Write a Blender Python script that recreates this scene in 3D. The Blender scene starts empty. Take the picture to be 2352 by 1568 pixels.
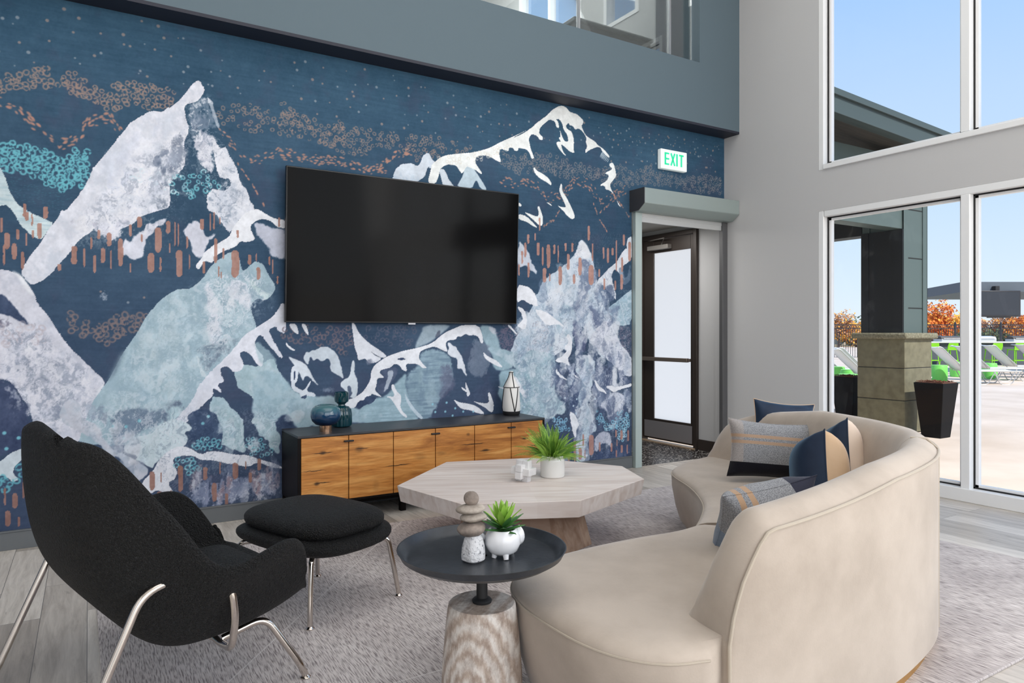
import bpy, bmesh, math, random
import numpy as np
from mathutils import Vector, Matrix
random.seed(7)
SC = bpy.context.scene
# ---------------------------------------------------------------- camera
YAW = math.atan((1176 - 204) / 1593.0)
CAM = Vector((0, -5.0516, 1.28))
cd = bpy.data.cameras.new('camera'); cd.sensor_width = 36; cd.lens = 1593.0 / 2352 * 36
cd.shift_y = -19 / 2352; cd.clip_start = 0.05; cd.clip_end = 500
cam = bpy.data.objects.new('camera', cd); SC.collection.objects.link(cam)
cam.location = CAM; cam.rotation_euler = (math.pi / 2, 0, -YAW); SC.camera = cam
SC.view_settings.view_transform = 'Standard'; SC.view_settings.look = 'None'
SC.view_settings.exposure = 0.0; SC.view_settings.gamma = 1.0; SC.view_settings.use_curve_mapping = False

def lin(c):
    return tuple(((v / 255) / 12.92 if v / 255 <= 0.04045 else ((v / 255 + 0.055) / 1.055) ** 2.4) for v in c)
# ---------------------------------------------------------------- sky
W = bpy.data.worlds.new('sky'); SC.world = W; W.use_nodes = True
nt = W.node_tree; nt.nodes.clear()
tc = nt.nodes.new('ShaderNodeTexCoord'); sp = nt.nodes.new('ShaderNodeSeparateXYZ')
rp = nt.nodes.new('ShaderNodeValToRGB'); bg = nt.nodes.new('ShaderNodeBackground'); ow = nt.nodes.new('ShaderNodeOutputWorld')
nt.links.new(tc.outputs['Generated'], sp.inputs[0]); nt.links.new(sp.outputs['Z'], rp.inputs[0])
e = rp.color_ramp.elements
e[0].position = 0.0; e[0].color = (*lin((232, 243, 252)), 1)
e[1].position = 0.62; e[1].color = (*lin((128, 180, 248)), 1)
for p, c in ((0.06, (221, 239, 253)), (0.16, (203, 228, 252)), (0.28, (190, 219, 254)), (0.42, (166, 206, 254))):
    x = e.new(p); x.color = (*lin(c), 1)
nt.links.new(rp.outputs[0], bg.inputs['Color']); bg.inputs['Strength'].default_value = 1.06
nt.links.new(bg.outputs[0], ow.inputs[0])
# ---------------------------------------------------------------- sun and lights
def lamp(name, kind, loc, direction, energy, size=None, size_y=None, color=(1, 1, 1)):
    ld = bpy.data.lights.new(name, kind); ld.energy = energy; ld.color = color
    if kind == 'AREA':
        ld.shape = 'RECTANGLE'; ld.size = size; ld.size_y = size_y
    o = bpy.data.objects.new(name, ld); SC.collection.objects.link(o)
    o.location = loc; o.rotation_euler = Vector(direction).to_track_quat('-Z', 'Y').to_euler()
    return o
s = lamp('sun', 'SUN', (9, -20, 20), (0.0, 0.72, -0.69), 5.0, color=(1.0, 0.95, 0.88)); s.data.angle = 0.01
# added out-of-view area lamps lifting the room's brightness, standing in for window daylight
lamp('fill_behind', 'AREA', (1.8, -9.7, 2.9), (0.05, 1, -0.12), 270, 8.5, 4.6, (1.0, 0.99, 0.975))
lamp('fill_side', 'AREA', (5.55, -7.0, 2.9), (-1, 0.25, -0.1), 230, 4.6, 4.6, (1.0, 0.99, 0.975))
lamp('fill_left', 'AREA', (-3.9, -5.2, 2.9), (1, 0.1, -0.1), 40, 6.0, 4.4, (1.0, 0.99, 0.975))
lamp('ceiling_fill', 'AREA', (2.4, -3.6, 6.0), (0, 0, -1), 95, 5.5, 4.5, (1.0, 0.985, 0.96))  # added overhead fill for the hall, no fixture built
lamp('vestibule_fill', 'AREA', (5.0, 0.75, 2.44), (0, 0, -1), 15, 0.6, 0.6, (1.0, 0.97, 0.93))  # added to brighten the dark vestibule
lamp('gallery_fill', 'AREA', (3.4, 2.4, 6.9), (0, 0, -1), 260, 4.0, 3.0, (1.0, 0.98, 0.95))  # added to brighten the upper gallery

# ---------------------------------------------------------------- helpers
MATS = {}
def mat(name, col, rough=0.6, metal=0.0, col2=None, scale=5.0, stretch=(1, 1, 1), detail=4, lo=0.35, hi=0.65,
        bump=0.0, bscale=None, sheen=0.0, coat=0.0, spec=0.5, bstretch=None, bdetail=4, vor=False):
    if name in MATS: return MATS[name]
    m = bpy.data.materials.new(name); MATS[name] = m; m.use_nodes = True
    t = m.node_tree; b = t.nodes['Principled BSDF']
    b.inputs['Base Color'].default_value = (*lin(col), 1); b.inputs['Roughness'].default_value = rough
    b.inputs['Metallic'].default_value = metal; b.inputs['Specular IOR Level'].default_value = spec
    b.inputs['Sheen Weight'].default_value = sheen; b.inputs['Sheen Roughness'].default_value = 0.4
    b.inputs['Coat Weight'].default_value = coat; b.inputs['Coat Roughness'].default_value = 0.08
    def mp(st):
        tc = t.nodes.new('ShaderNodeTexCoord'); k = t.nodes.new('ShaderNodeMapping')
        k.inputs['Scale'].default_value = st; t.links.new(tc.outputs['Object'], k.inputs[0]); return k
    if col2 is not None:
        k = mp(stretch); n = t.nodes.new('ShaderNodeTexNoise'); n.inputs['Scale'].default_value = scale
        n.inputs['Detail'].default_value = detail; n.inputs['Roughness'].default_value = 0.6
        r = t.nodes.new('ShaderNodeValToRGB'); r.color_ramp.elements[0].position = lo; r.color_ramp.elements[1].position = hi
        r.color_ramp.elements[0].color = (*lin(col), 1); r.color_ramp.elements[1].color = (*lin(col2), 1)
        t.links.new(k.outputs[0], n.inputs['Vector']); t.links.new(n.outputs['Fac'], r.inputs[0])
        t.links.new(r.outputs[0], b.inputs['Base Color'])
    if bump:
        k = mp(bstretch or (1, 1, 1)); 
        if vor:
            n = t.nodes.new('ShaderNodeTexVoronoi'); n.inputs['Scale'].default_value = bscale; o = n.outputs['Distance']
        else:
            n = t.nodes.new('ShaderNodeTexNoise'); n.inputs['Scale'].default_value = bscale or 80; n.inputs['Detail'].default_value = bdetail; o = n.outputs['Fac']
        bp = t.nodes.new('ShaderNodeBump'); bp.inputs['Strength'].default_value = bump; bp.inputs['Distance'].default_value = 0.01
        t.links.new(k.outputs[0], n.inputs['Vector']); t.links.new(o, bp.inputs['Height']); t.links.new(bp.outputs[0], b.inputs['Normal'])
    return m

def glass_mat(name, tint=(1, 1, 1), gloss=0.06):
    if name in MATS: return MATS[name]
    m = bpy.data.materials.new(name); MATS[name] = m; m.use_nodes = True; t = m.node_tree; t.nodes.clear()
    a = t.nodes.new('ShaderNodeBsdfTransparent'); a.inputs[0].default_value = (*tint, 1)
    g = t.nodes.new('ShaderNodeBsdfGlossy'); g.inputs['Roughness'].default_value = 0.01
    fr = t.nodes.new('ShaderNodeFresnel'); fr.inputs[0].default_value = 1.45
    mu = t.nodes.new('ShaderNodeMath'); mu.operation = 'MULTIPLY'; mu.inputs[1].default_value = gloss * 10
    mx = t.nodes.new('ShaderNodeMixShader'); o = t.nodes.new('ShaderNodeOutputMaterial')
    t.links.new(fr.outputs[0], mu.inputs[0]); t.links.new(mu.outputs[0], mx.inputs[0])
    t.links.new(a.outputs[0], mx.inputs[1]); t.links.new(g.outputs[0], mx.inputs[2]); t.links.new(mx.outputs[0], o.inputs[0])
    return m

class MB:
    """collects faces of one mesh"""
    def __init__(s): s.v = []; s.f = []; s.mi = []; s.cur = 0
    def add(s, vs, fs):
        n = len(s.v); s.v.extend([tuple(p) for p in vs]); s.f.extend([tuple(i + n for i in f) for f in fs]); s.mi.extend([s.cur] * len(fs)); return s
    def box(s, x0, x1, y0, y1, z0, z1):
        if x0 > x1: x0, x1 = x1, x0
        if y0 > y1: y0, y1 = y1, y0
        if z0 > z1: z0, z1 = z1, z0
        return s.add([(x0, y0, z0), (x1, y0, z0), (x1, y1, z0), (x0, y1, z0), (x0, y0, z1), (x1, y0, z1), (x1, y1, z1), (x0, y1, z1)],
              [(0, 3, 2, 1), (4, 5, 6, 7), (0, 1, 5, 4), (1, 2, 6, 5), (2, 3, 7, 6), (3, 0, 4, 7)])
    def obox(s, c, ax, ay, az, hx, hy, hz):
        c = Vector(c); vs = []
        for sz in (-1, 1):
            for sx, sy in ((-1, -1), (1, -1), (1, 1), (-1, 1)):
                vs.append(c + Vector(ax) * hx * sx + Vector(ay) * hy * sy + Vector(az) * hz * sz)
        return s.add(vs, [(0, 3, 2, 1), (4, 5, 6, 7), (0, 1, 5, 4), (1, 2, 6, 5), (2, 3, 7, 6), (3, 0, 4, 7)])
    def rings(s, rs, cap0=True, cap1=True, closed=True):
        n = len(rs[0]); vs = [p for r in rs for p in r]; fs = []
        for i in range(len(rs) - 1):
            for j in range(n if closed else n - 1):
                k = (j + 1) % n; fs.append((i * n + j, i * n + k, (i + 1) * n + k, (i + 1) * n + j))
        if cap0: fs.append(tuple(range(n - 1, -1, -1)))
        if cap1: fs.append(tuple((len(rs) - 1) * n + j for j in range(n)))
        return s.add(vs, fs)
    def lathe(s, prof, c=(0, 0, 0), n=48, fn=None):
        rs = []
        for k, (r, z) in enumerate(prof):
            rs.append([(c[0] + r * (fn(a, k) if fn else 1) * math.cos(a), c[1] + r * (fn(a, k) if fn else 1) * math.sin(a), c[2] + z) for a in (2 * math.pi * j / n for j in range(n))])
        return s.rings(rs)
    def cyl(s, p0, p1, r0, r1=None, n=16):
        return s.tube([p0, p1], r0, n, r1=r1)
    def tube(s, pts, r, n=12, r1=None, closed=False, cap=True):
        P = [Vector(p) for p in pts]; m = len(P); rs = []; prev = None
        for i, p in enumerate(P):
            if closed: d = (P[(i + 1) % m] - P[i - 1]).normalized()
            else:
                d = (P[min(i + 1, m - 1)] - P[max(i - 1, 0)]).normalized()
            if prev is None:
                u = d.orthogonal().normalized()
            else:
                u = (prev - d * prev.dot(d)).normalized()
            prev = u; w = d.cross(u)
            rr = r if r1 is None else r + (r1 - r) * i / (m - 1)
            rs.append([p + (u * math.cos(a) + w * math.sin(a)) * rr for a in (2 * math.pi * j / n for j in range(n))])
        if closed: rs.append(rs[0])
        return s.rings(rs, cap and not closed, cap and not closed)
    def prism(s, poly, z0, z1, bottom=None):
        b = bottom or poly
        return s.rings([[(x, y, z0) for x, y in b], [(x, y, z1) for x, y in poly]])
    def grid(s, fn, nu, nv, cu=False, cv=False):
        vs = [fn(i / (nu if cu else nu - 1), j / (nv if cv else nv - 1)) for i in range(nu) for j in range(nv)]; fs = []
        for i in range(nu if cu else nu - 1):
            for j in range(nv if cv else nv - 1):
                a = (i + 1) % nu; b = (j + 1) % nv; fs.append((i * nv + j, a * nv + j, a * nv + b, i * nv + b))
        return s.add(vs, fs)
    def ball(s, c, r, nu=24, nv=14, wob=0.0, seed=0):
        rnd = random.Random(seed); ph = [rnd.uniform(0, 6.28) for _ in range(6)]
        def f(u, v):
            a = 2 * math.pi * u; b = math.pi * (v - 0.5); k = 1 + wob * (math.sin(2 * a + ph[0]) * math.cos(b) + 0.6 * math.sin(3 * a + ph[1] + 2 * b) + 0.5 * math.sin(3 * b + ph[2]))
            return (c[0] + r[0] * k * math.cos(b) * math.cos(a), c[1] + r[1] * k * math.cos(b) * math.sin(a), c[2] + r[2] * k * math.sin(b))
        return s.grid(f, nu, nv, cu=True)

OFF = {}
def fillet(pts, r=0.05, n=6):
    P = [Vector(p) for p in pts]; out = [P[0]]
    for i in range(1, len(P) - 1):
        a = (P[i - 1] - P[i]); b = (P[i + 1] - P[i]); k = min(r, a.length * .45, b.length * .45)
        p0 = P[i] + a.normalized() * k; p1 = P[i] + b.normalized() * k
        for j in range(n + 1):
            t = j / n; out.append(p0 * (1 - t) ** 2 + P[i] * 2 * t * (1 - t) + p1 * t * t)
    out.append(P[-1]); return out
def crom(P, n=8, closed=False):
    P = [Vector(p) for p in P]; m = len(P)
    g = (lambda i: P[i % m]) if closed else (lambda i: P[i] if 0 <= i < m else (2 * P[0] - P[1] if i < 0 else 2 * P[-1] - P[-2]))
    out = []
    for i in range(m if closed else m - 1):
        a, b, c, d = g(i - 1), g(i), g(i + 1), g(i + 2)
        for j in range(n):
            t = j / n; out.append(0.5 * (2 * b + (c - a) * t + (2 * a - 5 * b + 4 * c - d) * t * t + (3 * b - a - 3 * c + d) * t ** 3))
    if not closed: out.append(P[-1])
    return out
def tag(o, label=None, cat=None, group=None, kind=None):
    if label: o['label'] = label
    if cat: o['category'] = cat
    if group: o['group'] = group
    if kind: o['kind'] = kind
    return o
def thing(name, label, cat, loc=(0, 0, 0), rot=0.0, group=None):
    o = bpy.data.objects.new(name, None); SC.collection.objects.link(o); o.location = loc; o.rotation_euler = (0, 0, rot)
    o.empty_display_size = 0.1; OFF[o.name] = Vector(loc); return tag(o, label, cat, group)
def obj(name, mb, m, parent=None, smooth=False, bevel=0, seg=2, local=False, weld=False, subsurf=0, solid=0, sharp=0.7):
    """one mesh object; coordinates of mb are world ones unless local"""
    me = bpy.data.meshes.new(name)
    if parent is None: 
        a = np.array(mb.v); off = Vector((float((a[:, 0].min() + a[:, 0].max()) / 2), float((a[:, 1].min() + a[:, 1].max()) / 2), float(a[:, 2].min())))
    else: off = Vector((0, 0, 0)) if local else OFF[parent.name]
    me.from_pydata([(v[0] - off[0], v[1] - off[1], v[2] - off[2]) for v in mb.v], [], mb.f)
    for k in (m if isinstance(m, (list, tuple)) else [m]): me.materials.append(k)
    if isinstance(m, (list, tuple)): me.polygons.foreach_set('material_index', mb.mi)
    bm = bmesh.new(); bm.from_mesh(me)
    if weld: bmesh.ops.remove_doubles(bm, verts=bm.verts, dist=1e-5)
    bmesh.ops.recalc_face_normals(bm, faces=bm.faces); bm.to_mesh(me); bm.free()
    o = bpy.data.objects.new(name, me); SC.collection.objects.link(o)
    if parent is None: o.location = off
    else: o.parent = parent
    OFF[o.name] = off
    if solid:
        k = o.modifiers.new('solid', 'SOLIDIFY'); k.thickness = solid; k.offset = -1
    if bevel:
        k = o.modifiers.new('bevel', 'BEVEL'); k.width = bevel; k.segments = seg; k.limit_method = 'ANGLE'; k.angle_limit = 0.6
        k.harden_normals = False
    if subsurf:
        k = o.modifiers.new('subsurf', 'SUBSURF'); k.levels = subsurf; k.render_levels = subsurf
    if smooth or bevel or subsurf:
        me.shade_smooth()
        if not subsurf:
            try: me.set_sharp_from_angle(angle=sharp)
            except Exception: pass
    return o
def struct(name, mb, m, parent=None, label=None, **k):
    o = obj(name, mb, m, parent, **k)
    if parent is None: o['kind'] = 'structure'
    if label: o['label'] = label
    return o
def copy_tree(o, parent=None):
    c = o.copy(); SC.collection.objects.link(c)
    if parent: c.parent = parent
    for ch in list(o.children): copy_tree(ch, c)
    return c
# ---------------------------------------------------------------- painted wallpaper (vertex colours on a fine wall mesh)
MX0, MX1, MZ0, MZ1 = -1.7, 5.688, 0.112, 3.317
RNG = np.random.RandomState(5)
xs = [MX0]
while xs[-1] < MX1: xs.append(xs[-1] + 0.0038 + 0.0003 * max(0, xs[-1]))
xs = np.array(xs); xs[-1] = MX1
zs = np.arange(MZ0, MZ1 + 0.004, 0.0041); zs[-1] = MZ1
NX, NZ = len(xs), len(zs)
def lut(x): return np.interp(x, xs, np.arange(NX))
def luz(z): return (np.asarray(z) - MZ0) / 0.0041
FX = (math.sin(YAW), math.cos(YAW)); RX = (math.cos(YAW), -math.sin(YAW))
REG = dict(A=(0, 0, 2.94), B=(0, 480, 3.136), C=(640, 160, 3.92), D=(1150, 200, 3.92), E=(640, 700, 3.267), G=(1150, 480, 2.613), H=(0, 940, 2.497), I=(1160, 830, 5.407), P=(0, 0, 1))
def towall(reg, pts):
    ox, oy, k = REG[reg]; q = np.array(pts, float); px = ox + q[:, 0] / k - 1176; py = 765 - (oy + q[:, 1] / k)
    rx = FX[0] * 1593 + RX[0] * px; ry = FX[1] * 1593 + RX[1] * px; t = 5.0516 / ry
    return np.c_[rx * t, 1.28 + py * t]
def cat(*a):
    out = []
    for i in range(0, len(a), 2): out.append(towall(a[i], a[i + 1]))
    return np.vstack(out)
def vnoise(nx, nz, sx, sz, seed):
    r = np.random.RandomState(seed); gx = int(nx / sx) + 3; gz = int(nz / sz) + 3; g = r.rand(gz, gx)
    x = np.arange(nx) / sx; z = np.arange(nz) / sz; ix = x.astype(int); iz = z.astype(int); fx = x - ix; fz = z - iz
    fx = fx * fx * (3 - 2 * fx); fz = (fz * fz * (3 - 2 * fz))[:, None]
    a = g[iz][:, ix]; b = g[iz][:, ix + 1]; c = g[iz + 1][:, ix]; d = g[iz + 1][:, ix + 1]
    return (a * (1 - fx) + b * fx) * (1 - fz) + (c * (1 - fx) + d * fx) * fz
def fbm(sx, sz, seed, octv=4, gain=.55):
    s = 0; a = 1; t = 0
    for o in range(octv):
        s = s + a * vnoise(NX, NZ, max(1.2, sx / 2 ** o), max(1.2, sz / 2 ** o), seed * 17 + o); t += a; a *= gain
    s /= t; return np.clip((s - .5) * 1.7 + .5, 0, 1).astype(np.float32)
N1 = fbm(40, 40, 1); N2 = fbm(12, 14, 2); N3 = fbm(150, 130, 3); NV = fbm(10, 60, 4); NF = fbm(3, 3, 5, 2); NH = fbm(40, 3, 6, 3); N4 = fbm(22, 26, 7, 5, .75)
NG = fbm(5, 7, 11, 3, .9)
NS = fbm(5, 24, 12, 4, .85); NS2 = fbm(11, 15, 13, 4, .85)
WX = (fbm(18, 18, 8) - .5) * 2; WZ = (fbm(18, 18, 9) - .5) * 2
IMG = np.zeros((NZ, NX, 3), np.float32)
zz = ((zs - MZ0) / (MZ1 - MZ0))[:, None]; xx = ((xs + .5) / 6.2)[None, :]
def C3(c): return np.array(c, np.float32)
base = C3((60, 74, 100)) * (1 - zz[..., None]) + C3((48, 82, 106)) * zz[..., None]
mid = np.exp(-((zz - .62) / .16) ** 2)[..., None]; base = base * (1 - .45 * mid) + C3((46, 74, 98)) * .45 * mid
IMG[:] = base
IMG += ((N3 - .5) * 16 + (N2 - .5) * 6 + (NH - .5) * 7 + (NF - .5) * 5)[..., None]
k = np.clip((N1 - .62) * 3, 0, 1)[..., None] * .3; IMG = IMG * (1 - k) + C3((70, 70, 96)) * k
def box1(a, r, ax):
    if r < 1: return a
    c = np.cumsum(np.pad(a, [(r + 1, r) if i == ax else (0, 0) for i in (0, 1)], mode='edge'), axis=ax, dtype=np.float64)
    n = a.shape[ax]; sl = lambda s, e: tuple(slice(s, e) if i == ax else slice(None) for i in (0, 1))
    return ((c[sl(2 * r + 1, 2 * r + 1 + n)] - c[sl(0, n)]) / (2 * r + 1)).astype(np.float32)
def raster(W2):
    gx = lut(W2[:, 0]); gz = luz(W2[:, 1]); M = 14
    x0 = max(0, int(gx.min()) - M); x1 = min(NX, int(gx.max()) + M); z0 = max(0, int(gz.min()) - M); z1 = min(NZ, int(gz.max()) + M)
    if x1 <= x0 or z1 <= z0: return None
    m = np.zeros((z1 - z0, x1 - x0), bool); cols = np.arange(x0, x1)
    n = len(gx)
    for i in range(n):
        a, b = (gx[i], gz[i]), (gx[(i + 1) % n], gz[(i + 1) % n])
        if a[1] == b[1]: continue
        if a[1] > b[1]: a, b = b, a
        r0 = max(z0, int(math.ceil(a[1]))); r1 = min(z1, int(math.ceil(b[1])))
        if r1 <= r0: continue
        rr = np.arange(r0, r1); xc = a[0] + (b[0] - a[0]) * (rr - a[1]) / (b[1] - a[1])
        m[r0 - z0:r1 - z0] ^= cols[None, :] > xc[:, None]
    return m.astype(np.float32), x0, x1, z0, z1
def paint(W2, col, a=1.0, blur=0, warp=2.0, dry=0.0, tex=None, noise=None, smooth=1):
    if smooth and len(W2) > 3:
        P = W2; Q = []
        for i in range(len(P)):
            p, q = P[i], P[(i + 1) % len(P)]; Q.append(p * .78 + q * .22); Q.append(p * .22 + q * .78)
        W2 = np.array(Q)
    r = raster(W2)
    if r is None: return
    m, x0, x1, z0, z1 = r
    if warp:
        iz = np.arange(z1 - z0)[:, None] + (WZ[z0:z1, x0:x1] * warp).astype(int); ix = np.arange(x1 - x0)[None, :] + (WX[z0:z1, x0:x1] * warp).astype(int)
        m = m[np.clip(iz, 0, z1 - z0 - 1), np.clip(ix, 0, x1 - x0 - 1)]
    if blur: m = box1(box1(box1(box1(m, blur, 0), blur, 1), blur, 0), blur, 1)
    if dry:
        nn = (N4 if noise is None else noise)[z0:z1, x0:x1]
        nn = nn * .5 + NG[z0:z1, x0:x1] * .5
        m = np.clip((m - nn * (.3 + .75 * dry) - .12) * 3.2, 0, 1)
    c = C3(col)[None, None] + ((N3[z0:z1, x0:x1] - .5) * 16 + (NF[z0:z1, x0:x1] - .5) * 8 + (N2[z0:z1, x0:x1] - .5) * 20 + (NG[z0:z1, x0:x1] - .5) * 8)[..., None]
    if tex is not None:
        tcol, amt, nz_ = tex; kk = (np.clip((nz_[z0:z1, x0:x1] - .45) * 3, 0, 1) * amt)[..., None]; c = c * (1 - kk) + C3(tcol) * kk
    al = (m * a)[..., None]; IMG[z0:z1, x0:x1] = IMG[z0:z1, x0:x1] * (1 - al) + c * al
WHT = (226, 229, 236); LIL = (205, 208, 221); PAL = (160, 184, 196); GRY = (128, 143, 162); NVY = (54, 70, 100); CRE = (232, 236, 236)
S = lambda reg, pts, *a, **k: paint(towall(reg, pts), *a, **k)
def stamp(x, z, r, kind, col, a=.8, ang=0, asp=1.0, th=.45):
    gx = float(lut(x)); gz = float(luz(z)); rx = r / 0.0041; sx = 0.0041 / (0.0038 + 0.0003 * max(0, x)); R_ = int(rx * max(1, asp) * 1.2) + 2
    x0 = int(gx) - R_; x1 = int(gx) + R_ + 1; z0 = int(gz) - R_; z1 = int(gz) + R_ + 1
    if x0 < 0 or z0 < 0 or x1 >= NX or z1 >= NZ: return
    X, Z = np.meshgrid(np.arange(x0, x1) - gx, np.arange(z0, z1) - gz); X = X / sx
    u = X * math.cos(ang) + Z * math.sin(ang); v = -X * math.sin(ang) + Z * math.cos(ang)
    d = np.sqrt((u / asp) ** 2 + v ** 2) / rx
    if kind == 'o': m = np.clip(1.5 - np.abs(d - .72) / th * 1.9, 0, 1) * (np.clip((NF[z0:z1, x0:x1] - .12) * 5, 0, 1))
    else: m = np.clip((1.05 - d) * rx * .8, 0, 1)
    al = (m * a)[..., None]; IMG[z0:z1, x0:x1] = IMG[z0:z1, x0:x1] * (1 - al) + C3(col) * al
def inside(W2, p):
    n = len(W2); c = False; j = n - 1
    for i in range(n):
        if (W2[i, 1] > p[1]) != (W2[j, 1] > p[1]) and p[0] < (W2[j, 0] - W2[i, 0]) * (p[1] - W2[i, 1]) / (W2[j, 1] - W2[i, 1]) + W2[i, 0]: c = not c
        j = i
    return c
def scatter(W2, step, fn, jit=.5, keep=1.0):
    x0, z0 = W2.min(0); x1, z1 = W2.max(0); z = z0; row = 0
    while z < z1:
        x = x0 + (row % 2) * step / 2
        while x < x1:
            p = (x + RNG.uniform(-jit, jit) * step, z + RNG.uniform(-jit, jit) * step)
            if RNG.rand() < keep and inside(W2, p): fn(*p)
            x += step
        z += step * .85; row += 1
TAN = (150, 128, 120); TEAL = (104, 178, 193); SAL = (176, 131, 116)
def ring(col, r=.016, a=.75): return lambda x, z: stamp(x, z, r * RNG.uniform(.8, 1.2), 'o', col, a, RNG.uniform(0, 3), RNG.uniform(1, 1.3))
def rings(reg, pts, col, step=.034, r=.015, a=.7, keep=.95): scatter(towall(reg, pts), step, ring(col, r, a), .42, keep)
def dashes(reg, line, width, n, col=SAL, r=.007, a=.8):
    r *= 1.25; n = int(n * .8)
    L = towall(reg, line); d = np.r_[0, np.cumsum(np.hypot(*np.diff(L, axis=0).T))]
    for i in range(n):
        t = RNG.rand() * d[-1]; j = min(np.searchsorted(d, t, side='right') - 1, len(L) - 2); k_ = (t - d[j]) / max(1e-6, d[j + 1] - d[j])
        p = L[j] * (1 - k_) + L[j + 1] * k_; dv = L[j + 1] - L[j]; an = math.atan2(dv[1], dv[0])
        stamp(p[0] + RNG.uniform(-.3, .3) * width, p[1] + RNG.uniform(-1, 1) * width, r * RNG.uniform(.7, 1.1), 'd', col, a, an + RNG.uniform(-.4, .4), 2.0)
def dabs(reg, poly, n, cols, size=.05, asp=2.2, ang=1.4, a=.7, dry=.6, seed=1, js=.5):
    loose = reg in 'GIH'
    W2 = towall(reg, poly); x0, z0 = W2.min(0); x1, z1 = W2.max(0); r_ = np.random.RandomState(seed); k = 0; tries = 0
    while k < n and tries < n * 40:
        tries += 1; p = (r_.uniform(x0, x1), r_.uniform(z0, z1))
        if not inside(W2, p): continue
        k += 1; sz = size * r_.uniform(.5, 1.5); an = ang + r_.uniform(-js, js); q = []
        for j in range(9):
            t = 2 * math.pi * j / 9; rr = sz * r_.uniform(.6, 1.25); u, v = math.cos(t) * rr * asp, math.sin(t) * rr; q.append((p[0] + u * math.cos(an) - v * math.sin(an), p[1] + u * math.sin(an) + v * math.cos(an)))
        if not loose and not all(inside(W2, q_) for q_ in q):
            k -= 1; continue
        paint(np.array(q), cols[r_.randint(len(cols))], a * r_.uniform(.6, 1), int(r_.randint(2, 6)), 4, dry * r_.uniform(.7, 1.3), noise=NV if abs(ang - 1.4) < .5 else None)
def streak(reg, pts, hi, lo, ah=.7, al=.5, noise=None, blur=8, th=.58, tl=.38):
    r = raster(towall(reg, pts))
    if r is None: return
    m, x0, x1, z0, z1 = r; m = box1(box1(m, blur, 0), blur, 1); h, w = m.shape; nn = (NS if noise is None else noise)
    iz = np.clip(np.arange(z0, z1)[:, None] + (WZ[z0:z1, x0:x1] * 16).astype(int), 0, NZ - 1); ix = np.clip(np.arange(x0, x1)[None, :] + (WX[z0:z1, x0:x1] * 16).astype(int), 0, NX - 1); nn = nn[iz, ix]
    # keep clear of the navy ground: only paint where something pale already is, plus a dry spill
    lum = np.clip((IMG[z0:z1, x0:x1].mean(2) - 85) / 40, 0.0, 1)
    for c, al_, k in ((hi, ah, np.clip((nn - th) * 7, 0, 1)), (lo, al, np.clip((tl - nn) * 7, 0, 1))):
        if c is None: continue
        q = (m * k * al_ * (lum if c is lo else np.maximum(lum, .35)))[..., None]; IMG[z0:z1, x0:x1] = IMG[z0:z1, x0:x1] * (1 - q) + C3(c) * q
# --- sky dots and ring clouds behind the peaks
def dot(x, z): stamp(x, z, RNG.uniform(.006, .0125), 'd', RNG.choice([0, 1]) and (152, 135, 130) or (140, 150, 160), .75)
scatter(towall('P', [(-200, 60), (190, 15), (520, 90), (800, 150), (1150, 230), (1660, 325), (1660, 400), (1400, 330), (1100, 330), (900, 320), (700, 260), (500, 220), (300, 170), (0, 150), (-200, 160)]), .10, dot, .5, .72)
scatter(towall('P', [(1370, 280), (1655, 330), (1655, 420), (1400, 380)]), .07, dot, .5, .6)
rings('A', [(-2100, 560), (-300, 480), (0, 540), (90, 490), (200, 480), (240, 440), (320, 450), (310, 520), (400, 560), (460, 470), (530, 500), (600, 560), (700, 620), (760, 540), (900, 550), (1000, 560), (1100, 590), (1250, 620), (1150, 720), (1000, 750), (880, 700), (820, 730), (750, 760), (700, 720), (560, 660), (400, 600), (300, 600), (200, 600), (100, 610), (0, 660), (-2100, 700)], TAN, .032, .0165, .75)
rings('A', [(1430, 680), (1560, 700), (1700, 690), (1850, 750), (1920, 680), (2000, 760), (2100, 800), (2350, 870), (2350, 1020), (2200, 980), (2100, 930), (1900, 880), (1750, 900), (1600, 870), (1500, 850), (1440, 780)], TAN, .036, .014, .65, .75)
rings('C', [(0, 280), (90, 260), (150, 400), (300, 420), (400, 520), (560, 420), (640, 520), (780, 520), (900, 560), (1050, 570), (1250, 600), (1400, 600), (1600, 660), (1740, 700), (1700, 740), (1500, 760), (1400, 800), (1300, 760), (1240, 850), (1200, 760), (1050, 720), (900, 720), (760, 760), (600, 760), (450, 700), (350, 650), (150, 600), (0, 600)], TAN, .037, .0145, .65, .85)
rings('D', [(0, 560), (100, 620), (250, 600), (370, 600), (500, 620), (650, 680), (750, 700), (880, 720), (1000, 720), (1080, 680), (1150, 760), (1250, 750), (1350, 680), (1400, 760), (1500, 780), (1700, 800), (2000, 790), (2000, 960), (1800, 950), (1500, 880), (1300, 880), (1100, 900), (1000, 880), (860, 840), (700, 800), (560, 830), (450, 790), (300, 760), (150, 780), (0, 700)], (128, 124, 128), .036, .0165, .7, .95)
rings('A', [(-2100, 900), (-200, 940), (0, 960), (110, 950), (200, 980), (300, 1010), (390, 1080), (500, 1010), (590, 1010), (630, 1060), (600, 1180), (560, 1280), (440, 1290), (300, 1250), (200, 1180), (80, 1150), (0, 1130), (-300, 1180)], TEAL, .031, .019, .85)
rings('B', [(480, 740), (560, 740), (600, 800), (700, 830), (830, 760), (1000, 740), (1100, 740), (1000, 880), (950, 900), (860, 920), (800, 1040), (740, 950), (620, 920), (500, 900)], (128, 112, 112), .036, .019, .75)
scatter(towall('B', [(500, 560), (1150, 560), (1050, 740), (650, 760)]), .11, dot, .5, .7)
dashes('A', [(-200, 640), (0, 690), (120, 720), (250, 860), (400, 980), (520, 940), (600, 820), (740, 790), (830, 900)], .035, 120)
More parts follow.
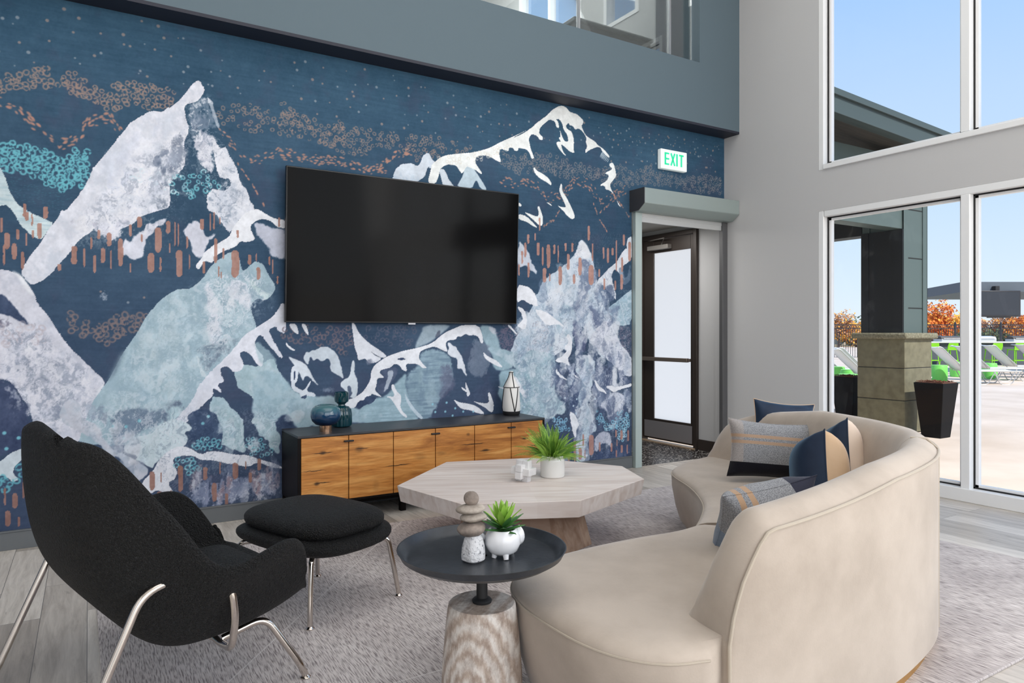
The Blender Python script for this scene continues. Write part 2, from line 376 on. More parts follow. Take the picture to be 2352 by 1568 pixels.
dashes('A', [(1480, 880), (1600, 1010), (1700, 1080), (1800, 1060), (1900, 1020), (2100, 1080), (2350, 1100)], .035, 90, r=.006)
dashes('A', [(1600, 1100), (1700, 1240), (1780, 1380)], .006, 24, r=.006)
dashes('C', [(0, 770), (300, 800), (600, 830), (760, 900), (960, 900)], .035, 110, r=.0065)
dashes('C', [(800, 900), (950, 850), (1050, 760), (1200, 740)], .03, 60, r=.0065)
dashes('D', [(0, 850), (150, 860), (320, 880), (420, 1000), (560, 980), (650, 850), (780, 870), (900, 1020), (1020, 980), (1120, 920)], .045, 190, r=.0065)
dashes('D', [(830, 1030), (880, 1180), (960, 1300)], .008, 26, r=.006); dashes('D', [(1040, 1000), (880, 1140)], .01, 20, r=.006); dashes('D', [(1000, 950), (1100, 1080), (1170, 1190)], .01, 24, r=.006); dashes('D', [(390, 1250), (470, 1200), (540, 1100)], .01, 22, r=.006)
scatter(towall('A', [(0, 1170), (200, 1220), (400, 1300), (500, 1330), (420, 1440), (100, 1340), (0, 1200)]), .016, lambda x, z: stamp(x, z, .0035, 'd', (70, 130, 145), .6, 0, 2), .5, .6)
for reg, pts in (('G', [(420, 150), (780, 150), (780, 260), (430, 260)]), ('B', [(600, 130), (1400, 60), (1400, 260), (700, 300)])):
    scatter(towall(reg, pts), .022, lambda x, z: stamp(x, z, .005, 'd', (105, 118, 130), .5, math.pi / 2, 2), .35, .7)
# --- the great white peak on the left
paint(cat('B', [(150, 470), (165, 420), (220, 330), (290, 250), (330, 180), (380, 110), (420, 60), (445, 0)], 'A', [(440, 1430), (520, 1330), (590, 1230), (625, 1140), (720, 1030), (760, 980), (840, 880), (880, 830), (950, 785), (1000, 755), (1050, 747), (1090, 760), (1160, 720), (1215, 680), (1260, 620), (1300, 565), (1335, 543), (1352, 552), (1358, 575), (1378, 590), (1380, 620), (1340, 680), (1300, 695), (1245, 705), (1240, 740), (1255, 800), (1280, 880), (1240, 960), (1250, 1060), (1245, 1130), (1190, 1180), (1150, 1230), (1145, 1290), (1150, 1340), (1145, 1400), (1080, 1420)], 'B', [(1080, 30), (1000, 60), (960, 110), (900, 130), (860, 150), (820, 200), (790, 260), (770, 200), (740, 140), (700, 110), (660, 160), (620, 190), (560, 230), (500, 320), (420, 400), (330, 500), (250, 545), (215, 540)]), (214, 217, 228), 1, 0, 1.6, 0, tex=((188, 196, 210), .6, N4))
S('A', [(1150, 900), (1260, 860), (1300, 1000), (1260, 1180), (1150, 1260), (1060, 1330), (1000, 1300), (1040, 1180), (1120, 1080)], (112, 124, 144), .75, 9, 4, 1.0)
S('A', [(1010, 1290), (1150, 1320), (1150, 1420), (1050, 1440)], (110, 122, 140), .8, 5, 3, 1.0)
S('A', [(1250, 700), (1340, 685), (1385, 630), (1430, 700), (1480, 860), (1400, 890), (1330, 900), (1290, 960), (1255, 800)], (120, 138, 158), .8, 5, 3, .9)
S('A', [(1310, 900), (1370, 870), (1425, 890), (1475, 960), (1445, 1040), (1465, 1110), (1440, 1200), (1400, 1180), (1370, 1120), (1320, 1080), (1300, 980)], LIL, .95, 5, 3, .8)
S('A', [(1390, 640), (1430, 680), (1455, 760), (1488, 865), (1465, 860), (1432, 770), (1408, 700)], (185, 195, 208), .8, 1, 2, .5)
S('A', [(1430, 955), (1455, 950), (1480, 1010), (1525, 1000), (1540, 1060), (1590, 1110), (1610, 1160), (1615, 1220), (1665, 1280), (1690, 1350), (1722, 1400), (1690, 1440), (1650, 1460), (1600, 1500), (1560, 1567), (1520, 1540), (1480, 1480), (1460, 1440), (1400, 1420), (1395, 1350), (1400, 1310), (1450, 1280), (1530, 1290), (1560, 1240), (1540, 1200), (1500, 1210), (1470, 1180), (1455, 1100), (1440, 1010)], (212, 216, 226), 1, 0, 3, 0, tex=((180, 190, 206), .5, N4))
S('A', [(1450, 1180), (1560, 1190), (1580, 1290), (1500, 1290)], GRY, .7, 5, 3, 1)
rings('A', [(1150, 1180), (1250, 1190), (1380, 1150), (1450, 1220), (1530, 1290), (1370, 1290), (1300, 1340), (1160, 1310)], TEAL, .034, .015, .85, .85)
rings('A', [(850, 1100), (1150, 1180), (1150, 1300), (700, 1280)], (190, 218, 228), .05, .015, .6, .6)
S('B', [(1210, 50), (1130, 90), (1040, 110), (960, 180), (950, 240), (900, 220), (860, 260), (880, 310), (930, 330), (950, 385), (1000, 370), (1040, 340), (1030, 280), (1060, 210), (1130, 140), (1200, 90)], LIL, 1, 2, 6, .55)
S('B', [(590, 100), (720, 80), (900, 90), (870, 190), (800, 260), (780, 190), (700, 190), (640, 180)], LIL, .95, 8, 5, .9)
paint(cat('A', [(1215, 1290), (1255, 1330), (1270, 1400), (1300, 1480)], 'B', [(1330, 130), (1320, 190), (1370, 220), (1390, 300), (1440, 375), (1480, 280), (1530, 240), (1565, 150), (1500, 210), (1470, 160), (1440, 80), (1400, 70), (1370, 110), (1350, 60)], 'A', [(1290, 1420), (1240, 1310)]), LIL, 1, 2, 5, .5)
S('B', [(1350, 470), (1370, 440), (1400, 490), (1370, 560)], GRY, .6, 4, 3, 1); S('B', [(700, 600), (800, 550), (790, 620), (740, 700), (700, 690)], (170, 180, 195), .8, 6, 4, 1.3)
S('B', [(1830, 90), (1900, 110), (1990, 150), (2060, 150), (2060, 390), (2000, 360), (1940, 330), (1930, 280), (1880, 230), (1850, 170)], (194, 198, 214), .95, 3, 4, .5)
S('B', [(1415, 430), (1410, 400), (1450, 360), (1470, 310), (1530, 270), (1600, 230), (1650, 200), (1680, 130), (1720, 80), (1760, 30), (1830, 0), (1870, 5), (1920, 40), (1980, 70), (2060, 80), (2060, 140), (1990, 130), (1960, 90), (1900, 70), (1850, 80), (1800, 120), (1820, 180), (1840, 220), (1780, 240), (1730, 230), (1700, 270), (1640, 290), (1560, 330), (1530, 390), (1470, 370), (1440, 430)], WHT, 1, 0, 1.2)
dabs('A', [(620, 1100), (900, 820), (1200, 760), (1250, 1100), (1100, 1400), (500, 1560)], 40, [(196, 203, 216), (224, 226, 234), (200, 206, 222)], .05, 1.8, 1.0, .5, .7, 21)
dabs('A', [(1020, 1000), (1250, 850), (1280, 1150), (1120, 1340), (1000, 1280)], 16, [(120, 132, 152), (96, 110, 134), (150, 160, 178)], .035, 1.6, 1.2, .75, 1.0, 22)
dabs('A', [(1260, 720), (1380, 680), (1470, 880), (1300, 1000)], 16, [(150, 162, 180), (88, 106, 130), (180, 190, 204)], .025, 2.0, 1.2, .7, 1.0, 23)
dabs('B', [(380, 60), (1080, 0), (1000, 90), (860, 180), (600, 200)], 26, [(206, 208, 220), (188, 190, 206), (222, 224, 232)], .03, 1.6, 1.2, .85, .9, 24)
dabs('A', [(1400, 1250), (1600, 1200), (1700, 1400), (1560, 1560), (1420, 1420)], 16, [(186, 194, 210), (224, 226, 234), (150, 162, 180)], .03, 1.6, 1.4, .7, .9, 25)
streak('A', [(880, 1100), (1240, 860), (1300, 1300), (1100, 1567), (500, 1700), (560, 1450)], (232, 233, 239), (146, 156, 174), .6, .55, NS2)
streak('A', [(1220, 700), (1420, 640), (1500, 900), (1700, 1400), (1500, 1550), (1300, 1200)], (226, 228, 236), (110, 126, 148), .7, .5, NS2, 5)
# --- upper left swoosh and the lower left mountain
paint(cat('A', [(-2100, 1000), (-100, 1060), (0, 1130), (30, 1170), (50, 1250), (90, 1340), (130, 1390), (220, 1440), (350, 1500)], 'B', [(380, 110), (330, 180), (290, 225), (220, 185), (150, 120), (115, 50)], 'A', [(80, 1420), (40, 1385), (0, 1390), (-2100, 1500)]), (196, 212, 218), 1, 0, 1.5, 0, tex=((150, 180, 195), .5, NH))
S('B', [(-2100, 520), (0, 435), (60, 440), (110, 460), (150, 480), (200, 540), (240, 600), (270, 680), (350, 770), (440, 920), (560, 1060), (660, 1150), (760, 1240), (740, 1290), (660, 1400), (600, 1700), (250, 1700), (230, 1470), (180, 1400), (100, 1260), (0, 1215), (-2100, 1200)], (206, 208, 220), 1, 0, 1.5, 0, tex=((180, 186, 202), .6, N4))
S('B', [(0, 1215), (100, 1260), (190, 1400), (240, 1480), (260, 1700), (0, 1800), (-2100, 1700), (-2100, 1150)], (62, 74, 104), 1, 6, 5, .6)
S('B', [(0, 590), (60, 640), (150, 750), (230, 850), (150, 810), (0, 740), (-2100, 600)], NVY, .95, 2, 3, .3); S('B', [(0, 770), (150, 830), (60, 860), (-400, 850)], (100, 100, 120), .8, 6, 3, .9)
S('B', [(200, 800), (270, 790), (270, 900), (230, 880)], (110, 112, 128), .8, 5, 3, .8)
for q in ([(150, 910), (260, 900), (300, 1010), (200, 990)], [(340, 940), (420, 950), (400, 1040), (330, 1040)], [(290, 1330), (420, 1270), (440, 1380), (360, 1440)], [(560, 1220), (660, 1230), (640, 1280)], [(100, 1100), (220, 1080), (300, 1250), (240, 1330)], [(300, 1420), (420, 1400), (520, 1540), (300, 1560)]): S('B', q, (130, 142, 160), .7, 8, 4, 1.1)
S('B', [(80, 440), (150, 470), (200, 540), (245, 620), (220, 620), (170, 560), (120, 480)], WHT, .95, 1, 1)
rings('B', [(0, 820), (240, 830), (390, 870), (330, 960), (0, 980)], (178, 168, 176), .045, .02, .5, .8)
dabs('B', [(0, 850), (240, 860), (560, 1080), (740, 1260), (600, 1560), (260, 1560), (0, 1180)], 46, [(140, 150, 168), (176, 182, 198), (220, 222, 230), (112, 124, 146)], .045, 1.5, 1.2, .6, 1.0, 31)
dabs('B', [(0, 1180), (260, 1380), (300, 1567), (150, 1567), (0, 1300)], 18, [(170, 176, 194), (120, 130, 156), (196, 200, 212)], .04, 1.5, 1.2, .6, 1.2, 32)
streak('B', [(0, 840), (260, 860), (740, 1240), (600, 1600), (150, 1600), (0, 1250)], (226, 226, 234), (134, 144, 164), .6, .6, NS2)
# --- the pale blue mountain in the middle
S('B', [(560, 1700), (600, 1567), (660, 1400), (740, 1290), (800, 1200), (860, 1080), (920, 980), (990, 890), (1060, 760), (1150, 660), (1230, 600), (1300, 575), (1370, 575), (1440, 520), (1480, 470), (1530, 390), (1600, 350), (1660, 300), (1720, 330), (1740, 440), (1765, 440), (1800, 400), (1850, 370), (1900, 400), (1930, 470), (1990, 560), (1960, 620), (1900, 660), (1850, 640), (1800, 700), (1810, 740), (1830, 790), (1850, 860), (1780, 920), (1700, 1000), (1640, 1060), (1560, 1140), (1490, 1220), (1440, 1290), (1400, 1370), (1330, 1450), (1250, 1520), (1150, 1700)], (163, 186, 198), 1, 0, 1.5, 0, tex=((145, 170, 186), .55, N4))
S('B', [(1420, 1060), (1440, 1160), (1490, 1210), (1600, 1080), (1700, 980), (1780, 900), (1700, 900), (1640, 960), (1600, 1020), (1480, 1050)], (112, 128, 146), .75, 8, 4, .8)
S('B', [(1350, 1380), (1250, 1340), (1170, 1400), (1120, 1600), (1180, 1600), (1330, 1450)], (92, 106, 128), .8, 7, 4, .8)
S('B', [(860, 1480), (940, 1460), (900, 1600), (830, 1600)], (110, 124, 144), .6, 8, 4, 1); S('B', [(960, 1420), (1080, 1440), (1050, 1580), (950, 1560)], (110, 124, 144), .5, 8, 4, 1)
S('B', [(1480, 470), (1530, 560), (1540, 640), (1580, 690), (1590, 800), (1600, 990), (1550, 1000), (1500, 960), (1480, 860), (1490, 760), (1470, 640)], (205, 210, 221), .95, 4, 5, .7)
S('B', [(1640, 540), (1700, 490), (1760, 540), (1800, 620), (1810, 740), (1770, 730), (1720, 680), (1660, 640), (1610, 600)], (204, 209, 221), .95, 4, 5, .6)
S('B', [(1700, 610), (1600, 680), (1570, 740), (1590, 800), (1570, 720), (1620, 660), (1690, 625)], WHT, .9, 1, 2); S('B', [(1880, 640), (1800, 560), (1780, 480), (1830, 520), (1900, 600), (1950, 600), (1900, 668)], (190, 210, 214), .9, 2, 4, .4)
for q in ([(1180, 1060), (1290, 1040), (1310, 1180), (1200, 1240), (1110, 1310), (1130, 1160)], [(1190, 680), (1230, 670), (1220, 800), (1190, 780)], [(1330, 880), (1390, 860), (1430, 960), (1340, 960)], [(740, 1420), (800, 1400), (780, 1560), (700, 1560)], [(930, 1340), (1000, 1360), (1090, 1470), (1020, 1440), (930, 1400)]): S('B', q, (192, 207, 216), .75, 6, 5, .8)
S('B', [(740, 1260), (760, 1250), (690, 1350), (700, 1310)], WHT, .9, 1, 1); S('B', [(860, 1040), (910, 1000), (830, 1200), (770, 1250), (800, 1180)], (110, 130, 148), .8, 2, 1)
S('B', [(1410, 1050), (1430, 1060), (1440, 1140), (1495, 1190), (1480, 1220), (1430, 1160)], (195, 208, 215), .85, 1, 3, .3)
S('B', [(1210, 1430), (1310, 1430), (1300, 1480), (1340, 1510), (1300, 1560), (1190, 1560)], (180, 205, 214), .9, 1, 3)
dabs('B', [(700, 1500), (900, 1050), (1250, 620), (1480, 560), (1600, 900), (1350, 1400), (1100, 1560)], 44, [(178, 198, 208), (146, 170, 186), (190, 206, 214), (170, 190, 202)], .05, 1.7, 1.2, .5, .7, 41)
dabs('B', [(1480, 480), (1900, 500), (1980, 600), (1820, 800), (1560, 980)], 24, [(208, 213, 223), (186, 202, 212), (150, 170, 186), (222, 226, 233)], .035, 2.0, 1.4, .75, .9, 42)
dabs('B', [(1820, 620), (2050, 560), (2050, 680), (1850, 820)], 12, [(150, 166, 184), (200, 206, 218)], .02, 1.6, 1.4, .6, 1.2, 43)
dabs('B', [(1360, 1000), (1760, 880), (1480, 1200)], 12, [(124, 140, 156), (100, 116, 136)], .035, 2.0, .8, .6, .8, 44)
streak('B', [(1180, 640), (1480, 500), (1960, 480), (1980, 640), (1840, 860), (1400, 1300), (1000, 1567), (700, 1560), (1000, 900)], (196, 209, 218), (140, 164, 180), .55, .45, NS2)
streak('B', [(1470, 460), (1800, 460), (1990, 560), (1820, 760), (1600, 1010), (1480, 900)], (220, 224, 232), (132, 152, 172), .7, .5)
# --- rising snow ridge and pale fields to its right
S('B', [(1700, 1150), (1780, 1120), (1860, 1140), (1960, 1060), (2000, 1160), (2060, 1230), (2100, 1300), (2195, 1370), (2195, 1700), (2100, 1560), (1980, 1500), (1950, 1430), (1830, 1380), (1760, 1310), (1700, 1290)], (162, 186, 196), 1, 0, 4, 0, tex=((190, 205, 212), .6, N4))
S('B', [(1520, 1350), (1600, 1350), (1660, 1420), (1720, 1480), (1760, 1540), (1740, 1700), (1560, 1700), (1520, 1500)], (160, 185, 197), 1, 0, 4, 0, tex=((185, 202, 212), .6, N4))
S('B', [(1830, 1440), (1900, 1420), (1960, 1460), (1950, 1540), (1870, 1600), (1800, 1530)], (186, 203, 211), 1, 0, 5)
S('B', [(1180, 1580), (1250, 1540), (1330, 1440), (1390, 1370), (1430, 1280), (1490, 1200), (1570, 1120), (1650, 1040), (1760, 910), (1850, 850), (1960, 780), (2000, 730), (2030, 670), (2060, 700), (2060, 900), (2000, 880), (1990, 840), (1930, 870), (1960, 930), (2040, 1060), (2030, 1075), (1960, 1010), (1900, 930), (1870, 900), (1830, 960), (1860, 1020), (1900, 1060), (1890, 1140), (1850, 1120), (1810, 1050), (1760, 1020), (1720, 1040), (1760, 1120), (1740, 1160), (1690, 1180), (1640, 1130), (1590, 1140), (1590, 1180), (1620, 1250), (1560, 1260), (1610, 1330), (1560, 1300), (1530, 1290), (1540, 1340), (1480, 1390), (1440, 1440), (1380, 1470), (1420, 1510), (1350, 1520), (1300, 1600)], (216, 219, 230), 1, 0, 2, 0, tex=((196, 202, 216), .5, N4))
S('B', [(1850, 930), (1990, 1080), (1990, 1180), (1900, 1150), (1830, 1000)], (165, 190, 200), .7, 4, 4, .4)
dabs('B', [(1700, 1150), (1960, 1080), (2195, 1380), (2195, 1567), (1980, 1500), (1740, 1300)], 26, [(186, 203, 212), (146, 172, 188), (206, 216, 224)], .04, 1.6, 1.2, .6, .7, 51)
dabs('B', [(1300, 1480), (1540, 1400), (1720, 1500), (1760, 1567), (1300, 1567)], 16, [(190, 206, 214), (210, 218, 226), (150, 176, 190)], .035, 1.6, 1.2, .7, .7, 52)
# --- under the television
rings('E', [(0, 200), (100, 150), (540, 150), (570, 300), (500, 380), (430, 400), (380, 320), (250, 300), (120, 290), (30, 240)], (118, 104, 112), .042, .019, .7, .9)
rings('E', [(620, 150), (1080, 150), (1000, 320), (900, 330), (750, 300), (650, 250)], (100, 100, 118), .042, .018, .55, .9); rings('E', [(1660, 150), (1790, 150), (1790, 300), (1700, 330), (1600, 260)], (108, 100, 120), .04, .017, .6)
S('E', [(-200, 480), (0, 500), (60, 560), (130, 640), (200, 650), (280, 680), (420, 700), (470, 760), (600, 780), (640, 900), (-200, 930)], (155, 181, 194), 1, 1, 5, 0, tex=((178, 198, 208), .6, N4))
S('E', [(0, 830), (60, 820), (110, 870), (150, 930), (-60, 930)], (56, 72, 100), 1, 1, 4)
S('E', [(600, 780), (700, 700), (800, 690), (850, 620), (900, 560), (960, 500), (950, 600), (980, 700), (1060, 900), (600, 900)], (152, 179, 192), 1, 1, 2, 0, tex=((130, 158, 174), .6, NH))
S('E', [(1060, 350), (1170, 320), (1270, 360), (1310, 440), (1310, 560), (1270, 640), (1190, 740), (1140, 860), (1050, 870), (980, 720), (945, 600), (965, 500), (1050, 450)], (135, 160, 176), 1, 5, 3, .35, tex=((100, 124, 146), .6, NH))
S('E', [(1210, 420), (1310, 440), (1330, 620), (1220, 760), (1170, 800), (1200, 640)], (92, 96, 122), .7, 10, 4, .6)
S('E', [(1090, 150), (1300, 150), (1240, 200), (1150, 270), (1060, 320), (1010, 325), (1060, 230)], (150, 168, 182), 1, 1, 2); S('E', [(1180, 210), (1230, 160), (1210, 240), (1170, 250)], (80, 86, 106), .8, 2, 3, .4)
S('E', [(1510, 150), (1600, 160), (1640, 230), (1660, 330), (1720, 350), (1755, 400), (1750, 480), (1650, 500), (1600, 440), (1610, 390), (1560, 310), (1520, 230)], (150, 176, 189), 1, 1, 2); S('E', [(1430, 240), (1520, 260), (1600, 310), (1600, 440), (1560, 560), (1430, 520), (1420, 420), (1450, 300)], (120, 132, 152), .7, 6, 4, .8)
S('E', [(1540, 150), (1640, 170), (1660, 260), (1600, 220)], (205, 208, 218), .8, 4, 4, .6)
S('E', [(1650, 500), (1750, 480), (1830, 480), (1900, 540), (1920, 640), (1980, 700), (1960, 860), (1800, 830), (1640, 690), (1660, 600)], (152, 180, 193), 1, 1, 2)
S('E', [(1450, 820), (1560, 800), (1660, 700), (1640, 600), (1560, 560), (1380, 700), (1290, 850)], (72, 84, 112), .5, 8, 4, .5)
dabs('E', [(0, 560), (280, 700), (620, 800), (900, 760), (900, 860), (0, 900)], 30, [(178, 198, 208), (140, 166, 182), (200, 212, 220)], .035, 1.7, .5, .6, .6, 61)
dabs('E', [(1050, 360), (1280, 380), (1280, 640), (1080, 840), (960, 620)], 26, [(160, 182, 194), (110, 134, 156), (146, 170, 184)], .035, 2.2, 1.1, .55, .9, 62)
S('E', [(585, 720), (660, 690), (740, 690), (700, 740), (650, 750), (600, 785), (580, 760)], NVY, 1, 0, 1)
S('E', [(480, 760), (490, 720), (560, 700), (610, 670), (650, 630), (690, 560), (690, 510), (720, 450), (790, 400), (830, 380), (930, 345), (1030, 325), (1150, 290), (1240, 210), (1320, 175), (1380, 150), (1500, 150), (1530, 230), (1535, 290), (1515, 285), (1500, 240), (1470, 225), (1430, 230), (1400, 215), (1370, 240), (1340, 235), (1330, 260), (1270, 265), (1250, 290), (1270, 355), (1230, 340), (1170, 310), (1100, 330), (1060, 350), (1050, 400), (1080, 440), (1115, 475), (1080, 475), (1040, 440), (950, 440), (965, 500), (930, 490), (905, 450), (870, 440), (840, 470), (800, 480), (765, 490), (755, 510), (800, 550), (740, 545), (735, 600), (720, 640), (760, 680), (775, 690), (735, 680), (700, 665), (690, 680), (650, 690), (640, 715), (600, 720), (570, 775), (520, 775)], WHT, 1, 0, .8)
S('E', [(760, 500), (830, 470), (900, 470), (880, 540), (830, 600), (800, 660), (760, 670), (730, 640), (745, 560), (800, 550)], (74, 86, 112), .95, 1, 2, .3); S('E', [(810, 500), (860, 480), (850, 560), (800, 650), (775, 660), (800, 600), (820, 540)], (185, 195, 208), .8, 1, 3, .6)
S('E', [(885, 405), (930, 393), (960, 412), (900, 415)], NVY, 1, 0, .5)
S('E', [(545, 130), (570, 140), (600, 210), (680, 290), (760, 340), (815, 385), (780, 400), (720, 370), (690, 348), (720, 380), (775, 400), (740, 430), (680, 440), (650, 400), (625, 410), (595, 415), (590, 370), (570, 320), (560, 240)], (218, 222, 231), 1, 0, .8); S('E', [(650, 400), (700, 400), (740, 430), (680, 470), (655, 450)], (110, 118, 138), .8, 3, 3, .7)
S('E', [(845, 600), (865, 595), (880, 640), (920, 680), (920, 720), (910, 760), (930, 800), (970, 840), (950, 845), (910, 810), (880, 760), (840, 700), (805, 690), (830, 685), (860, 690), (870, 670), (850, 640)], WHT, 1, 0, .6)
S('E', [(940, 650), (980, 720), (1030, 790), (1090, 850), (1060, 860), (1000, 790), (960, 730)], (186, 202, 214), 1, 0, 1)
S('E', [(1260, 270), (1330, 310), (1370, 370), (1395, 430), (1410, 480), (1415, 560), (1405, 520), (1380, 480), (1350, 470), (1340, 400), (1300, 390), (1270, 360), (1290, 330)], (212, 218, 228), 1, 1, 3, .3); S('E', [(1400, 570), (1415, 610), (1440, 670), (1415, 690), (1405, 640)], WHT, 1, 0, 1); S('E', [(1375, 615), (1440, 665), (1430, 675), (1370, 625)], WHT, 1, 0, 1)
for q in ([(1310, 705), (1350, 730), (1420, 740), (1490, 760), (1550, 820), (1500, 815), (1440, 790), (1370, 780), (1340, 750)], [(1570, 660), (1585, 655), (1615, 740), (1610, 800), (1590, 805), (1550, 770), (1500, 745), (1455, 720), (1510, 735), (1580, 740)], [(1535, 350), (1560, 380), (1600, 400), (1640, 420), (1685, 470), (1640, 460), (1570, 420), (1540, 390)], [(1645, 610), (1700, 625), (1700, 635), (1650, 618)], [(1770, 520), (1830, 620), (1870, 690), (1850, 705), (1800, 640), (1770, 580)], [(50, 275), (80, 310), (130, 342), (100, 342), (60, 310)], [(75, 140), (130, 140), (155, 220), (130, 215), (95, 180)], [(165, 140), (205, 145), (230, 230), (205, 215)]): S('E', q, WHT, 1, 0, .8)
S('E', [(180, 390), (210, 350), (240, 360), (330, 310), (400, 320), (460, 400), (480, 500), (480, 570), (440, 520), (380, 480), (390, 430), (370, 390), (340, 430), (300, 390), (270, 420), (240, 380), (230, 450), (200, 430)], (204, 214, 224), .95, 1, 3, .3)
S('E', [(60, 380), (120, 405), (200, 440), (240, 500), (260, 560), (310, 605), (280, 600), (220, 530), (190, 540), (190, 590), (170, 540), (140, 480)], (206, 214, 224), 1, 1, 2, .2)
S('E', [(95, 470), (130, 450), (150, 490), (140, 570), (115, 600), (150, 630), (190, 645), (235, 570), (245, 575), (205, 650), (270, 660), (280, 690), (200, 680), (160, 690), (165, 665), (100, 640), (90, 550)], (208, 216, 226), 1, 0, 1); S('E', [(118, 490), (128, 500), (125, 550), (115, 570), (110, 520)], NVY, 1, 0, .5); S('E', [(165, 690), (215, 670), (205, 705), (170, 700)], NVY, .9, 0, 1)
S('E', [(560, 405), (572, 440), (570, 500), (590, 560), (590, 680), (545, 700), (500, 640), (450, 600), (490, 560), (530, 540), (545, 450)], (204, 214, 223), 1, 1, 3, .2); S('E', [(515, 600), (545, 610), (550, 690), (520, 680)], (72, 86, 112), .9, 1, 2, .3); S('E', [(280, 620), (380, 600), (440, 660), (360, 680)], (120, 134, 156), .8, 4, 4, .7)
for q in ((1155, 745), (1260, 733), (1325, 775), (1175, 803), (1250, 800), (1385, 800), (1305, 830), (1460, 800)):
    w = towall('E', [q])[0]; stamp(w[0], w[1], .011, 'd', (150, 205, 222), .9)
# --- the outlined peak on the right
S('C', [(1015, 1000), (1050, 900), (1110, 850), (1210, 840), (1245, 870), (1270, 850), (1300, 780), (1335, 745), (1360, 760), (1380, 810), (1410, 830), (1380, 900), (1340, 870), (1320, 960), (1270, 1000), (1180, 1020)], (205, 215, 227), 1, 0, 1.5, 0, tex=((170, 190, 210), .7, N4))
S('C', [(1600, 1060), (1650, 980), (1680, 870), (1740, 840), (1760, 900), (1830, 1000), (1875, 1090), (1820, 1080), (1780, 980), (1740, 1070)], (188, 206, 218), 1, 1, 2, .2); S('C', [(1440, 900), (1480, 890), (1510, 930), (1530, 990), (1590, 1060), (1480, 1050), (1460, 960)], (205, 215, 225), 1, 0, 1)
paint(cat('C', [(1340, 1020), (1370, 900), (1380, 850), (1440, 800), (1500, 770), (1620, 755), (1760, 745), (1900, 705), (2000, 650), (2150, 585), (2260, 530)], 'D', [(90, 465), (180, 430), (260, 380), (340, 310), (410, 260), (470, 200), (535, 165), (590, 180), (620, 225), (680, 240), (715, 270), (745, 300), (740, 330), (725, 350), (760, 430), (800, 460), (850, 490), (870, 520), (930, 560), (985, 630), (970, 635), (920, 590), (895, 540), (860, 540), (790, 570), (765, 595), (760, 570), (780, 540), (765, 490), (775, 460), (740, 400), (700, 370), (670, 385), (650, 350), (620, 345), (610, 320), (585, 350), (600, 380), (640, 400), (660, 480), (655, 560), (665, 595), (620, 580), (580, 540), (540, 510), (560, 580), (590, 620), (560, 600), (520, 550), (500, 510), (510, 490), (545, 495), (520, 455), (540, 450), (532, 380), (550, 440), (575, 490), (610, 490), (600, 430), (565, 380), (555, 330), (530, 290), (495, 285), (520, 320), (525, 370), (500, 360), (490, 310), (440, 290), (400, 320), (350, 370), (345, 420), (380, 450), (380, 475), (350, 475), (330, 440), (280, 420), (250, 460), (270, 560), (300, 630), (295, 645), (275, 645), (260, 590), (230, 560), (180, 550), (160, 545), (155, 575), (125, 575), (110, 545), (75, 545), (70, 575), (50, 570)], 'C', [(1990, 710), (1985, 770), (2005, 830), (1980, 830), (1900, 780), (1850, 770), (1780, 780), (1765, 830), (1790, 870), (1835, 935), (1820, 940), (1770, 900), (1720, 880), (1690, 870), (1660, 930), (1640, 930), (1600, 860), (1530, 850), (1480, 870), (1450, 900), (1440, 960), (1410, 1030)]), CRE, 1, 0, .5)
rings('C', [(1420, 800), (1760, 750), (1950, 700), (2100, 640), (2100, 700), (1750, 850), (1500, 850)], (214, 210, 202), .04, .016, .6, .8)
for q in ([(1000, 675), (1020, 700), (1035, 760), (1040, 800), (1010, 840), (985, 870), (985, 900), (1020, 970), (985, 930), (940, 920), (940, 890), (885, 885), (960, 840), (975, 790), (930, 775), (1010, 740), (970, 700)], [(300, 715), (320, 750), (380, 780), (430, 820), (460, 870), (450, 885), (420, 860), (350, 820), (310, 780), (295, 740)], [(545, 865), (555, 890), (550, 930), (590, 990), (640, 1090), (665, 1150), (665, 1180), (640, 1190), (600, 1160), (560, 1110), (510, 1065), (545, 1080), (590, 1085), (570, 1030), (530, 950), (530, 900)], [(345, 1070), (360, 1110), (380, 1170), (375, 1250), (345, 1245), (300, 1200), (205, 1120), (260, 1140), (330, 1170), (345, 1140), (330, 1080)], [(160, 1140), (230, 1160), (290, 1220), (335, 1270), (290, 1250), (230, 1210), (160, 1190)], [(160, 1035), (190, 1060), (185, 1075), (160, 1070)], [(410, 1035), (440, 1045), (465, 1070), (440, 1060)], [(1045, 1020), (1085, 1085), (1060, 1060)]): S('D', q, CRE, 1, 0, .5)
for i in range(7): S('D', [(930 + i * 8, 570 + i * 10), (900 + i * 10, 600 + i * 12), (890 + i * 8, 640 + i * 6), (915 + i * 9, 606 + i * 11)], (190, 205, 215), .7, 0, 1)
# --- lower right mountains
S('G', [(50, 860), (90, 770), (130, 700), (160, 640), (200, 560), (230, 490), (250, 430), (300, 390), (380, 350), (430, 290), (460, 240), (480, 200), (500, 190), (525, 230), (535, 270), (560, 340), (570, 430), (620, 560), (650, 640), (690, 750), (740, 850), (790, 940), (790, 1000), (740, 990), (690, 940), (640, 880), (600, 900), (560, 830), (530, 790), (520, 720), (480, 700), (430, 740), (430, 800), (400, 850), (370, 840), (300, 900), (240, 1000), (150, 980), (90, 900)], (196, 208, 221), 1, 1, 4, .15, tex=((165, 186, 204), .7, N4))
S('G', [(470, 290), (535, 300), (555, 420), (520, 560), (470, 620), (400, 690), (430, 560), (460, 450)], (112, 126, 152), .85, 4, 6, .6)
S('G', [(380, 540), (460, 620), (440, 760), (380, 760), (330, 860), (270, 880), (300, 780), (340, 680)], (158, 182, 198), .8, 5, 5, .5); S('G', [(520, 560), (600, 620), (640, 700), (560, 720), (540, 680)], (96, 108, 138), .85, 4, 6, .6)
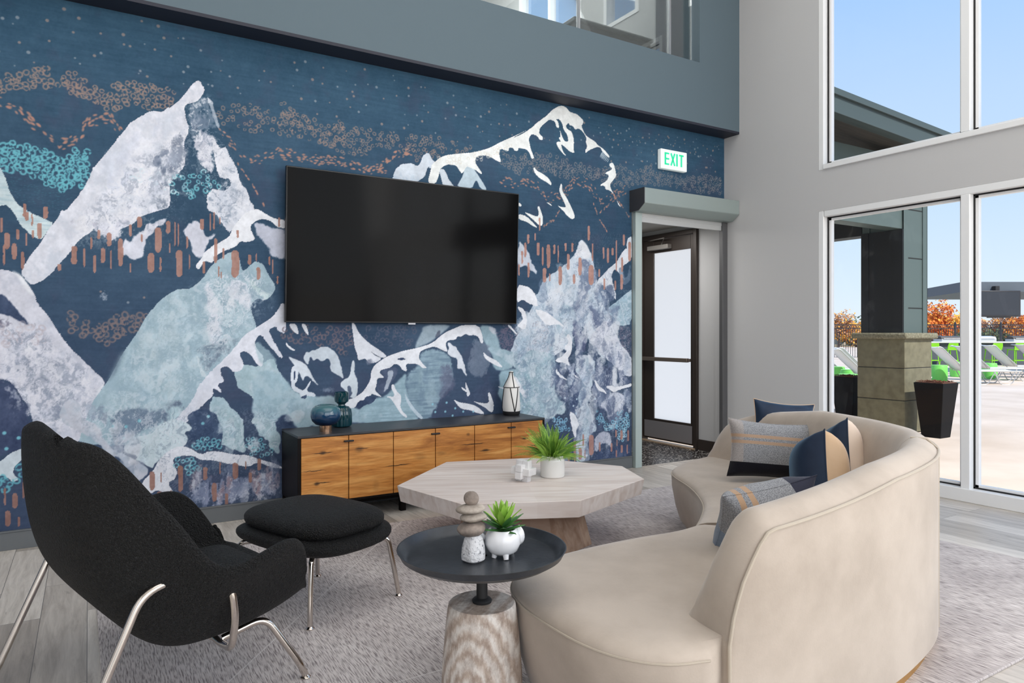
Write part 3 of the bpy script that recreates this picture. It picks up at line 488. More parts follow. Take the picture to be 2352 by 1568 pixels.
S('G', [(430, 640), (480, 700), (530, 790), (500, 880), (450, 860), (430, 780)], (84, 92, 124), .85, 4, 5, .5)
S('G', [(80, 860), (170, 850), (230, 940), (170, 1010), (100, 960)], (88, 112, 140), .8, 6, 5, .6)
rings('G', [(0, 700), (90, 710), (60, 850), (0, 850)], (104, 100, 122), .03, .016, .6); rings('G', [(690, 700), (785, 700), (785, 860), (740, 860)], (118, 112, 132), .03, .016, .6); rings('G', [(100, 700), (330, 660), (300, 860), (80, 860)], (182, 180, 190), .035, .016, .5, .8)
S('G', [(575, 430), (640, 370), (700, 310), (740, 240), (760, 235), (785, 300), (750, 330), (730, 350), (740, 420), (755, 440), (700, 370), (680, 360), (660, 410), (700, 550), (650, 500), (610, 450), (590, 490)], (214, 220, 229), 1, 0, 2, .15)
S('G', [(600, 490), (660, 430), (690, 540), (650, 560), (640, 600), (600, 540)], (84, 100, 130), .8, 2, 4, .5); S('G', [(700, 360), (735, 350), (755, 440), (780, 300), (785, 420), (740, 470)], (110, 128, 150), .7, 2, 4, .6); S('G', [(755, 180), (790, 160), (790, 290), (760, 290)], (206, 214, 224), 1, 0, 2)
S('G', [(635, 600), (700, 550), (760, 500), (790, 480), (790, 690), (720, 700), (680, 680)], (158, 184, 200), 1, 0, 2)
S('G', [(450, 260), (480, 200), (500, 190), (528, 235), (540, 290), (500, 300), (470, 280), (440, 300)], WHT, .95, 1, 2)
for q in ([(95, 450), (180, 470), (220, 530), (225, 590), (160, 560), (130, 540), (95, 570)], [(95, 580), (140, 600), (160, 660), (150, 720), (130, 720), (95, 700), (130, 670), (130, 640)], [(200, 600), (260, 610), (330, 660), (390, 710), (340, 690), (280, 700), (240, 660)], [(325, 905), (370, 880), (400, 850), (375, 830), (410, 800), (390, 770), (405, 745), (430, 780), (425, 860), (400, 900), (420, 945), (380, 920), (340, 920)], [(50, 690), (100, 750), (95, 755), (40, 700)]): S('G', q, WHT, 1, 0, 1.5)
S('G', [(100, 190), (140, 220), (170, 250), (180, 300), (210, 340), (215, 400), (180, 380), (150, 330), (120, 350), (100, 300)], (205, 212, 224), .95, 2, 5, .5)
S('G', [(530, 790), (560, 720), (640, 650), (690, 750), (790, 900), (790, 1010), (730, 990), (680, 930), (610, 880)], (208, 212, 224), 1, 2, 4, .25)
S('I', [(-300, -200), (0, 0), (350, 210), (330, 420), (300, 640), (200, 700), (600, 720), (640, 640), (700, 680), (760, 600), (740, 510), (660, 480), (620, 380), (620, 220), (640, 60), (600, -100), (400, -160), (200, -100)], (160, 185, 198), 1, 3, 4, .2, tex=((190, 204, 214), .7, N4))
S('I', [(100, -60), (260, -20), (350, 200), (300, 140), (150, 70)], (100, 124, 150), .7, 5, 5, .5)
S('I', [(620, 220), (720, 200), (790, 300), (790, 520), (740, 500), (640, 440)], (112, 120, 144), .8, 3, 5, .6); S('I', [(780, 30), (850, 60), (930, 180), (950, 280), (900, 480), (930, 640), (900, 720), (820, 620), (790, 500), (800, 300)], (60, 76, 110), .9, 3, 4, .3)
S('I', [(870, 60), (900, -60), (1120, -60), (1100, 160), (1100, 250), (1060, 400), (1030, 520), (1080, 640), (1100, 760), (1150, 860), (1050, 900), (1020, 1240), (860, 1280), (890, 950), (930, 780), (900, 720), (960, 620), (900, 480), (910, 380), (960, 280), (930, 180)], (176, 194, 208), 1, 2, 5, .3, tex=((200, 206, 218), .7, N4))
S('I', [(1090, 240), (1160, 320), (1230, 380), (1200, 480), (1120, 560), (1080, 420)], (62, 76, 110), .9, 2, 3, .2)
S('I', [(1120, -60), (1240, 60), (1330, 120), (1330, 300), (1250, 320), (1180, 300), (1110, 180)], (76, 88, 118), .85, 4, 4, .4, noise=NV)
for i in range(7): S('I', [(1130 + i * 26, 330 - i * 6), (1190 + i * 26, 160 - i * 8), (1200 + i * 26, 165 - i * 8), (1145 + i * 26, 335 - i * 6)], (185, 194, 208), .55, 1, 3, .4)
S('I', [(1330, 60), (1390, 60), (1390, 180), (1380, 260), (1420, 310), (1330, 310), (1330, 200)], (208, 214, 224), 1, 1, 2); S('I', [(1400, 70), (1560, 240), (1560, 280), (1440, 300), (1390, 230)], (88, 100, 130), .85, 3, 4, .5, noise=NV)
S('I', [(1170, 540), (1210, 460), (1270, 400), (1400, 370), (1480, 360), (1500, 470), (1490, 560), (1400, 640), (1380, 760), (1300, 770), (1280, 680), (1190, 610)], (198, 204, 218), 1, 4, 6, .45); S('I', [(1440, 340), (1560, 320), (1560, 620), (1500, 560)], (150, 164, 186), .8, 4, 5, .6)
dabs('G', [(180, 520), (430, 300), (520, 360), (540, 700), (400, 840), (120, 940), (60, 860)], 60, [(214, 220, 229), (160, 182, 200), (186, 200, 214), (120, 138, 164), (224, 228, 235)], .05, 2.2, 1.2, .65, .8, 71)
dabs('G', [(440, 300), (560, 330), (780, 940), (620, 900), (460, 860)], 50, [(206, 212, 222), (150, 166, 188), (96, 110, 140), (220, 224, 232)], .045, 2.4, 1.3, .65, .9, 72)
dabs('I', [(100, 0), (620, 60), (640, 420), (740, 560), (600, 700), (320, 640)], 34, [(190, 206, 216), (146, 170, 188), (206, 216, 224), (128, 150, 172)], .045, 2.2, 1.2, .6, .8, 73)
dabs('I', [(560, 0), (1120, 0), (1120, 560), (1060, 1180), (900, 1180), (800, 600)], 60, [(196, 204, 218), (150, 170, 190), (88, 102, 134), (214, 220, 229), (110, 124, 150)], .045, 2.6, 1.4, .65, .9, 74)
dabs('I', [(1120, 0), (1560, 100), (1560, 700), (1200, 760), (1100, 300)], 50, [(190, 198, 212), (140, 154, 178), (72, 86, 118), (212, 217, 227)], .04, 2.6, 1.2, .65, .9, 75)
dabs('I', [(620, 1080), (1560, 950), (1560, 1200), (620, 1240)], 34, [(120, 132, 162), (70, 84, 118), (176, 184, 202)], .03, 2.4, 1.4, .6, .9, 76)
rings('I', [(580, 730), (650, 670), (760, 720), (800, 860), (650, 900)], (130, 185, 215), .032, .0165, .9); rings('I', [(1120, 600), (1200, 640), (1260, 760), (1330, 780), (1300, 880), (1180, 800), (1130, 720)], (130, 190, 215), .034, .0165, .85, .7)
rings('I', [(1410, 610), (1500, 610), (1560, 720), (1520, 860), (1470, 1000), (1400, 950), (1370, 800), (1300, 880), (1280, 760), (1400, 700)], (130, 190, 215), .03, .017, .9, .85)
for q in ((745, 450), (890, 467), (1118, 463), (848, 550), (880, 645), (237, 567), (448, 600)):
    w = towall('I', [q])[0]; stamp(w[0], w[1], .011, 'd', (190, 215, 232), .9)
S('I', [(800, 620), (850, 640), (930, 770), (880, 850), (885, 940), (860, 940), (830, 830), (810, 740)], (224, 228, 236), 1, 0, 2)
for q in ([(1250, 310), (1290, 295), (1400, 310), (1480, 300), (1575, 265), (1575, 310), (1480, 330), (1420, 350), (1350, 385), (1300, 350)], [(1115, 200), (1160, 300), (1230, 350), (1270, 410), (1230, 390), (1170, 370), (1120, 300)], [(640, 80), (700, 170), (780, 235), (740, 220), (680, 190), (640, 130)], [(690, 0), (760, -20), (820, 70), (770, 20)], [(850, 140), (915, 210), (880, 190)]): S('I', q, WHT, 1, 0, 2)
S('I', [(1110, 1130), (1110, 950), (1160, 880), (1240, 850), (1300, 900), (1330, 980), (1330, 1080), (1290, 1060), (1240, 1000), (1180, 1020), (1160, 1130)], (192, 196, 212), .9, 3, 4, .5)
S('I', [(1100, 1160), (1200, 1080), (1560, 1000), (1560, 1200), (1100, 1240)], (60, 76, 112), .6, 6, 5, .6)
# --- lower left foothills, partly behind the armchair
S('H', [(460, -60), (470, 60), (560, 90), (640, 240), (700, 250), (800, 300), (860, 350), (820, 400), (780, 440), (740, 330), (600, 240), (480, 130), (320, 60), (380, -60)], (190, 194, 206), 1, 2, 4, .2, tex=((160, 176, 192), .6, N4))
S('H', [(630, 0), (900, -20), (1000, 40), (900, 90), (760, 170), (680, 240), (630, 200)], (88, 106, 130), .7, 7, 5, .5)
S('H', [(700, 240), (760, 170), (860, 140), (900, 90), (1000, 50), (1060, 60), (1120, 130), (1060, 130), (1080, 180), (1040, 220), (960, 240), (900, 300), (860, 340), (800, 290), (780, 300), (790, 260)], (192, 208, 216), 1, 1, 4, .15)
S('H', [(1220, 50), (1300, -40), (1400, 90), (1400, 170), (1420, 250), (1330, 240), (1270, 200), (1290, 150), (1230, 90)], (165, 189, 199), 1, 1, 4, .1); S('H', [(1440, 80), (1500, 30), (1560, 60), (1600, 160), (1605, 260), (1560, 230), (1540, 160), (1470, 130)], (168, 192, 202), 1, 2, 5, .3)
S('H', [(1060, 20), (1230, -10), (1290, 150), (1250, 240), (1100, 200), (1080, 130), (1110, 110)], (52, 70, 100), .9, 2, 3, .2)
rings('H', [(1090, 180), (1180, 150), (1290, 190), (1240, 240), (1130, 230)], TEAL, .034, .017, .8); rings('H', [(1400, 150), (1500, 170), (1580, 240), (1590, 270), (1430, 260)], TEAL, .034, .017, .8)
S('H', [(1080, 430), (1200, 380), (1350, 390), (1500, 350), (1605, 330), (1640, 500), (1300, 540), (1100, 560), (1060, 500)], (152, 160, 186), .85, 8, 6, 1.0, noise=NV)
S('H', [(800, 460), (830, 400), (880, 350), (910, 290), (960, 240), (1020, 210), (1080, 215), (1150, 260), (1200, 240), (1260, 240), (1340, 260), (1420, 260), (1500, 290), (1580, 310), (1630, 345), (1550, 330), (1480, 300), (1420, 330), (1370, 320), (1300, 310), (1220, 290), (1150, 290), (1110, 265), (1040, 265), (990, 280), (1000, 330), (1020, 350), (1000, 400), (960, 420), (1010, 500), (980, 530), (930, 560), (950, 480), (900, 460), (850, 490)], (216, 219, 228), 1, 0, 1.5)
rings('H', [(1000, 280), (1100, 270), (1180, 330), (1100, 380), (1000, 330)], TEAL, .034, .017, .8)
S('H', [(-1750, 420), (0, 300), (60, 250), (120, 225), (200, 200), (125, 290), (80, 330), (75, 370), (110, 400), (70, 420), (30, 380), (0, 380), (-1750, 560)], (200, 212, 221), 1, 0, 1.5)
rings('H', [(-1750, 400), (0, 380), (60, 420), (140, 400), (140, 320), (80, 330), (60, 470), (0, 500), (-1750, 560)], TEAL, .036, .019, .8)
for q in ((648, 98), (725, 98), (800, 65), (710, 167), (645, 205), (1163, 80), (25, 135), (107, 163), (37, 225), (1195, 40)):
    w = towall('H', [q])[0]; stamp(w[0], w[1], .012, 'd', (120, 190, 205), .9)
dabs('H', [(480, 0), (640, 20), (860, 300), (760, 400), (560, 180)], 26, [(196, 200, 210), (160, 172, 190), (212, 216, 224), (120, 134, 156)], .04, 1.7, 1.2, .6, .8, 81)
dabs('H', [(1080, 400), (1600, 340), (1600, 500), (1100, 550)], 34, [(160, 166, 190), (110, 120, 148), (186, 190, 208), (146, 122, 130)], .04, 2.4, 1.4, .6, 1.1, 82)
dabs('H', [(1220, 30), (1600, 40), (1600, 250), (1260, 220)], 22, [(184, 202, 212), (146, 172, 188), (206, 216, 224)], .03, 1.8, 1.2, .65, .8, 83)
streak('G', [(60, 860), (220, 500), (480, 220), (790, 480), (790, 1560), (420, 1560), (430, 1300), (100, 1240)], (218, 223, 231), (112, 126, 152), .5, .4)
for q in ([(95, 450), (180, 470), (220, 530), (225, 590), (160, 560), (130, 540), (95, 570)], [(95, 580), (140, 600), (160, 660), (150, 720), (130, 720), (95, 700), (130, 670), (130, 640)], [(200, 600), (260, 610), (330, 660), (390, 710), (340, 690), (280, 700), (240, 660)], [(325, 905), (370, 880), (400, 850), (375, 830), (410, 800), (390, 770), (405, 745), (430, 780), (425, 860), (400, 900), (420, 945), (380, 920), (340, 920)], [(50, 690), (100, 750), (95, 755), (40, 700)]): S('G', q, WHT, 1, 0, 1.5)
for q in ([(1250, 310), (1290, 295), (1400, 310), (1480, 300), (1575, 265), (1575, 310), (1480, 330), (1420, 350), (1350, 385), (1300, 350)], [(1115, 200), (1160, 300), (1230, 350), (1270, 410), (1230, 390), (1170, 370), (1120, 300)], [(640, 80), (700, 170), (780, 235), (740, 220), (680, 190), (640, 130)], [(690, 0), (760, -20), (820, 70), (770, 20)], [(850, 140), (915, 210), (880, 190)]): S('I', q, WHT, 1, 0, 2)
S('I', [(800, 620), (850, 640), (930, 770), (880, 850), (885, 940), (860, 940), (830, 830), (810, 740)], (224, 228, 236), 1, 0, 2)
streak('H', [(400, 0), (1605, 0), (1605, 520), (1000, 560), (860, 300), (500, 150)], (206, 212, 222), (120, 136, 158), .55, .45)
# --- upright brush strokes
def bars(reg, L, col=(168, 126, 114), a=.9):
    for x, y, w, h in L:
        q = [(x, y + h * .08), (x + w * .3, y), (x + w * .8, y + h * .02), (x + w, y + h * .12), (x + w * RNG.uniform(.85, 1.1), y + h * .5), (x + w, y + h * .88), (x + w * .6, y + h), (x + w * .2, y + h * .98), (x + RNG.uniform(-.1, .1) * w, y + h * .85), (x + RNG.uniform(-.05, .15) * w, y + h * .5)]
        S(reg, q, col, a, 0, .6)
bars('B', [(0, 60, 20, 110), (-60, 140, 30, 120), (-150, 60, 30, 150), (30, 170, 40, 120), (115, 145, 25, 75), (85, 245, 35, 120), (180, 20, 28, 65), (225, 35, 12, 90), (310, -20, 35, 90), (165, -40, 25, 100), (230, 150, 18, 60), (268, 100, 35, 115), (182, 175, 15, 90), (22, 255, 15, 150), (150, 305, 25, 130), (415, 395, 25, 50), (513, 265, 44, 135), (600, 280, 15, 140), (650, 200, 14, 90), (672, 330, 22, 130), (700, 148, 22, 68), (725, 280, 32, 110), (795, 295, 10, 140), (768, 170, 35, 100), (850, 210, 36, 205), (985, 55, 36, 80), (930, 110, 20, 90), (1065, 315, 46, 145), (1148, 345, 15, 110), (1115, 130, 48, 185), (1195, 85, 32, 92), (1215, 245, 14, 70), (1255, 90, 10, 180), (1278, 100, 10, 170), (1265, 295, 52, 195), (1360, 325, 8, 110), (1340, 195, 14, 90), (1440, 70, 30, 80), (1510, 30, 10, 130), (1535, 20, 14, 130), (1580, 60, 8, 50), (1540, 210, 26, 180), (1603, 280, 12, 80), (1665, 295, 56, 200), (1570, 410, 12, 80), (1590, 450, 8, 50), (1785, 328, 24, 72), (1846, 418, 28, 92), (1843, 320, 8, 60), (1935, 340, 14, 65), (1960, 360, 8, 110), (1992, 480, 14, 60), (1460, 375, 18, 90), (1703, 150, 18, 60), (2003, 60, 16, 70), (935, 390, 10, 70), (1015, 180, 12, 60)])
bars('G', [(521, 100, 14, 90), (158, 150, 14, 58), (203, 145, 8, 45), (216, 200, 18, 80), (247, 225, 10, 115), (275, 210, 22, 145), (315, 213, 13, 58), (382, 203, 14, 50), (396, 268, 18, 98), (423, 203, 14, 55), (342, 215, 6, 110), (345, 342, 22, 116), (252, 353, 22, 88), (290, 385, 8, 50), (433, 390, 14, 60), (466, 290, 20, 110), (528, 335, 30, 122), (546, 205, 10, 110), (585, 360, 12, 48), (615, 415, 13, 70), (637, 233, 14, 92), (664, 233, 14, 45), (690, 185, 9, 190), (733, 152, 12, 68), (722, 288, 12, 92), (717, 390, 16, 95), (682, 428, 10, 60), (765, 195, 18, 120), (160, 320, 13, 92), (140, 200, 14, 90), (122, 250, 13, 80), (105, 330, 10, 70), (612, 228, 10, 72), (228, 50, 10, 80)], (182, 138, 126))
bars('I', [(1040, 910, 62, 255), (912, 1070, 40, 150), (852, 980, 28, 270), (780, 1130, 25, 110), (988, 1100, 10, 110), (960, 900, 20, 150), (1430, 850, 30, 125), (1435, 1035, 26, 100), (1367, 850, 20, 90), (1518, 850, 20, 140), (1510, 1030, 14, 120), (1375, 1100, 16, 90), (1385, 970, 12, 80), (1310, 1010, 24, 110), (1165, 1000, 20, 120)], (178, 134, 124))
bars('H', [(856, 355, 32, 110), (920, 360, 9, 60), (1018, 320, 34, 152), (900, 470, 32, 90), (975, 462, 10, 50), (1163, 330, 28, 75), (1332, 305, 34, 95), (1475, 280, 22, 70), (1425, 360, 20, 60), (1257, 302, 10, 70), (72, 478, 28, 90), (22, 450, 14, 100), (30, 580, 30, 92), (100, 616, 16, 55), (128, 415, 14, 95), (-60, 520, 26, 100), (-130, 440, 26, 120), (1215, 420, 28, 110), (1290, 480, 18, 70), (1404, 295, 8, 50)], (150, 112, 102))
IMG = np.clip(IMG, 0, 255)
# mesh: one welded grid in front of the plaster wall
vx, vz = np.meshgrid(xs, zs); co = np.zeros((NZ * NX, 3), np.float32); co[:, 0] = vx.ravel(); co[:, 1] = -0.001; co[:, 2] = vz.ravel()
i0 = (np.arange(NZ - 1)[:, None] * NX + np.arange(NX - 1)[None, :]).ravel()
# the doorway stays open: no wallpaper inside it
cxm = (xs[:-1] + xs[1:]) / 2; czm = (zs[:-1] + zs[1:]) / 2
keep = ~((cxm[None, :] > 4.42) & (czm[:, None] < 2.45)).ravel(); i0 = i0[keep]
quads = np.stack([i0, i0 + 1, i0 + NX + 1, i0 + NX], 1).astype(np.int32)
me = bpy.data.meshes.new('wall_back'); nq = len(quads)
me.vertices.add(NZ * NX); me.vertices.foreach_set('co', co.ravel())
me.loops.add(nq * 4); me.loops.foreach_set('vertex_index', quads.ravel()); me.polygons.add(nq)
me.polygons.foreach_set('loop_start', np.arange(nq, dtype=np.int32) * 4)
try: me.polygons.foreach_set('loop_total', np.full(nq, 4, np.int32))
except Exception: pass
me.update(calc_edges=True)
at = me.color_attributes.new('paint', 'BYTE_COLOR', 'POINT')
L = IMG.reshape(-1, 3) / 255.0; L = np.where(L <= .04045, L / 12.92, ((L + .055) / 1.055) ** 2.4)
buf = np.ones((NZ * NX, 4), np.float32); buf[:, :3] = L; at.data.foreach_set('color', buf.ravel())
m = bpy.data.materials.new('painted_wallpaper'); m.use_nodes = True; b = m.node_tree.nodes['Principled BSDF']
a_ = m.node_tree.nodes.new('ShaderNodeVertexColor'); a_.layer_name = 'paint'
m.node_tree.links.new(a_.outputs[0], b.inputs['Base Color']); b.inputs['Roughness'].default_value = 0.75; b.inputs['Specular IOR Level'].default_value = 0.25
me.materials.append(m); wb = bpy.data.objects.new('wall_back', me); SC.collection.objects.link(wb); wb['kind'] = 'structure'
wb['label'] = 'wall with painted mountain wallpaper behind the television'
del co, buf, L
# ---------------------------------------------------------------- the room
XC = 5.688
M_WALL = mat('grey_wall_paint', (196, 196, 197), .85, bump=.03, bscale=60)
M_SLATE = mat('slate_blue_paint', (86, 103, 113), .7, bump=.03, bscale=60)
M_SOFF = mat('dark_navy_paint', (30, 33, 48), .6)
M_WHT = mat('white_frame_paint', (238, 239, 240), .35)
M_ALU = mat('grey_aluminium', (178, 181, 185), .4, spec=.5)
M_BASE = mat('baseboard_grey', (98, 102, 105), .5)
M_BLACKG = mat('black_gasket', (28, 28, 30), .6)
GLASS = glass_mat('window_glass', (.985, .99, .99), .02)

def wood_floor():
    m = bpy.data.materials.new('grey_oak_planks'); m.use_nodes = True; t = m.node_tree; b = t.nodes['Principled BSDF']
    N = t.nodes.new; Lk = t.links.new
    tc = N('ShaderNodeTexCoord'); mp = N('ShaderNodeMapping'); mp.inputs['Rotation'].default_value = (0, 0, math.pi / 2); Lk(tc.outputs['Object'], mp.inputs[0])
    br = N('ShaderNodeTexBrick'); br.offset = .37; br.inputs['Scale'].default_value = 1; br.inputs['Brick Width'].default_value = 1.22; br.inputs['Row Height'].default_value = .18
    br.inputs['Mortar Size'].default_value = .0012; br.inputs['Mortar Smooth'].default_value = .1; br.inputs['Bias'].default_value = 0
    br.inputs['Color1'].default_value = (0, 0, 0, 1); br.inputs['Color2'].default_value = (1, 1, 1, 1); br.inputs['Mortar'].default_value = (.5, .5, .5, 1)
    Lk(mp.outputs[0], br.inputs['Vector'])
    cr = N('ShaderNodeValToRGB'); cr.color_ramp.elements[0].color = (*lin((170, 162, 153)), 1); cr.color_ramp.elements[1].color = (*lin((218, 211, 202)), 1)
    Lk(br.outputs['Color'], cr.inputs[0])
    # grain running with the boards
    m2 = N('ShaderNodeMapping'); m2.inputs['Scale'].default_value = (14, 1.1, 1); Lk(tc.outputs['Object'], m2.inputs[0])
    ad = N('ShaderNodeVectorMath'); ad.operation = 'ADD'; Lk(m2.outputs[0], ad.inputs[0]); Lk(br.outputs['Color'], ad.inputs[1])
    n1 = N('ShaderNodeTexNoise'); n1.inputs['Scale'].default_value = 2.2; n1.inputs['Detail'].default_value = 8; n1.inputs['Roughness'].default_value = .7; n1.inputs['Distortion'].default_value = .5; Lk(ad.outputs[0], n1.inputs['Vector'])
    r1 = N('ShaderNodeValToRGB'); r1.color_ramp.elements[0].position = .32; r1.color_ramp.elements[0].color = (.62, .60, .58, 1); r1.color_ramp.elements[1].position = .62; r1.color_ramp.elements[1].color = (1.1, 1.1, 1.1, 1); Lk(n1.outputs['Fac'], r1.inputs[0])
    mu = N('ShaderNodeMixRGB'); mu.blend_type = 'MULTIPLY'; mu.inputs[0].default_value = .8; Lk(cr.outputs[0], mu.inputs[1]); Lk(r1.outputs[0], mu.inputs[2])
    m3 = N('ShaderNodeMapping'); m3.inputs['Scale'].default_value = (5, 1.6, 1); Lk(tc.outputs['Object'], m3.inputs[0])
    n2 = N('ShaderNodeTexNoise'); n2.inputs['Scale'].default_value = 3; n2.inputs['Detail'].default_value = 6; n2.inputs['Distortion'].default_value = 1.5; Lk(m3.outputs[0], n2.inputs['Vector'])
    r2 = N('ShaderNodeValToRGB'); r2.color_ramp.elements[0].position = .66; r2.color_ramp.elements[0].color = (1, 1, 1, 1); r2.color_ramp.elements[1].position = .74; r2.color_ramp.elements[1].color = (.55, .53, .52, 1); Lk(n2.outputs['Fac'], r2.inputs[0])
    mu2 = N('ShaderNodeMixRGB'); mu2.blend_type = 'MULTIPLY'; mu2.inputs[0].default_value = .7; Lk(mu.outputs[0], mu2.inputs[1]); Lk(r2.outputs[0], mu2.inputs[2])
    mu3 = N('ShaderNodeMixRGB'); mu3.inputs[2].default_value = (.12, .115, .11, 1); Lk(br.outputs['Fac'], mu3.inputs[0]); Lk(mu2.outputs[0], mu3.inputs[1])
    Lk(mu3.outputs[0], b.inputs['Base Color']); b.inputs['Roughness'].default_value = .42
    bp = N('ShaderNodeBump'); bp.inputs['Strength'].default_value = .12; bp.inputs['Distance'].default_value = .004; Lk(n1.outputs['Fac'], bp.inputs['Height']); Lk(bp.outputs[0], b.inputs['Normal'])
    return m
f = MB().box(-4.0, XC + .1, -9.9, 0.0, -.08, 0); struct('floor', f, wood_floor())
# plaster behind the wallpaper, with the doorway left open
w = MB().box(-4.0, 4.42, 0.0, .18, 0, 3.317).box(4.42, XC + .02, 0.0, .12, 2.45, 3.317)
struct('wall_back_core', w, M_WALL)
w = MB().box(-4, -1.7, -.002, 0, .112, 3.317); struct('wall_back_side', w, mat('navy_wallpaper', (50, 76, 102), .8))
# the gallery wall that overhangs the mural, with its opening
w = MB().box(-4.0, 1.2, -.2, 0.02, 3.34, 6.2).box(1.2, 5.118, -.2, 0.02, 3.34, 3.935).box(5.118, XC, -.2, 0.02, 3.34, 6.2).box(1.2, 5.118, -.2, .02, 5.75, 6.2)
struct('wall_upper', w, M_SLATE)
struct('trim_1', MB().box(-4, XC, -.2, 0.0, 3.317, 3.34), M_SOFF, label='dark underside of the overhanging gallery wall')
# window wall on the right
Y0W, YB = -1.103, -9.9
def quadwall(mb, x0, x1, holes, ya, yb, za, zb):
    ys = sorted({ya, yb, *[h[0] for h in holes], *[h[1] for h in holes]}); 
    for a, b_ in zip(ys[:-1], ys[1:]):
        hs = sorted([(h[2], h[3]) for h in holes if h[0] <= a + 1e-6 and h[1] >= b_ - 1e-6]); z = za
        for p, q in hs:
            if p > z: mb.box(x0, x1, a, b_, z, p)
            z = q
        if z < zb: mb.box(x0, x1, a, b_, z, zb)
holes = [(-3.85, Y0W, 0.0, 2.39), (-3.85, Y0W, 2.763, 4.75), (-9.4, -4.6, 0.0, 2.39), (-9.4, -4.6, 2.763, 5.2)]
w = MB(); quadwall(w, XC, XC + .16, holes, YB, .0, 0, 6.2); struct('wall_right', w, M_WALL)
def frame_win(name, x, ya, yb, za, zb, mull, label, sill=.0):
    """a window in a wall plane x=const: reveal, frame, mullions, panes"""
    d0, d1 = x + .012, x + .15
    r = thing(name, label, 'window', (x + .08, (ya + yb) / 2, za)); r['kind'] = 'structure'; del r['category']
    fr = MB(); t = .055
    fr.box(d0 - .012, d1, yb - t * .9, yb, za, zb).box(d0 - .012, d1, ya, ya + t, za, zb)
    fr.box(d0 - .012, d1, ya + t, yb - t, zb - t, zb).box(d0 - .03, d1, ya + t, yb - t, za, za + (.10 if za < .1 else .045))
    for y in mull: fr.box(x - .004, d1 - .03, y - .032, y + .032, za + .05, zb - t)
    obj('window_frame', fr, M_WHT, r, bevel=.004)
    ga = MB(); pn = MB(); edges = [ya + t] + [v for y in sorted(mull) for v in (y - .032, y + .032)] + [yb - t]
    zb0 = za + (.10 if za < .1 else .045)
    for a, b_ in zip(edges[::2], edges[1::2]):
        for (p, q, u, v) in ((a, a + .012, zb0, zb - t), (b_ - .012, b_, zb0, zb - t), (a, b_, zb0, zb0 + .012), (a, b_, zb - t - .012, zb - t)): ga.box(x + .055, x + .085, p, q, u, v)
    obj('gasket', ga, M_BLACKG, r)
    st = MB()
    for a, b_ in zip(edges[::2], edges[1::2]):
        for (p, q, u, v) in ((a + .012, a + .034, zb0 + .012, zb - t - .012), (b_ - .034, b_ - .012, zb0 + .012, zb - t - .012), (a + .012, b_ - .012, zb0 + .012, zb0 + .03), (a + .012, b_ - .012, zb - t - .03, zb - t - .012)): st.box(x + .06, x + .10, p, q, u, v)
        o = obj('pane', MB().box(x + .078, x + .082, a + .02, b_ - .02, zb0 + .02, zb - t - .02), GLASS, r)
    obj('glazing_bead', st, M_WHT, r)
    return r
frame_win('window_1', XC, -3.85, Y0W, 0.0, 2.39, [-2.345], 'tall lower window looking onto the patio')
frame_win('window_2', XC, -3.85, Y0W, 2.763, 4.75, [-2.345], 'upper window with blue sky and a dark eave')
frame_win('window_3', XC, -9.4, -4.6, 0.0, 2.39, [-7.6, -6.1], 'further lower window beside the camera')
frame_win('window_4', XC, -9.4, -4.6, 2.763, 5.2, [-7.6, -6.1], 'further upper window beside the camera')
# walls behind and left of the camera, with their windows as plain openings
w = MB()
for a, b_, z0, z1 in ((-4, -3.4, 0, 6.2), (-3.4, -.6, 0, .3), (-3.4, -.6, 5.2, 6.2), (-.6, .2, 0, 6.2), (.2, 3.0, 0, .3), (.2, 3.0, 5.2, 6.2), (3.0, 3.6, 0, 6.2), (3.6, 5.3, 0, .3), (3.6, 5.3, 5.2, 6.2), (5.3, XC + .16, 0, 6.2)): w.box(a, b_, -10.05, -9.9, z0, z1)
struct('wall_front', w, M_WALL)
w = MB().box(-4.15, -4, -9.9, 0, 0, 6.2); struct('wall_left', w, M_WALL)
struct('ceiling', MB().box(-4.15, XC + .16, -10.05, 0, 6.2, 6.35), mat('white_ceiling', (225, 225, 224), .9))
# baseboard under the mural
struct('baseboard_back', MB().box(-4, 4.415, -.016, 0, 0, .105).box(-4, 4.415, -.022, 0, .105, .114), M_BASE, bevel=.002)
struct('baseboard_right', MB().box(XC - .015, XC, -1.05, -.02, 0, .1), mat('light_baseboard', (186, 187, 188), .5))
# ---------------------------------------------------------------- roller shutter over the doorway
M_SH = mat('shutter_green_grey', (148, 160, 158), .4, metal=.15, spec=.5); M_SHD = mat('shutter_dark', (58, 58, 62), .5)
sh = thing('rolling_shutter', 'grey green roller shutter housing and rails around the corner doorway', 'shutter', (5.05, -.1, 0))
prof = [(-.001, 2.43), (-.12, 2.43), (-.205, 2.492), (-.205, 2.635), (-.001, 2.635)]
hb = MB().rings([[(4.40, y, z) for y, z in prof], [(XC - .004, y, z) for y, z in prof]]); obj('housing', hb, M_SH, sh, bevel=.006)
ec = MB().rings([[(4.392, y, z) for y, z in prof], [(4.40, y, z) for y, z in prof]]); obj('end_cap', ec, M_SHD, sh)
obj('bottom_bar', MB().box(4.50, 5.62, -.03, -.005, 2.345, 2.40).box(4.50, 5.62, -.035, -.002, 2.395, 2.43), mat('pale_aluminium', (205, 206, 206), .35, metal=.3), sh, bevel=.003)
for a, b_ in ((4.425, 4.506), (5.612, 5.684)):
    obj('guide_rail', MB().box(a, b_, -.05, -.002, 0, 2.43), mat('guide_rail_pale', (172, 186, 184), .4, metal=.1) if a < 5 else mat('guide_rail_shade', (92, 92, 94), .45, metal=.2), sh, bevel=.004)
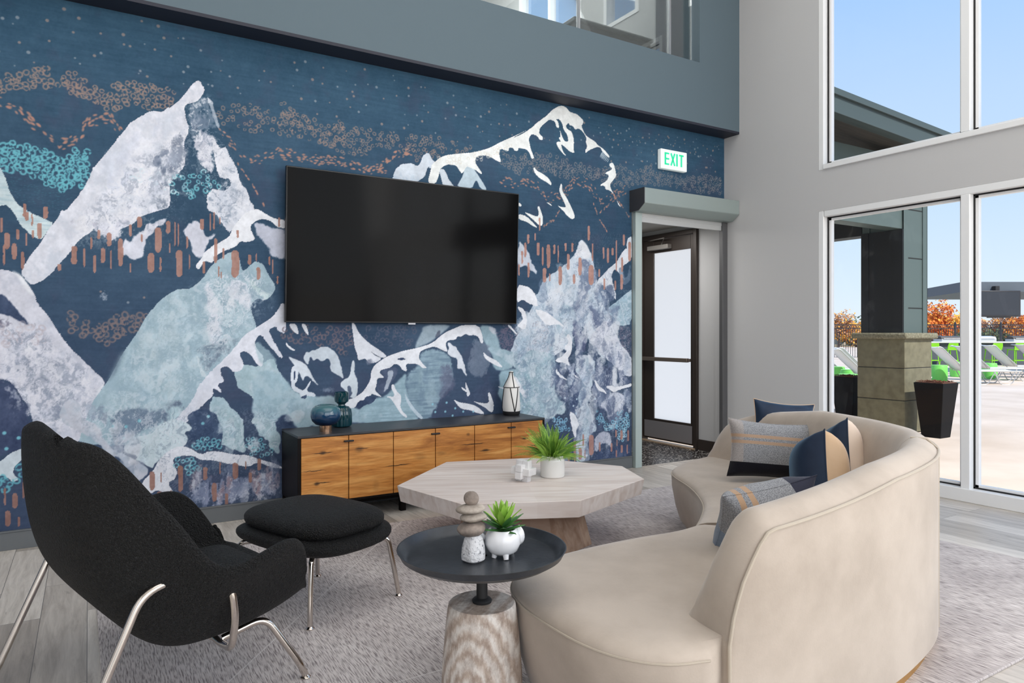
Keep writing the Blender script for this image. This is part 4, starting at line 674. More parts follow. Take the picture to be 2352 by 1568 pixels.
# vestibule beyond
M_VEST = mat('vestibule_wall', (92, 98, 99), .7)
struct('floor_vestibule', MB().box(4.3, 5.8, .0, 1.9, -.08, -.001), None or (lambda: (
    mat('dark_terrazzo', (38, 34, 34), .3, col2=(205, 200, 195), scale=55, detail=1, lo=.60, hi=.64)))())
struct('wall_vestibule', MB().box(4.3, 4.5, .12, 1.6, 0, 2.5).box(4.3, 5.75, 1.42, 1.55, 0, 2.5), M_VEST)
struct('ceiling_vestibule', MB().box(4.42, 5.8, .12, 1.5, 2.49, 2.54), mat('vestibule_ceiling', (176, 172, 166), .9))
w = MB().box(5.736, 5.85, 0.0, .40, 0, 2.5).box(5.736, 5.85, .40, 1.5, 2.44, 2.5).box(5.69, 5.75, 0.0, .12, 0, 2.5); struct('wall_vestibule_side', w, M_WALL)
struct('baseboard_vestibule', MB().box(5.715, 5.736, .02, .42, 0, .115), mat('bronze_dark', (58, 50, 46), .45))
M_BR = mat('bronze_frame', (62, 54, 50), .4, metal=.2)
dr = thing('door_1', 'dark bronze framed glass exit door in the vestibule', 'door', (5.75, .85, 0)); dr['kind'] = 'structure'; del dr['category']
fr = MB().box(5.70, 5.79, .40, .45, 0, 2.44).box(5.70, 5.79, 1.27, 1.42, 0, 2.44).box(5.70, 5.79, .45, 1.27, 2.385, 2.44); obj('door_frame', fr, M_BR, dr, bevel=.004)
lf = MB().box(5.72, 5.765, .46, .505, .03, 2.38).box(5.72, 5.765, 1.10, 1.265, .03, 2.38).box(5.72, 5.765, .505, 1.10, 2.225, 2.38).box(5.72, 5.765, .505, 1.10, .03, .272)
obj('door_leaf', lf, M_BR, dr, bevel=.003)
fg = bpy.data.materials.new('frosted_glow_glass'); fg.use_nodes = True; t_ = fg.node_tree; t_.nodes.clear()
tl = t_.nodes.new('ShaderNodeBsdfTranslucent'); tl.inputs[0].default_value = (.55, .57, .6, 1); df = t_.nodes.new('ShaderNodeEmission'); df.inputs[0].default_value = (.93, .96, 1, 1); df.inputs[1].default_value = .42  # emission puts the daylight glow into the pane itself
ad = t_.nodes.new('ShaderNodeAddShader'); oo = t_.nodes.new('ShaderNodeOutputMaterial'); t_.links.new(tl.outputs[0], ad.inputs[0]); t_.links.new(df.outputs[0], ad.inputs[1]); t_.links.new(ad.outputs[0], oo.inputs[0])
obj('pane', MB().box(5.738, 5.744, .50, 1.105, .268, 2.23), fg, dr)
obj('kick_plate', MB().box(5.712, 5.72, .48, 1.25, .05, .245), mat('brushed_steel', (150, 146, 148), .4, metal=.25), dr, bevel=.001)
obj('threshold', MB().box(5.66, 5.76, .42, 1.40, 0, .012), mat('brass_strip', (196, 170, 142), .4, metal=.3), dr)
pb = obj('push_bar', MB().box(5.655, 5.69, .50, 1.25, .955, 1.0).box(5.69, 5.72, .50, .56, .96, .995).box(5.69, 5.72, 1.19, 1.25, .96, .995), mat('bar_bronze', (128, 116, 108), .35, metal=.5), dr, bevel=.004)
cl = MB().box(5.655, 5.72, .80, 1.14, 2.255, 2.305).tube([(5.68, .92, 2.31), (5.62, .82, 2.37), (5.69, 1.12, 2.375)], .007, 8).cyl((5.685, .92, 2.25), (5.685, .92, 2.32), .012, n=10)
obj('door_closer', cl, mat('closer_metal', (165, 160, 155), .35, metal=.5), dr, bevel=.003)
# ---------------------------------------------------------------- gallery behind the opening
struct('floor_gallery', MB().box(-4, 5.8, .02, 7, 3.4, 3.55), M_WALL)
w = MB().box(5.72, 5.85, .02, 1.06, 3.55, 7); struct('wall_gallery_navy', w, mat('gallery_navy', (48, 58, 74), .7, col2=(62, 72, 88), scale=60, lo=.45, hi=.6))
w = MB(); quadwall(w, 5.72, 5.85, [(1.35, 2.02, 5.2, 6.6), (2.5, 4.1, 5.2, 6.6)], 1.06, 7.0, 3.55, 7.2); struct('wall_gallery_right', w, mat('gallery_white', (190, 192, 192), .8))
struct('wall_gallery_back', MB().box(-4, 5.85, 7, 7.12, 3.55, 7.2), M_WALL); struct('ceiling_gallery', MB().box(-4, 5.85, .02, 7.1, 7.1, 7.2), M_WHT)
for i, (a, b_) in enumerate(((1.35, 2.02), (2.5, 4.1))):
    g = thing('window_%d' % (5 + i), 'upper gallery window seen through the balcony glass', 'window', (5.78, (a + b_) / 2, 5.2)); g['kind'] = 'structure'; del g['category']
    fr = MB().box(5.71, 5.85, a, a + .06, 5.2, 6.6).box(5.71, 5.85, b_ - .06, b_, 5.2, 6.6).box(5.71, 5.85, a + .06, b_ - .06, 5.2, 5.25)
    if i: fr.box(5.73, 5.83, (a + b_) / 2 - .03, (a + b_) / 2 + .03, 5.25, 6.6)
    obj('window_frame', fr, M_WHT, g); obj('pane', MB().box(5.80, 5.805, a + .06, b_ - .06, 5.25, 6.6), GLASS, g)
cb = thing('gallery_cabinet', 'dark cabinet with a pale top in the upper gallery', 'cabinet', (5.2, 1.2, 3.55))
obj('body', MB().box(4.55, 5.66, 1.08, 1.5, 3.55, 4.70), mat('cabinet_dark', (48, 56, 62), .4), cb, bevel=.004); obj('top', MB().box(4.52, 5.68, 1.05, 1.54, 4.70, 4.74), mat('cabinet_top', (70, 78, 82), .3), cb, bevel=.004)
gr = thing('glass_balustrade', 'clear glass panels with slim steel posts in the gallery opening', 'balustrade', (3.2, -.09, 3.935))
for x in (1.3, 2.5, 3.715, 4.813):
    obj('post', MB().box(x - .01, x + .01, -.11, -.08, 3.935, 5.75), mat('post_steel', (165, 170, 175), .3, metal=.6), gr)
for a, b_ in ((1.32, 2.48), (2.52, 3.70), (3.73, 4.80), (4.83, 5.11)): obj('glass_panel', MB().box(a, b_, -.099, -.091, 3.935, 5.75), glass_mat('balustrade_glass', (.93, .97, .97), .08), gr)
# ---------------------------------------------------------------- exit sign
ex = thing('exit_sign', 'white box sign with green EXIT letters on the navy wall', 'sign', (4.918, -.03, 2.88))
M_SIGN = mat('sign_white', (235, 238, 238), .4); M_SIGN.node_tree.nodes['Principled BSDF'].inputs['Emission Color'].default_value = (.9, 1, .96, 1); M_SIGN.node_tree.nodes['Principled BSDF'].inputs['Emission Strength'].default_value = .25
obj('sign_body', MB().box(4.745, 5.095, -.055, -.004, 2.885, 3.078), M_SIGN, ex, bevel=.008, seg=3)
M_GRN = mat('sign_green', (40, 200, 150), .4); gb = M_GRN.node_tree.nodes['Principled BSDF']; gb.inputs['Emission Color'].default_value = (*lin((60, 215, 165)), 1); gb.inputs['Emission Strength'].default_value = .5
lt = MB(); zt, zb_ = 3.045, 2.925; y0_, y1_ = -.058, -.054
def bar(x0, z0, x1, z1, w_=.016):
    d = Vector((x1 - x0, 0, z1 - z0)); n = Vector((-d.z, 0, d.x)).normalized() * w_ / 2; p = [Vector((x0, 0, z0)) + n, Vector((x1, 0, z1)) + n, Vector((x1, 0, z1)) - n, Vector((x0, 0, z0)) - n]
    lt.rings([[(q.x, y0_, q.z) for q in p], [(q.x, y1_, q.z) for q in p]])
x = 4.80
bar(x, zb_, x, zt, .02)
for z in (zb_ + .008, (zt + zb_) / 2, zt - .008): bar(x, z, x + .05, z)
bar(x + .075, zb_, x + .125, zt, .018); bar(x + .075, zt, x + .125, zb_, .018); bar(x + .155, zb_, x + .155, zt, .02); bar(x + .185, zt - .008, x + .245, zt - .008); bar(x + .215, zb_, x + .215, zt, .02)
obj('lettering', lt, M_GRN, ex)
# ---------------------------------------------------------------- television
tv = thing('television', 'large black flat screen television mounted on the mural wall', 'television', (2.14, -.06, 1.35))
c = Vector((2.135, -.078, 1.905)); az = Vector((0, -.04, 1.1)).normalized(); ay = Vector((0, az.z, -az.y)).normalized(); ax = Vector((1, 0, 0))
hw, hh = .958, .548
obj('casing', MB().obox(c + ay * .018, ax, ay, az, hw, .018, hh), mat('tv_casing', (18, 18, 20), .3), tv, bevel=.004)
obj('screen', MB().obox(c - ay * .0012, ax, ay, az, hw - .008, .0012, hh - .008), mat('tv_screen', (5, 5, 6), .1, spec=.07), tv)
obj('wall_mount', MB().box(1.85, 2.42, -.04, -.002, 1.7, 2.1), M_BLACKG, tv)
obj('sensor_bump', MB().obox(c - az * (hh + .004) - ay * .001, ax, ay, az, .03, .006, .006), mat('sensor_silver', (150, 150, 155), .3, metal=.6), tv)
# ---------------------------------------------------------------- rug
def rug_mat():
    m = bpy.data.materials.new('woven_rug'); m.use_nodes = True; t = m.node_tree; b = t.nodes['Principled BSDF']; N = t.nodes.new; Lk = t.links.new
    tc = N('ShaderNodeTexCoord'); mp = N('ShaderNodeMapping'); mp.inputs['Scale'].default_value = (125, 11, 1); Lk(tc.outputs['Object'], mp.inputs[0])
    n = N('ShaderNodeTexNoise'); n.inputs['Scale'].default_value = 1.6; n.inputs['Detail'].default_value = 4; n.inputs['Distortion'].default_value = .15; Lk(mp.outputs[0], n.inputs['Vector'])
    n2 = N('ShaderNodeTexNoise'); n2.inputs['Scale'].default_value = 2.5; n2.inputs['Detail'].default_value = 5; Lk(tc.outputs['Object'], n2.inputs['Vector'])
    r = N('ShaderNodeValToRGB'); r.color_ramp.elements[0].position = .34; r.color_ramp.elements[0].color = (*lin((134, 126, 126)), 1); r.color_ramp.elements[1].position = .56; r.color_ramp.elements[1].color = (*lin((212, 206, 204)), 1); Lk(n.outputs['Fac'], r.inputs[0])
    r2 = N('ShaderNodeValToRGB'); r2.color_ramp.elements[0].position = .35; r2.color_ramp.elements[0].color = (.80, .78, .79, 1); r2.color_ramp.elements[1].position = .65; r2.color_ramp.elements[1].color = (1.05, 1.04, 1.04, 1); Lk(n2.outputs['Fac'], r2.inputs[0])
    mu = N('ShaderNodeMixRGB'); mu.blend_type = 'MULTIPLY'; mu.inputs[0].default_value = 1; Lk(r.outputs[0], mu.inputs[1]); Lk(r2.outputs[0], mu.inputs[2])
    # fine pale lines worked into the weave, a wide crooked lattice
    sp = N('ShaderNodeSeparateXYZ'); Lk(tc.outputs['Object'], sp.inputs[0]); last = mu.outputs[0]
    for (kx, ky, off, per) in ((1, 0, 1.60, 1.38), (.777, -.629, 1.32, 2.1), (0, 1, -.878, 1.38)):
        a = N('ShaderNodeMath'); a.operation = 'MULTIPLY'; a.inputs[1].default_value = kx; Lk(sp.outputs['X'], a.inputs[0])
        c_ = N('ShaderNodeMath'); c_.operation = 'MULTIPLY_ADD'; c_.inputs[1].default_value = ky; Lk(sp.outputs['Y'], c_.inputs[0]); Lk(a.outputs[0], c_.inputs[2])
        d = N('ShaderNodeMath'); d.operation = 'ADD'; d.inputs[1].default_value = off; Lk(c_.outputs[0], d.inputs[0])
        e_ = N('ShaderNodeMath'); e_.operation = 'PINGPONG'; e_.inputs[1].default_value = per / 2; Lk(d.outputs[0], e_.inputs[0])
        g = N('ShaderNodeMath'); g.operation = 'LESS_THAN'; g.inputs[1].default_value = .0035; Lk(e_.outputs[0], g.inputs[0])
        h = N('ShaderNodeMath'); h.operation = 'MULTIPLY'; h.inputs[1].default_value = .5; Lk(g.outputs[0], h.inputs[0])
        x = N('ShaderNodeMixRGB'); x.inputs[2].default_value = (*lin((232, 228, 226)), 1); Lk(h.outputs[0], x.inputs[0]); Lk(last, x.inputs[1]); last = x.outputs[0]
    Lk(last, b.inputs['Base Color']); b.inputs['Roughness'].default_value = .95; b.inputs['Specular IOR Level'].default_value = .1; b.inputs['Sheen Weight'].default_value = .15
    bp = N('ShaderNodeBump'); bp.inputs['Strength'].default_value = .5; bp.inputs['Distance'].default_value = .006; Lk(n.outputs['Fac'], bp.inputs['Height']); Lk(bp.outputs[0], b.inputs['Normal'])
    return m
rp_ = [(.06, -3.775), (4.53, -3.775), (4.46, -2.74), (4.40, -.80), (3.9, -.80), (1.76, -.66), (.03, -.58), (.03, -1.22)]
rg = MB().prism(rp_, 0.0005, .011); o = obj('area_rug', rg, rug_mat(), bevel=.003)
tag(o, 'large pale grey woven rug under the seating group', 'rug')
# ---------------------------------------------------------------- credenza
def teak():
    m = bpy.data.materials.new('knotty_wood'); m.use_nodes = True; t = m.node_tree; b = t.nodes['Principled BSDF']; N = t.nodes.new; Lk = t.links.new
    tc = N('ShaderNodeTexCoord'); mp = N('ShaderNodeMapping'); mp.inputs['Scale'].default_value = (1.2, 1, 9); Lk(tc.outputs['Object'], mp.inputs[0])
    n = N('ShaderNodeTexNoise'); n.inputs['Scale'].default_value = 1.7; n.inputs['Detail'].default_value = 7; n.inputs['Roughness'].default_value = .62; n.inputs['Distortion'].default_value = .8; Lk(mp.outputs[0], n.inputs['Vector'])
    r = N('ShaderNodeValToRGB'); e = r.color_ramp.elements; e[0].position = .3; e[0].color = (*lin((142, 84, 36)), 1); e[1].position = .72; e[1].color = (*lin((222, 166, 96)), 1); x = e.new(.5); x.color = (*lin((192, 128, 62)), 1); Lk(n.outputs['Fac'], r.inputs[0])
    mp2 = N('ShaderNodeMapping'); mp2.inputs['Scale'].default_value = (4, 1, 90); Lk(tc.outputs['Object'], mp2.inputs[0]); n2 = N('ShaderNodeTexNoise'); n2.inputs['Scale'].default_value = 2; n2.inputs['Detail'].default_value = 3; Lk(mp2.outputs[0], n2.inputs['Vector'])
    r2 = N('ShaderNodeValToRGB'); r2.color_ramp.elements[0].position = .3; r2.color_ramp.elements[0].color = (.78, .74, .7, 1); r2.color_ramp.elements[1].position = .6; r2.color_ramp.elements[1].color = (1.04, 1.04, 1.04, 1); Lk(n2.outputs['Fac'], r2.inputs[0])
    mu = N('ShaderNodeMixRGB'); mu.blend_type = 'MULTIPLY'; mu.inputs[0].default_value = 1; Lk(r.outputs[0], mu.inputs[1]); Lk(r2.outputs[0], mu.inputs[2]); last = mu.outputs[0]
    sp = N('ShaderNodeSeparateXYZ'); Lk(tc.outputs['Object'], sp.inputs[0])
    nw = N('ShaderNodeTexNoise'); nw.inputs['Scale'].default_value = 25; Lk(tc.outputs['Object'], nw.inputs['Vector'])
    ox = 2.138
    # (x, z, half width, half height, darkness): knots and drying cracks
    for kx, kz, wx, wz, dk in ((1.33, .49, .028, .018, .85), (1.33, .488, .085, .004, .95), (1.29, .288, .024, .018, .85), (1.32, .29, .075, .0035, .95), (1.27, .375, .10, .003, 1), (1.24, .215, .06, .003, .9),
                               (1.58, .49, .04, .028, .55), (1.60, .497, .06, .004, .9), (1.86, .355, .12, .0035, 1), (2.46, .455, .12, .004, 1), (2.57, .40, .04, .014, .8), (2.57, .398, .08, .003, .95), (2.42, .53, .02, .014, .6), (2.92, .46, .03, .012, .85), (2.92, .46, .07, .003, .9), (2.03, .40, .06, .03, .25), (2.2, .41, .05, .02, .3), (1.7, .23, .03, .05, .2), (2.87, .56, .05, .03, .2), (3.02, .40, .06, .004, .9)):
        a = N('ShaderNodeMath'); a.operation = 'SUBTRACT'; a.inputs[1].default_value = kx - ox; Lk(sp.outputs['X'], a.inputs[0])
        a2 = N('ShaderNodeMath'); a2.operation = 'DIVIDE'; a2.inputs[1].default_value = wx; Lk(a.outputs[0], a2.inputs[0])
        c_ = N('ShaderNodeMath'); c_.operation = 'SUBTRACT'; c_.inputs[1].default_value = kz; Lk(sp.outputs['Z'], c_.inputs[0])
        c1 = N('ShaderNodeMath'); c1.operation = 'MULTIPLY_ADD'; c1.inputs[1].default_value = .012; Lk(nw.outputs['Fac'], c1.inputs[0]); Lk(c_.outputs[0], c1.inputs[2])
        c2 = N('ShaderNodeMath'); c2.operation = 'DIVIDE'; c2.inputs[1].default_value = wz; Lk(c1.outputs[0], c2.inputs[0])
        cc = N('ShaderNodeCombineXYZ'); Lk(a2.outputs[0], cc.inputs[0]); Lk(c2.outputs[0], cc.inputs[1])
        ln = N('ShaderNodeVectorMath'); ln.operation = 'LENGTH'; Lk(cc.outputs[0], ln.inputs[0])
        mr = N('ShaderNodeMapRange'); mr.inputs['From Min'].default_value = 1.0; mr.inputs['From Max'].default_value = .35 if wz > .01 else .6; mr.inputs['To Min'].default_value = 0; mr.inputs['To Max'].default_value = dk; Lk(ln.outputs['Value'], mr.inputs['Value'])
        x = N('ShaderNodeMixRGB'); x.inputs[2].default_value = (*lin((44, 26, 14)), 1); Lk(mr.outputs[0], x.inputs[0]); Lk(last, x.inputs[1]); last = x.outputs[0]
    Lk(last, b.inputs['Base Color']); b.inputs['Roughness'].default_value = .38
    return m
M_TEAK = teak(); M_BLK = mat('black_cabinet', (20, 16, 16), .5, spec=.12); M_BTOP = mat('black_stained_top', (42, 42, 46), .42, col2=(56, 57, 61), scale=6, stretch=(1, 12, 1))
cr = thing('credenza', 'long low wooden credenza with black top and knotty doors under the television', 'cabinet', (2.138, -.23, 0))
X0, X1 = 1.165, 3.112
obj('body', MB().box(X0 + .004, X1 - .004, -.44, -.024, .15, .588).box(X0, X0 + .02, -.452, -.02, .142, .59).box(X1 - .02, X1, -.452, -.02, .142, .59).box(X0 + .02, X1 - .02, -.452, -.42, .142, .156), M_BLK, cr, bevel=.001)
obj('top', MB().box(X0, X1, -.455, -.02, .590, .605), M_BTOP, cr, bevel=.0015)
obj('plinth_rail', MB().box(X0 + .12, X1 - .12, -.36, -.33, .10, .142), M_BLK, cr)
for x, y in ((X0 + .012, -.44), (X0 + .012, -.035), (X1 - .012, -.44), (X1 - .012, -.035)): obj('leg', MB().box(x - .01, x + .01, y - .01, y + .01, 0, .15), M_BLK, cr)
for x in ((X0 + X1) / 2 - .2, (X0 + X1) / 2 + .2): obj('leg', MB().box(x - .02, x + .02, -.37, -.33, 0, .10), M_BLK, cr)
ds = [1.185, 1.506, 1.828, 2.152, 2.475, 2.798, 3.092]
for i in range(6):
    d = obj('door', MB().box(ds[i] + .003, ds[i + 1] - .003, -.456, -.441, .158, .586), M_TEAK, cr, bevel=.0012)
    if i % 2 == 0: obj('handle', MB().box(ds[i + 1] - .035, ds[i + 1] + .033, -.472, -.452, .545, .556), M_BLACKG, d, bevel=.004)
# vases
v = thing('round_vase', 'round glossy blue vase with a short copper foot on the credenza', 'vase', (1.395, -.30, .605))
def blue_glaze():
    m = mat('blue_glaze', (20, 50, 90), .08, coat=.6); t = m.node_tree; b = t.nodes['Principled BSDF']; tc = t.nodes.new('ShaderNodeTexCoord'); sp = t.nodes.new('ShaderNodeSeparateXYZ'); r = t.nodes.new('ShaderNodeValToRGB')
    mr = t.nodes.new('ShaderNodeMapRange'); mr.inputs['From Min'].default_value = .04; mr.inputs['From Max'].default_value = .19; t.links.new(tc.outputs['Object'], sp.inputs[0]); t.links.new(sp.outputs['Z'], mr.inputs['Value']); t.links.new(mr.outputs[0], r.inputs[0])
    e = r.color_ramp.elements; e[0].color = (*lin((8, 18, 50)), 1); e[1].color = (*lin((96, 130, 130)), 1); x = e.new(.5); x.color = (*lin((24, 62, 96)), 1); x = e.new(.8); x.color = (*lin((58, 104, 116)), 1); t.links.new(r.outputs[0], b.inputs['Base Color']); return m
pr_ = [(.0, .04), (.04, .04), (.07, .05), (.094, .075), (.103, .105), (.101, .135), (.09, .16), (.07, .178), (.045, .184), (.036, .182), (.036, .176), (.0, .172)]
obj('vase_body', MB().lathe(pr_, (1.395, -.30, .605), 64), blue_glaze(), v, smooth=True)
obj('foot', MB().lathe([(0, 0), (.042, 0), (.042, .045), (0, .045)], (1.395, -.30, .605), 48), mat('copper_foot', (205, 165, 135), .18, metal=1), v, smooth=True)
fl = lambda a, k: 1 + (.035 * math.cos(16 * a) if 1 < k < 8 else 0)
pr_ = [(0, 0), (.052, 0), (.066, .008), (.072, .03), (.071, .09), (.066, .125), (.05, .145), (.026, .152), (.024, .162), (.036, .172), (.048, .182), (.051, .2), (.051, .248), (.046, .25), (.044, .2), (0, .19)]
tg = mat('teal_glass', (6, 66, 78), .06, coat=.5); tg.node_tree.nodes['Principled BSDF'].inputs['Transmission Weight'].default_value = .35
o = obj('tall_vase', MB().lathe(pr_, (1.56, -.13, .605), 96, fl), tg, smooth=True); tag(o, 'tall ribbed teal glass vase standing behind the round blue vase', 'vase')
bv = thing('bottle_vase', 'white tapered bottle vase with black painted lines at the right end of credenza', 'vase', (2.985, -.15, .605))
zc = (2.985, -.15, .605)
bp_ = [(0, .03), (.069, .03), (.074, .06), (.071, .14), (.066, .21), (.063, .232), (.048, .262), (.028, .30), (.016, .335), (.015, .36), (0, .36)]
obj('vase_body', MB().lathe(bp_, zc, 48), mat('white_ceramic_matte', (232, 230, 226), .45), bv, smooth=True)
obj('base_band', MB().lathe([(0, 0), (.062, 0), (.071, .012), (.0735, .034), (0, .034)], zc, 48), M_BLACKG, bv, smooth=True)
def brad(z):
    for (r0, z0), (r1, z1) in zip(bp_[1:-1], bp_[2:]):
        if z0 <= z <= z1: return r0 + (r1 - r0) * (z - z0) / max(1e-6, z1 - z0)
    return .015
ln = MB()
def vline(pts): ln.tube([(zc[0] + (brad(z) + .001) * math.cos(a), zc[1] + (brad(z) + .001) * math.sin(a), zc[2] + z) for a, z in pts], .0042, 6)
for k in range(6):
    a0 = -1.2 + k * math.pi / 3
    vline([(a0 + (.5 if k % 2 else -.5) * (1 - t) * 1.0, .035 + .19 * t) for t in np.linspace(0, 1, 14)])
for k in range(3):
    a0 = -1.75 + k * 2.09; vline([(a0 + .1 * t, .232 + .12 * t) for t in np.linspace(0, 1, 10)])
ln.tube([(zc[0] + .066 * math.cos(a), zc[1] + .066 * math.sin(a), zc[2] + .23) for a in np.linspace(0, 2 * math.pi, 33)[:-1]], .003, 6, closed=True)
ln.tube([(zc[0] + .0165 * math.cos(a), zc[1] + .0165 * math.sin(a), zc[2] + .352) for a in np.linspace(0, 2 * math.pi, 17)[:-1]], .003, 6, closed=True)
obj('painted_lines', ln, M_BLACKG, bv, smooth=True)
# ---------------------------------------------------------------- coffee table
def plank_wood(name, c1, c2, c3):
    m = bpy.data.materials.new(name); m.use_nodes = True; t = m.node_tree; b = t.nodes['Principled BSDF']; N = t.nodes.new; Lk = t.links.new
    tc = N('ShaderNodeTexCoord'); mp = N('ShaderNodeMapping'); mp.inputs['Rotation'].default_value = (0, 0, .45); Lk(tc.outputs['Object'], mp.inputs[0])
    br = N('ShaderNodeTexBrick'); br.inputs['Scale'].default_value = 1; br.inputs['Brick Width'].default_value = 3; br.inputs['Row Height'].default_value = .125; br.inputs['Mortar Size'].default_value = 0
    br.inputs['Color1'].default_value = (*lin(c1), 1); br.inputs['Color2'].default_value = (*lin(c2), 1); br.inputs['Mortar'].default_value = (*lin(c1), 1); Lk(mp.outputs[0], br.inputs['Vector'])
    m2 = N('ShaderNodeMapping'); m2.inputs['Scale'].default_value = (1.2, 14, 6); Lk(mp.outputs[0], m2.inputs[0]); n = N('ShaderNodeTexNoise'); n.inputs['Scale'].default_value = 2; n.inputs['Detail'].default_value = 5; n.inputs['Distortion'].default_value = .6; Lk(m2.outputs[0], n.inputs['Vector'])
    r = N('ShaderNodeValToRGB'); r.color_ramp.elements[0].position = .3; r.color_ramp.elements[0].color = (*lin(c3), 1); r.color_ramp.elements[1].position = .62; r.color_ramp.elements[1].color = (1, 1, 1, 1); Lk(n.outputs['Fac'], r.inputs[0])
    mu = N('ShaderNodeMixRGB'); mu.blend_type = 'MULTIPLY'; mu.inputs[0].default_value = 1; Lk(br.outputs['Color'], mu.inputs[1]); Lk(r.outputs[0], mu.inputs[2]); Lk(mu.outputs[0], b.inputs['Base Color']); b.inputs['Roughness'].default_value = .45
    return m
tp = [(1.503, -1.329), (2.064, -.816), (2.652, -.987), (2.983, -1.549), (2.832, -1.927), (2.183, -2.159), (1.622, -1.90)]
ct = thing('coffee_table', 'pale wooden coffee table with a faceted thick top', 'table', (2.25, -1.5, .011))
cx_, cy_ = 2.25, -1.5
sc_ = lambda k: [(cx_ + (x - cx_) * k, cy_ + (y - cy_) * k) for x, y in tp]
obj('tabletop', MB().prism(tp, .318, .41, sc_(.975)), plank_wood('whitewashed_planks', (240, 232, 226), (226, 216, 210), (232, 224, 219)), ct, bevel=.002)
obj('base', MB().prism(sc_(.46), .011, .318, sc_(.57)), plank_wood('whitewashed_base', (196, 172, 152), (176, 152, 134), (215, 200, 190)), ct, bevel=.003)
# fern
fp = thing('potted_fern', 'bright green fern in a white pot on the coffee table', 'plant', (2.404, -1.584, .41))
pc = (2.404, -1.584, .41)
obj('pot', MB().lathe([(0, 0), (.066, 0), (.073, .006), (.074, .02), (.074, .1), (.072, .11), (.066, .116), (.066, .128), (.061, .13), (.06, .118), (0, .112)], pc, 64), mat('white_glazed_pot', (226, 225, 222), .22, coat=.3), fp, smooth=True)
fm = MB(); rnd = random.Random(3)
for i in range(120):
    a = rnd.uniform(0, 6.28); el = rnd.uniform(.3, 1.45); Lh = rnd.uniform(.10, .235); d0 = Vector((math.cos(a) * math.cos(el), math.sin(a) * math.cos(el), math.sin(el))); side = (Matrix.Rotation(rnd.uniform(-1.3, 1.3), 3, d0) @ Vector((-math.sin(a), math.cos(a), 0)))
    p = Vector(pc) + Vector((math.cos(a) * rnd.uniform(0, .04), math.sin(a) * rnd.uniform(0, .04), .118)); n = 13; pts = []
    for k in range(n + 1):
        pts.append(p.copy()); d0 = (d0 + Vector((0, 0, -.055 * (k / n) - .03))).normalized(); p = p + d0 * Lh / n
    fm.cur = 0; fm.tube(pts, .0011, 4)
    fm.cur = rnd.choice((0, 1, 1))
    for k in range(2, n + 1):
        w = .021 * math.sin(math.pi * min(1, (k / n) * .82 + .14)); q = pts[k]; dd = (pts[k] - pts[k - 1]).normalized()
        for s in (-1, 1):
            for h in (0, .5):
                b0 = q - dd * (Lh / n) * h; tip = b0 + side * s * w + dd * w * .22 + Vector((0, 0, -.25 * w)); m_ = (b0 + tip) / 2
                fm.add([b0, m_ + dd * .0026 + Vector((0, 0, .0015)), tip, m_ - dd * .0026], [(0, 1, 2, 3)])
obj('foliage', fm, [mat('fern_green', (92, 138, 46), .5), mat('fern_light', (150, 190, 76), .5)], fp)
# marble knot
M_MARB = mat('white_marble', (230, 229, 228), .3, col2=(212, 211, 213), scale=7, detail=6)
kn = thing('marble_knot', 'small white marble cross shaped ornament on the coffee table', 'ornament', (2.186, -1.60, .41))
kc = Vector((2.186, -1.60, .472))
M3 = Matrix.Rotation(.45, 3, 'Z') @ Matrix.Rotation(.06, 3, 'X'); A_ = [M3 @ Vector(v_) for v_ in ((1, 0, 0), (0, 1, 0), (0, 0, 1))]
for (u, w_, off) in ((0, 1, .021), (1, 2, .021), (2, 0, .021)):
    for s in (-1, 1):
        n_ = [0, 1, 2]; n_.remove(u); n_.remove(w_); n_ = n_[0]
        obj('block', MB().obox(kc + A_[n_] * s * off * 1.0, A_[u], A_[w_], A_[n_], .062, .0205, .0205), M_MARB, kn, bevel=.002)
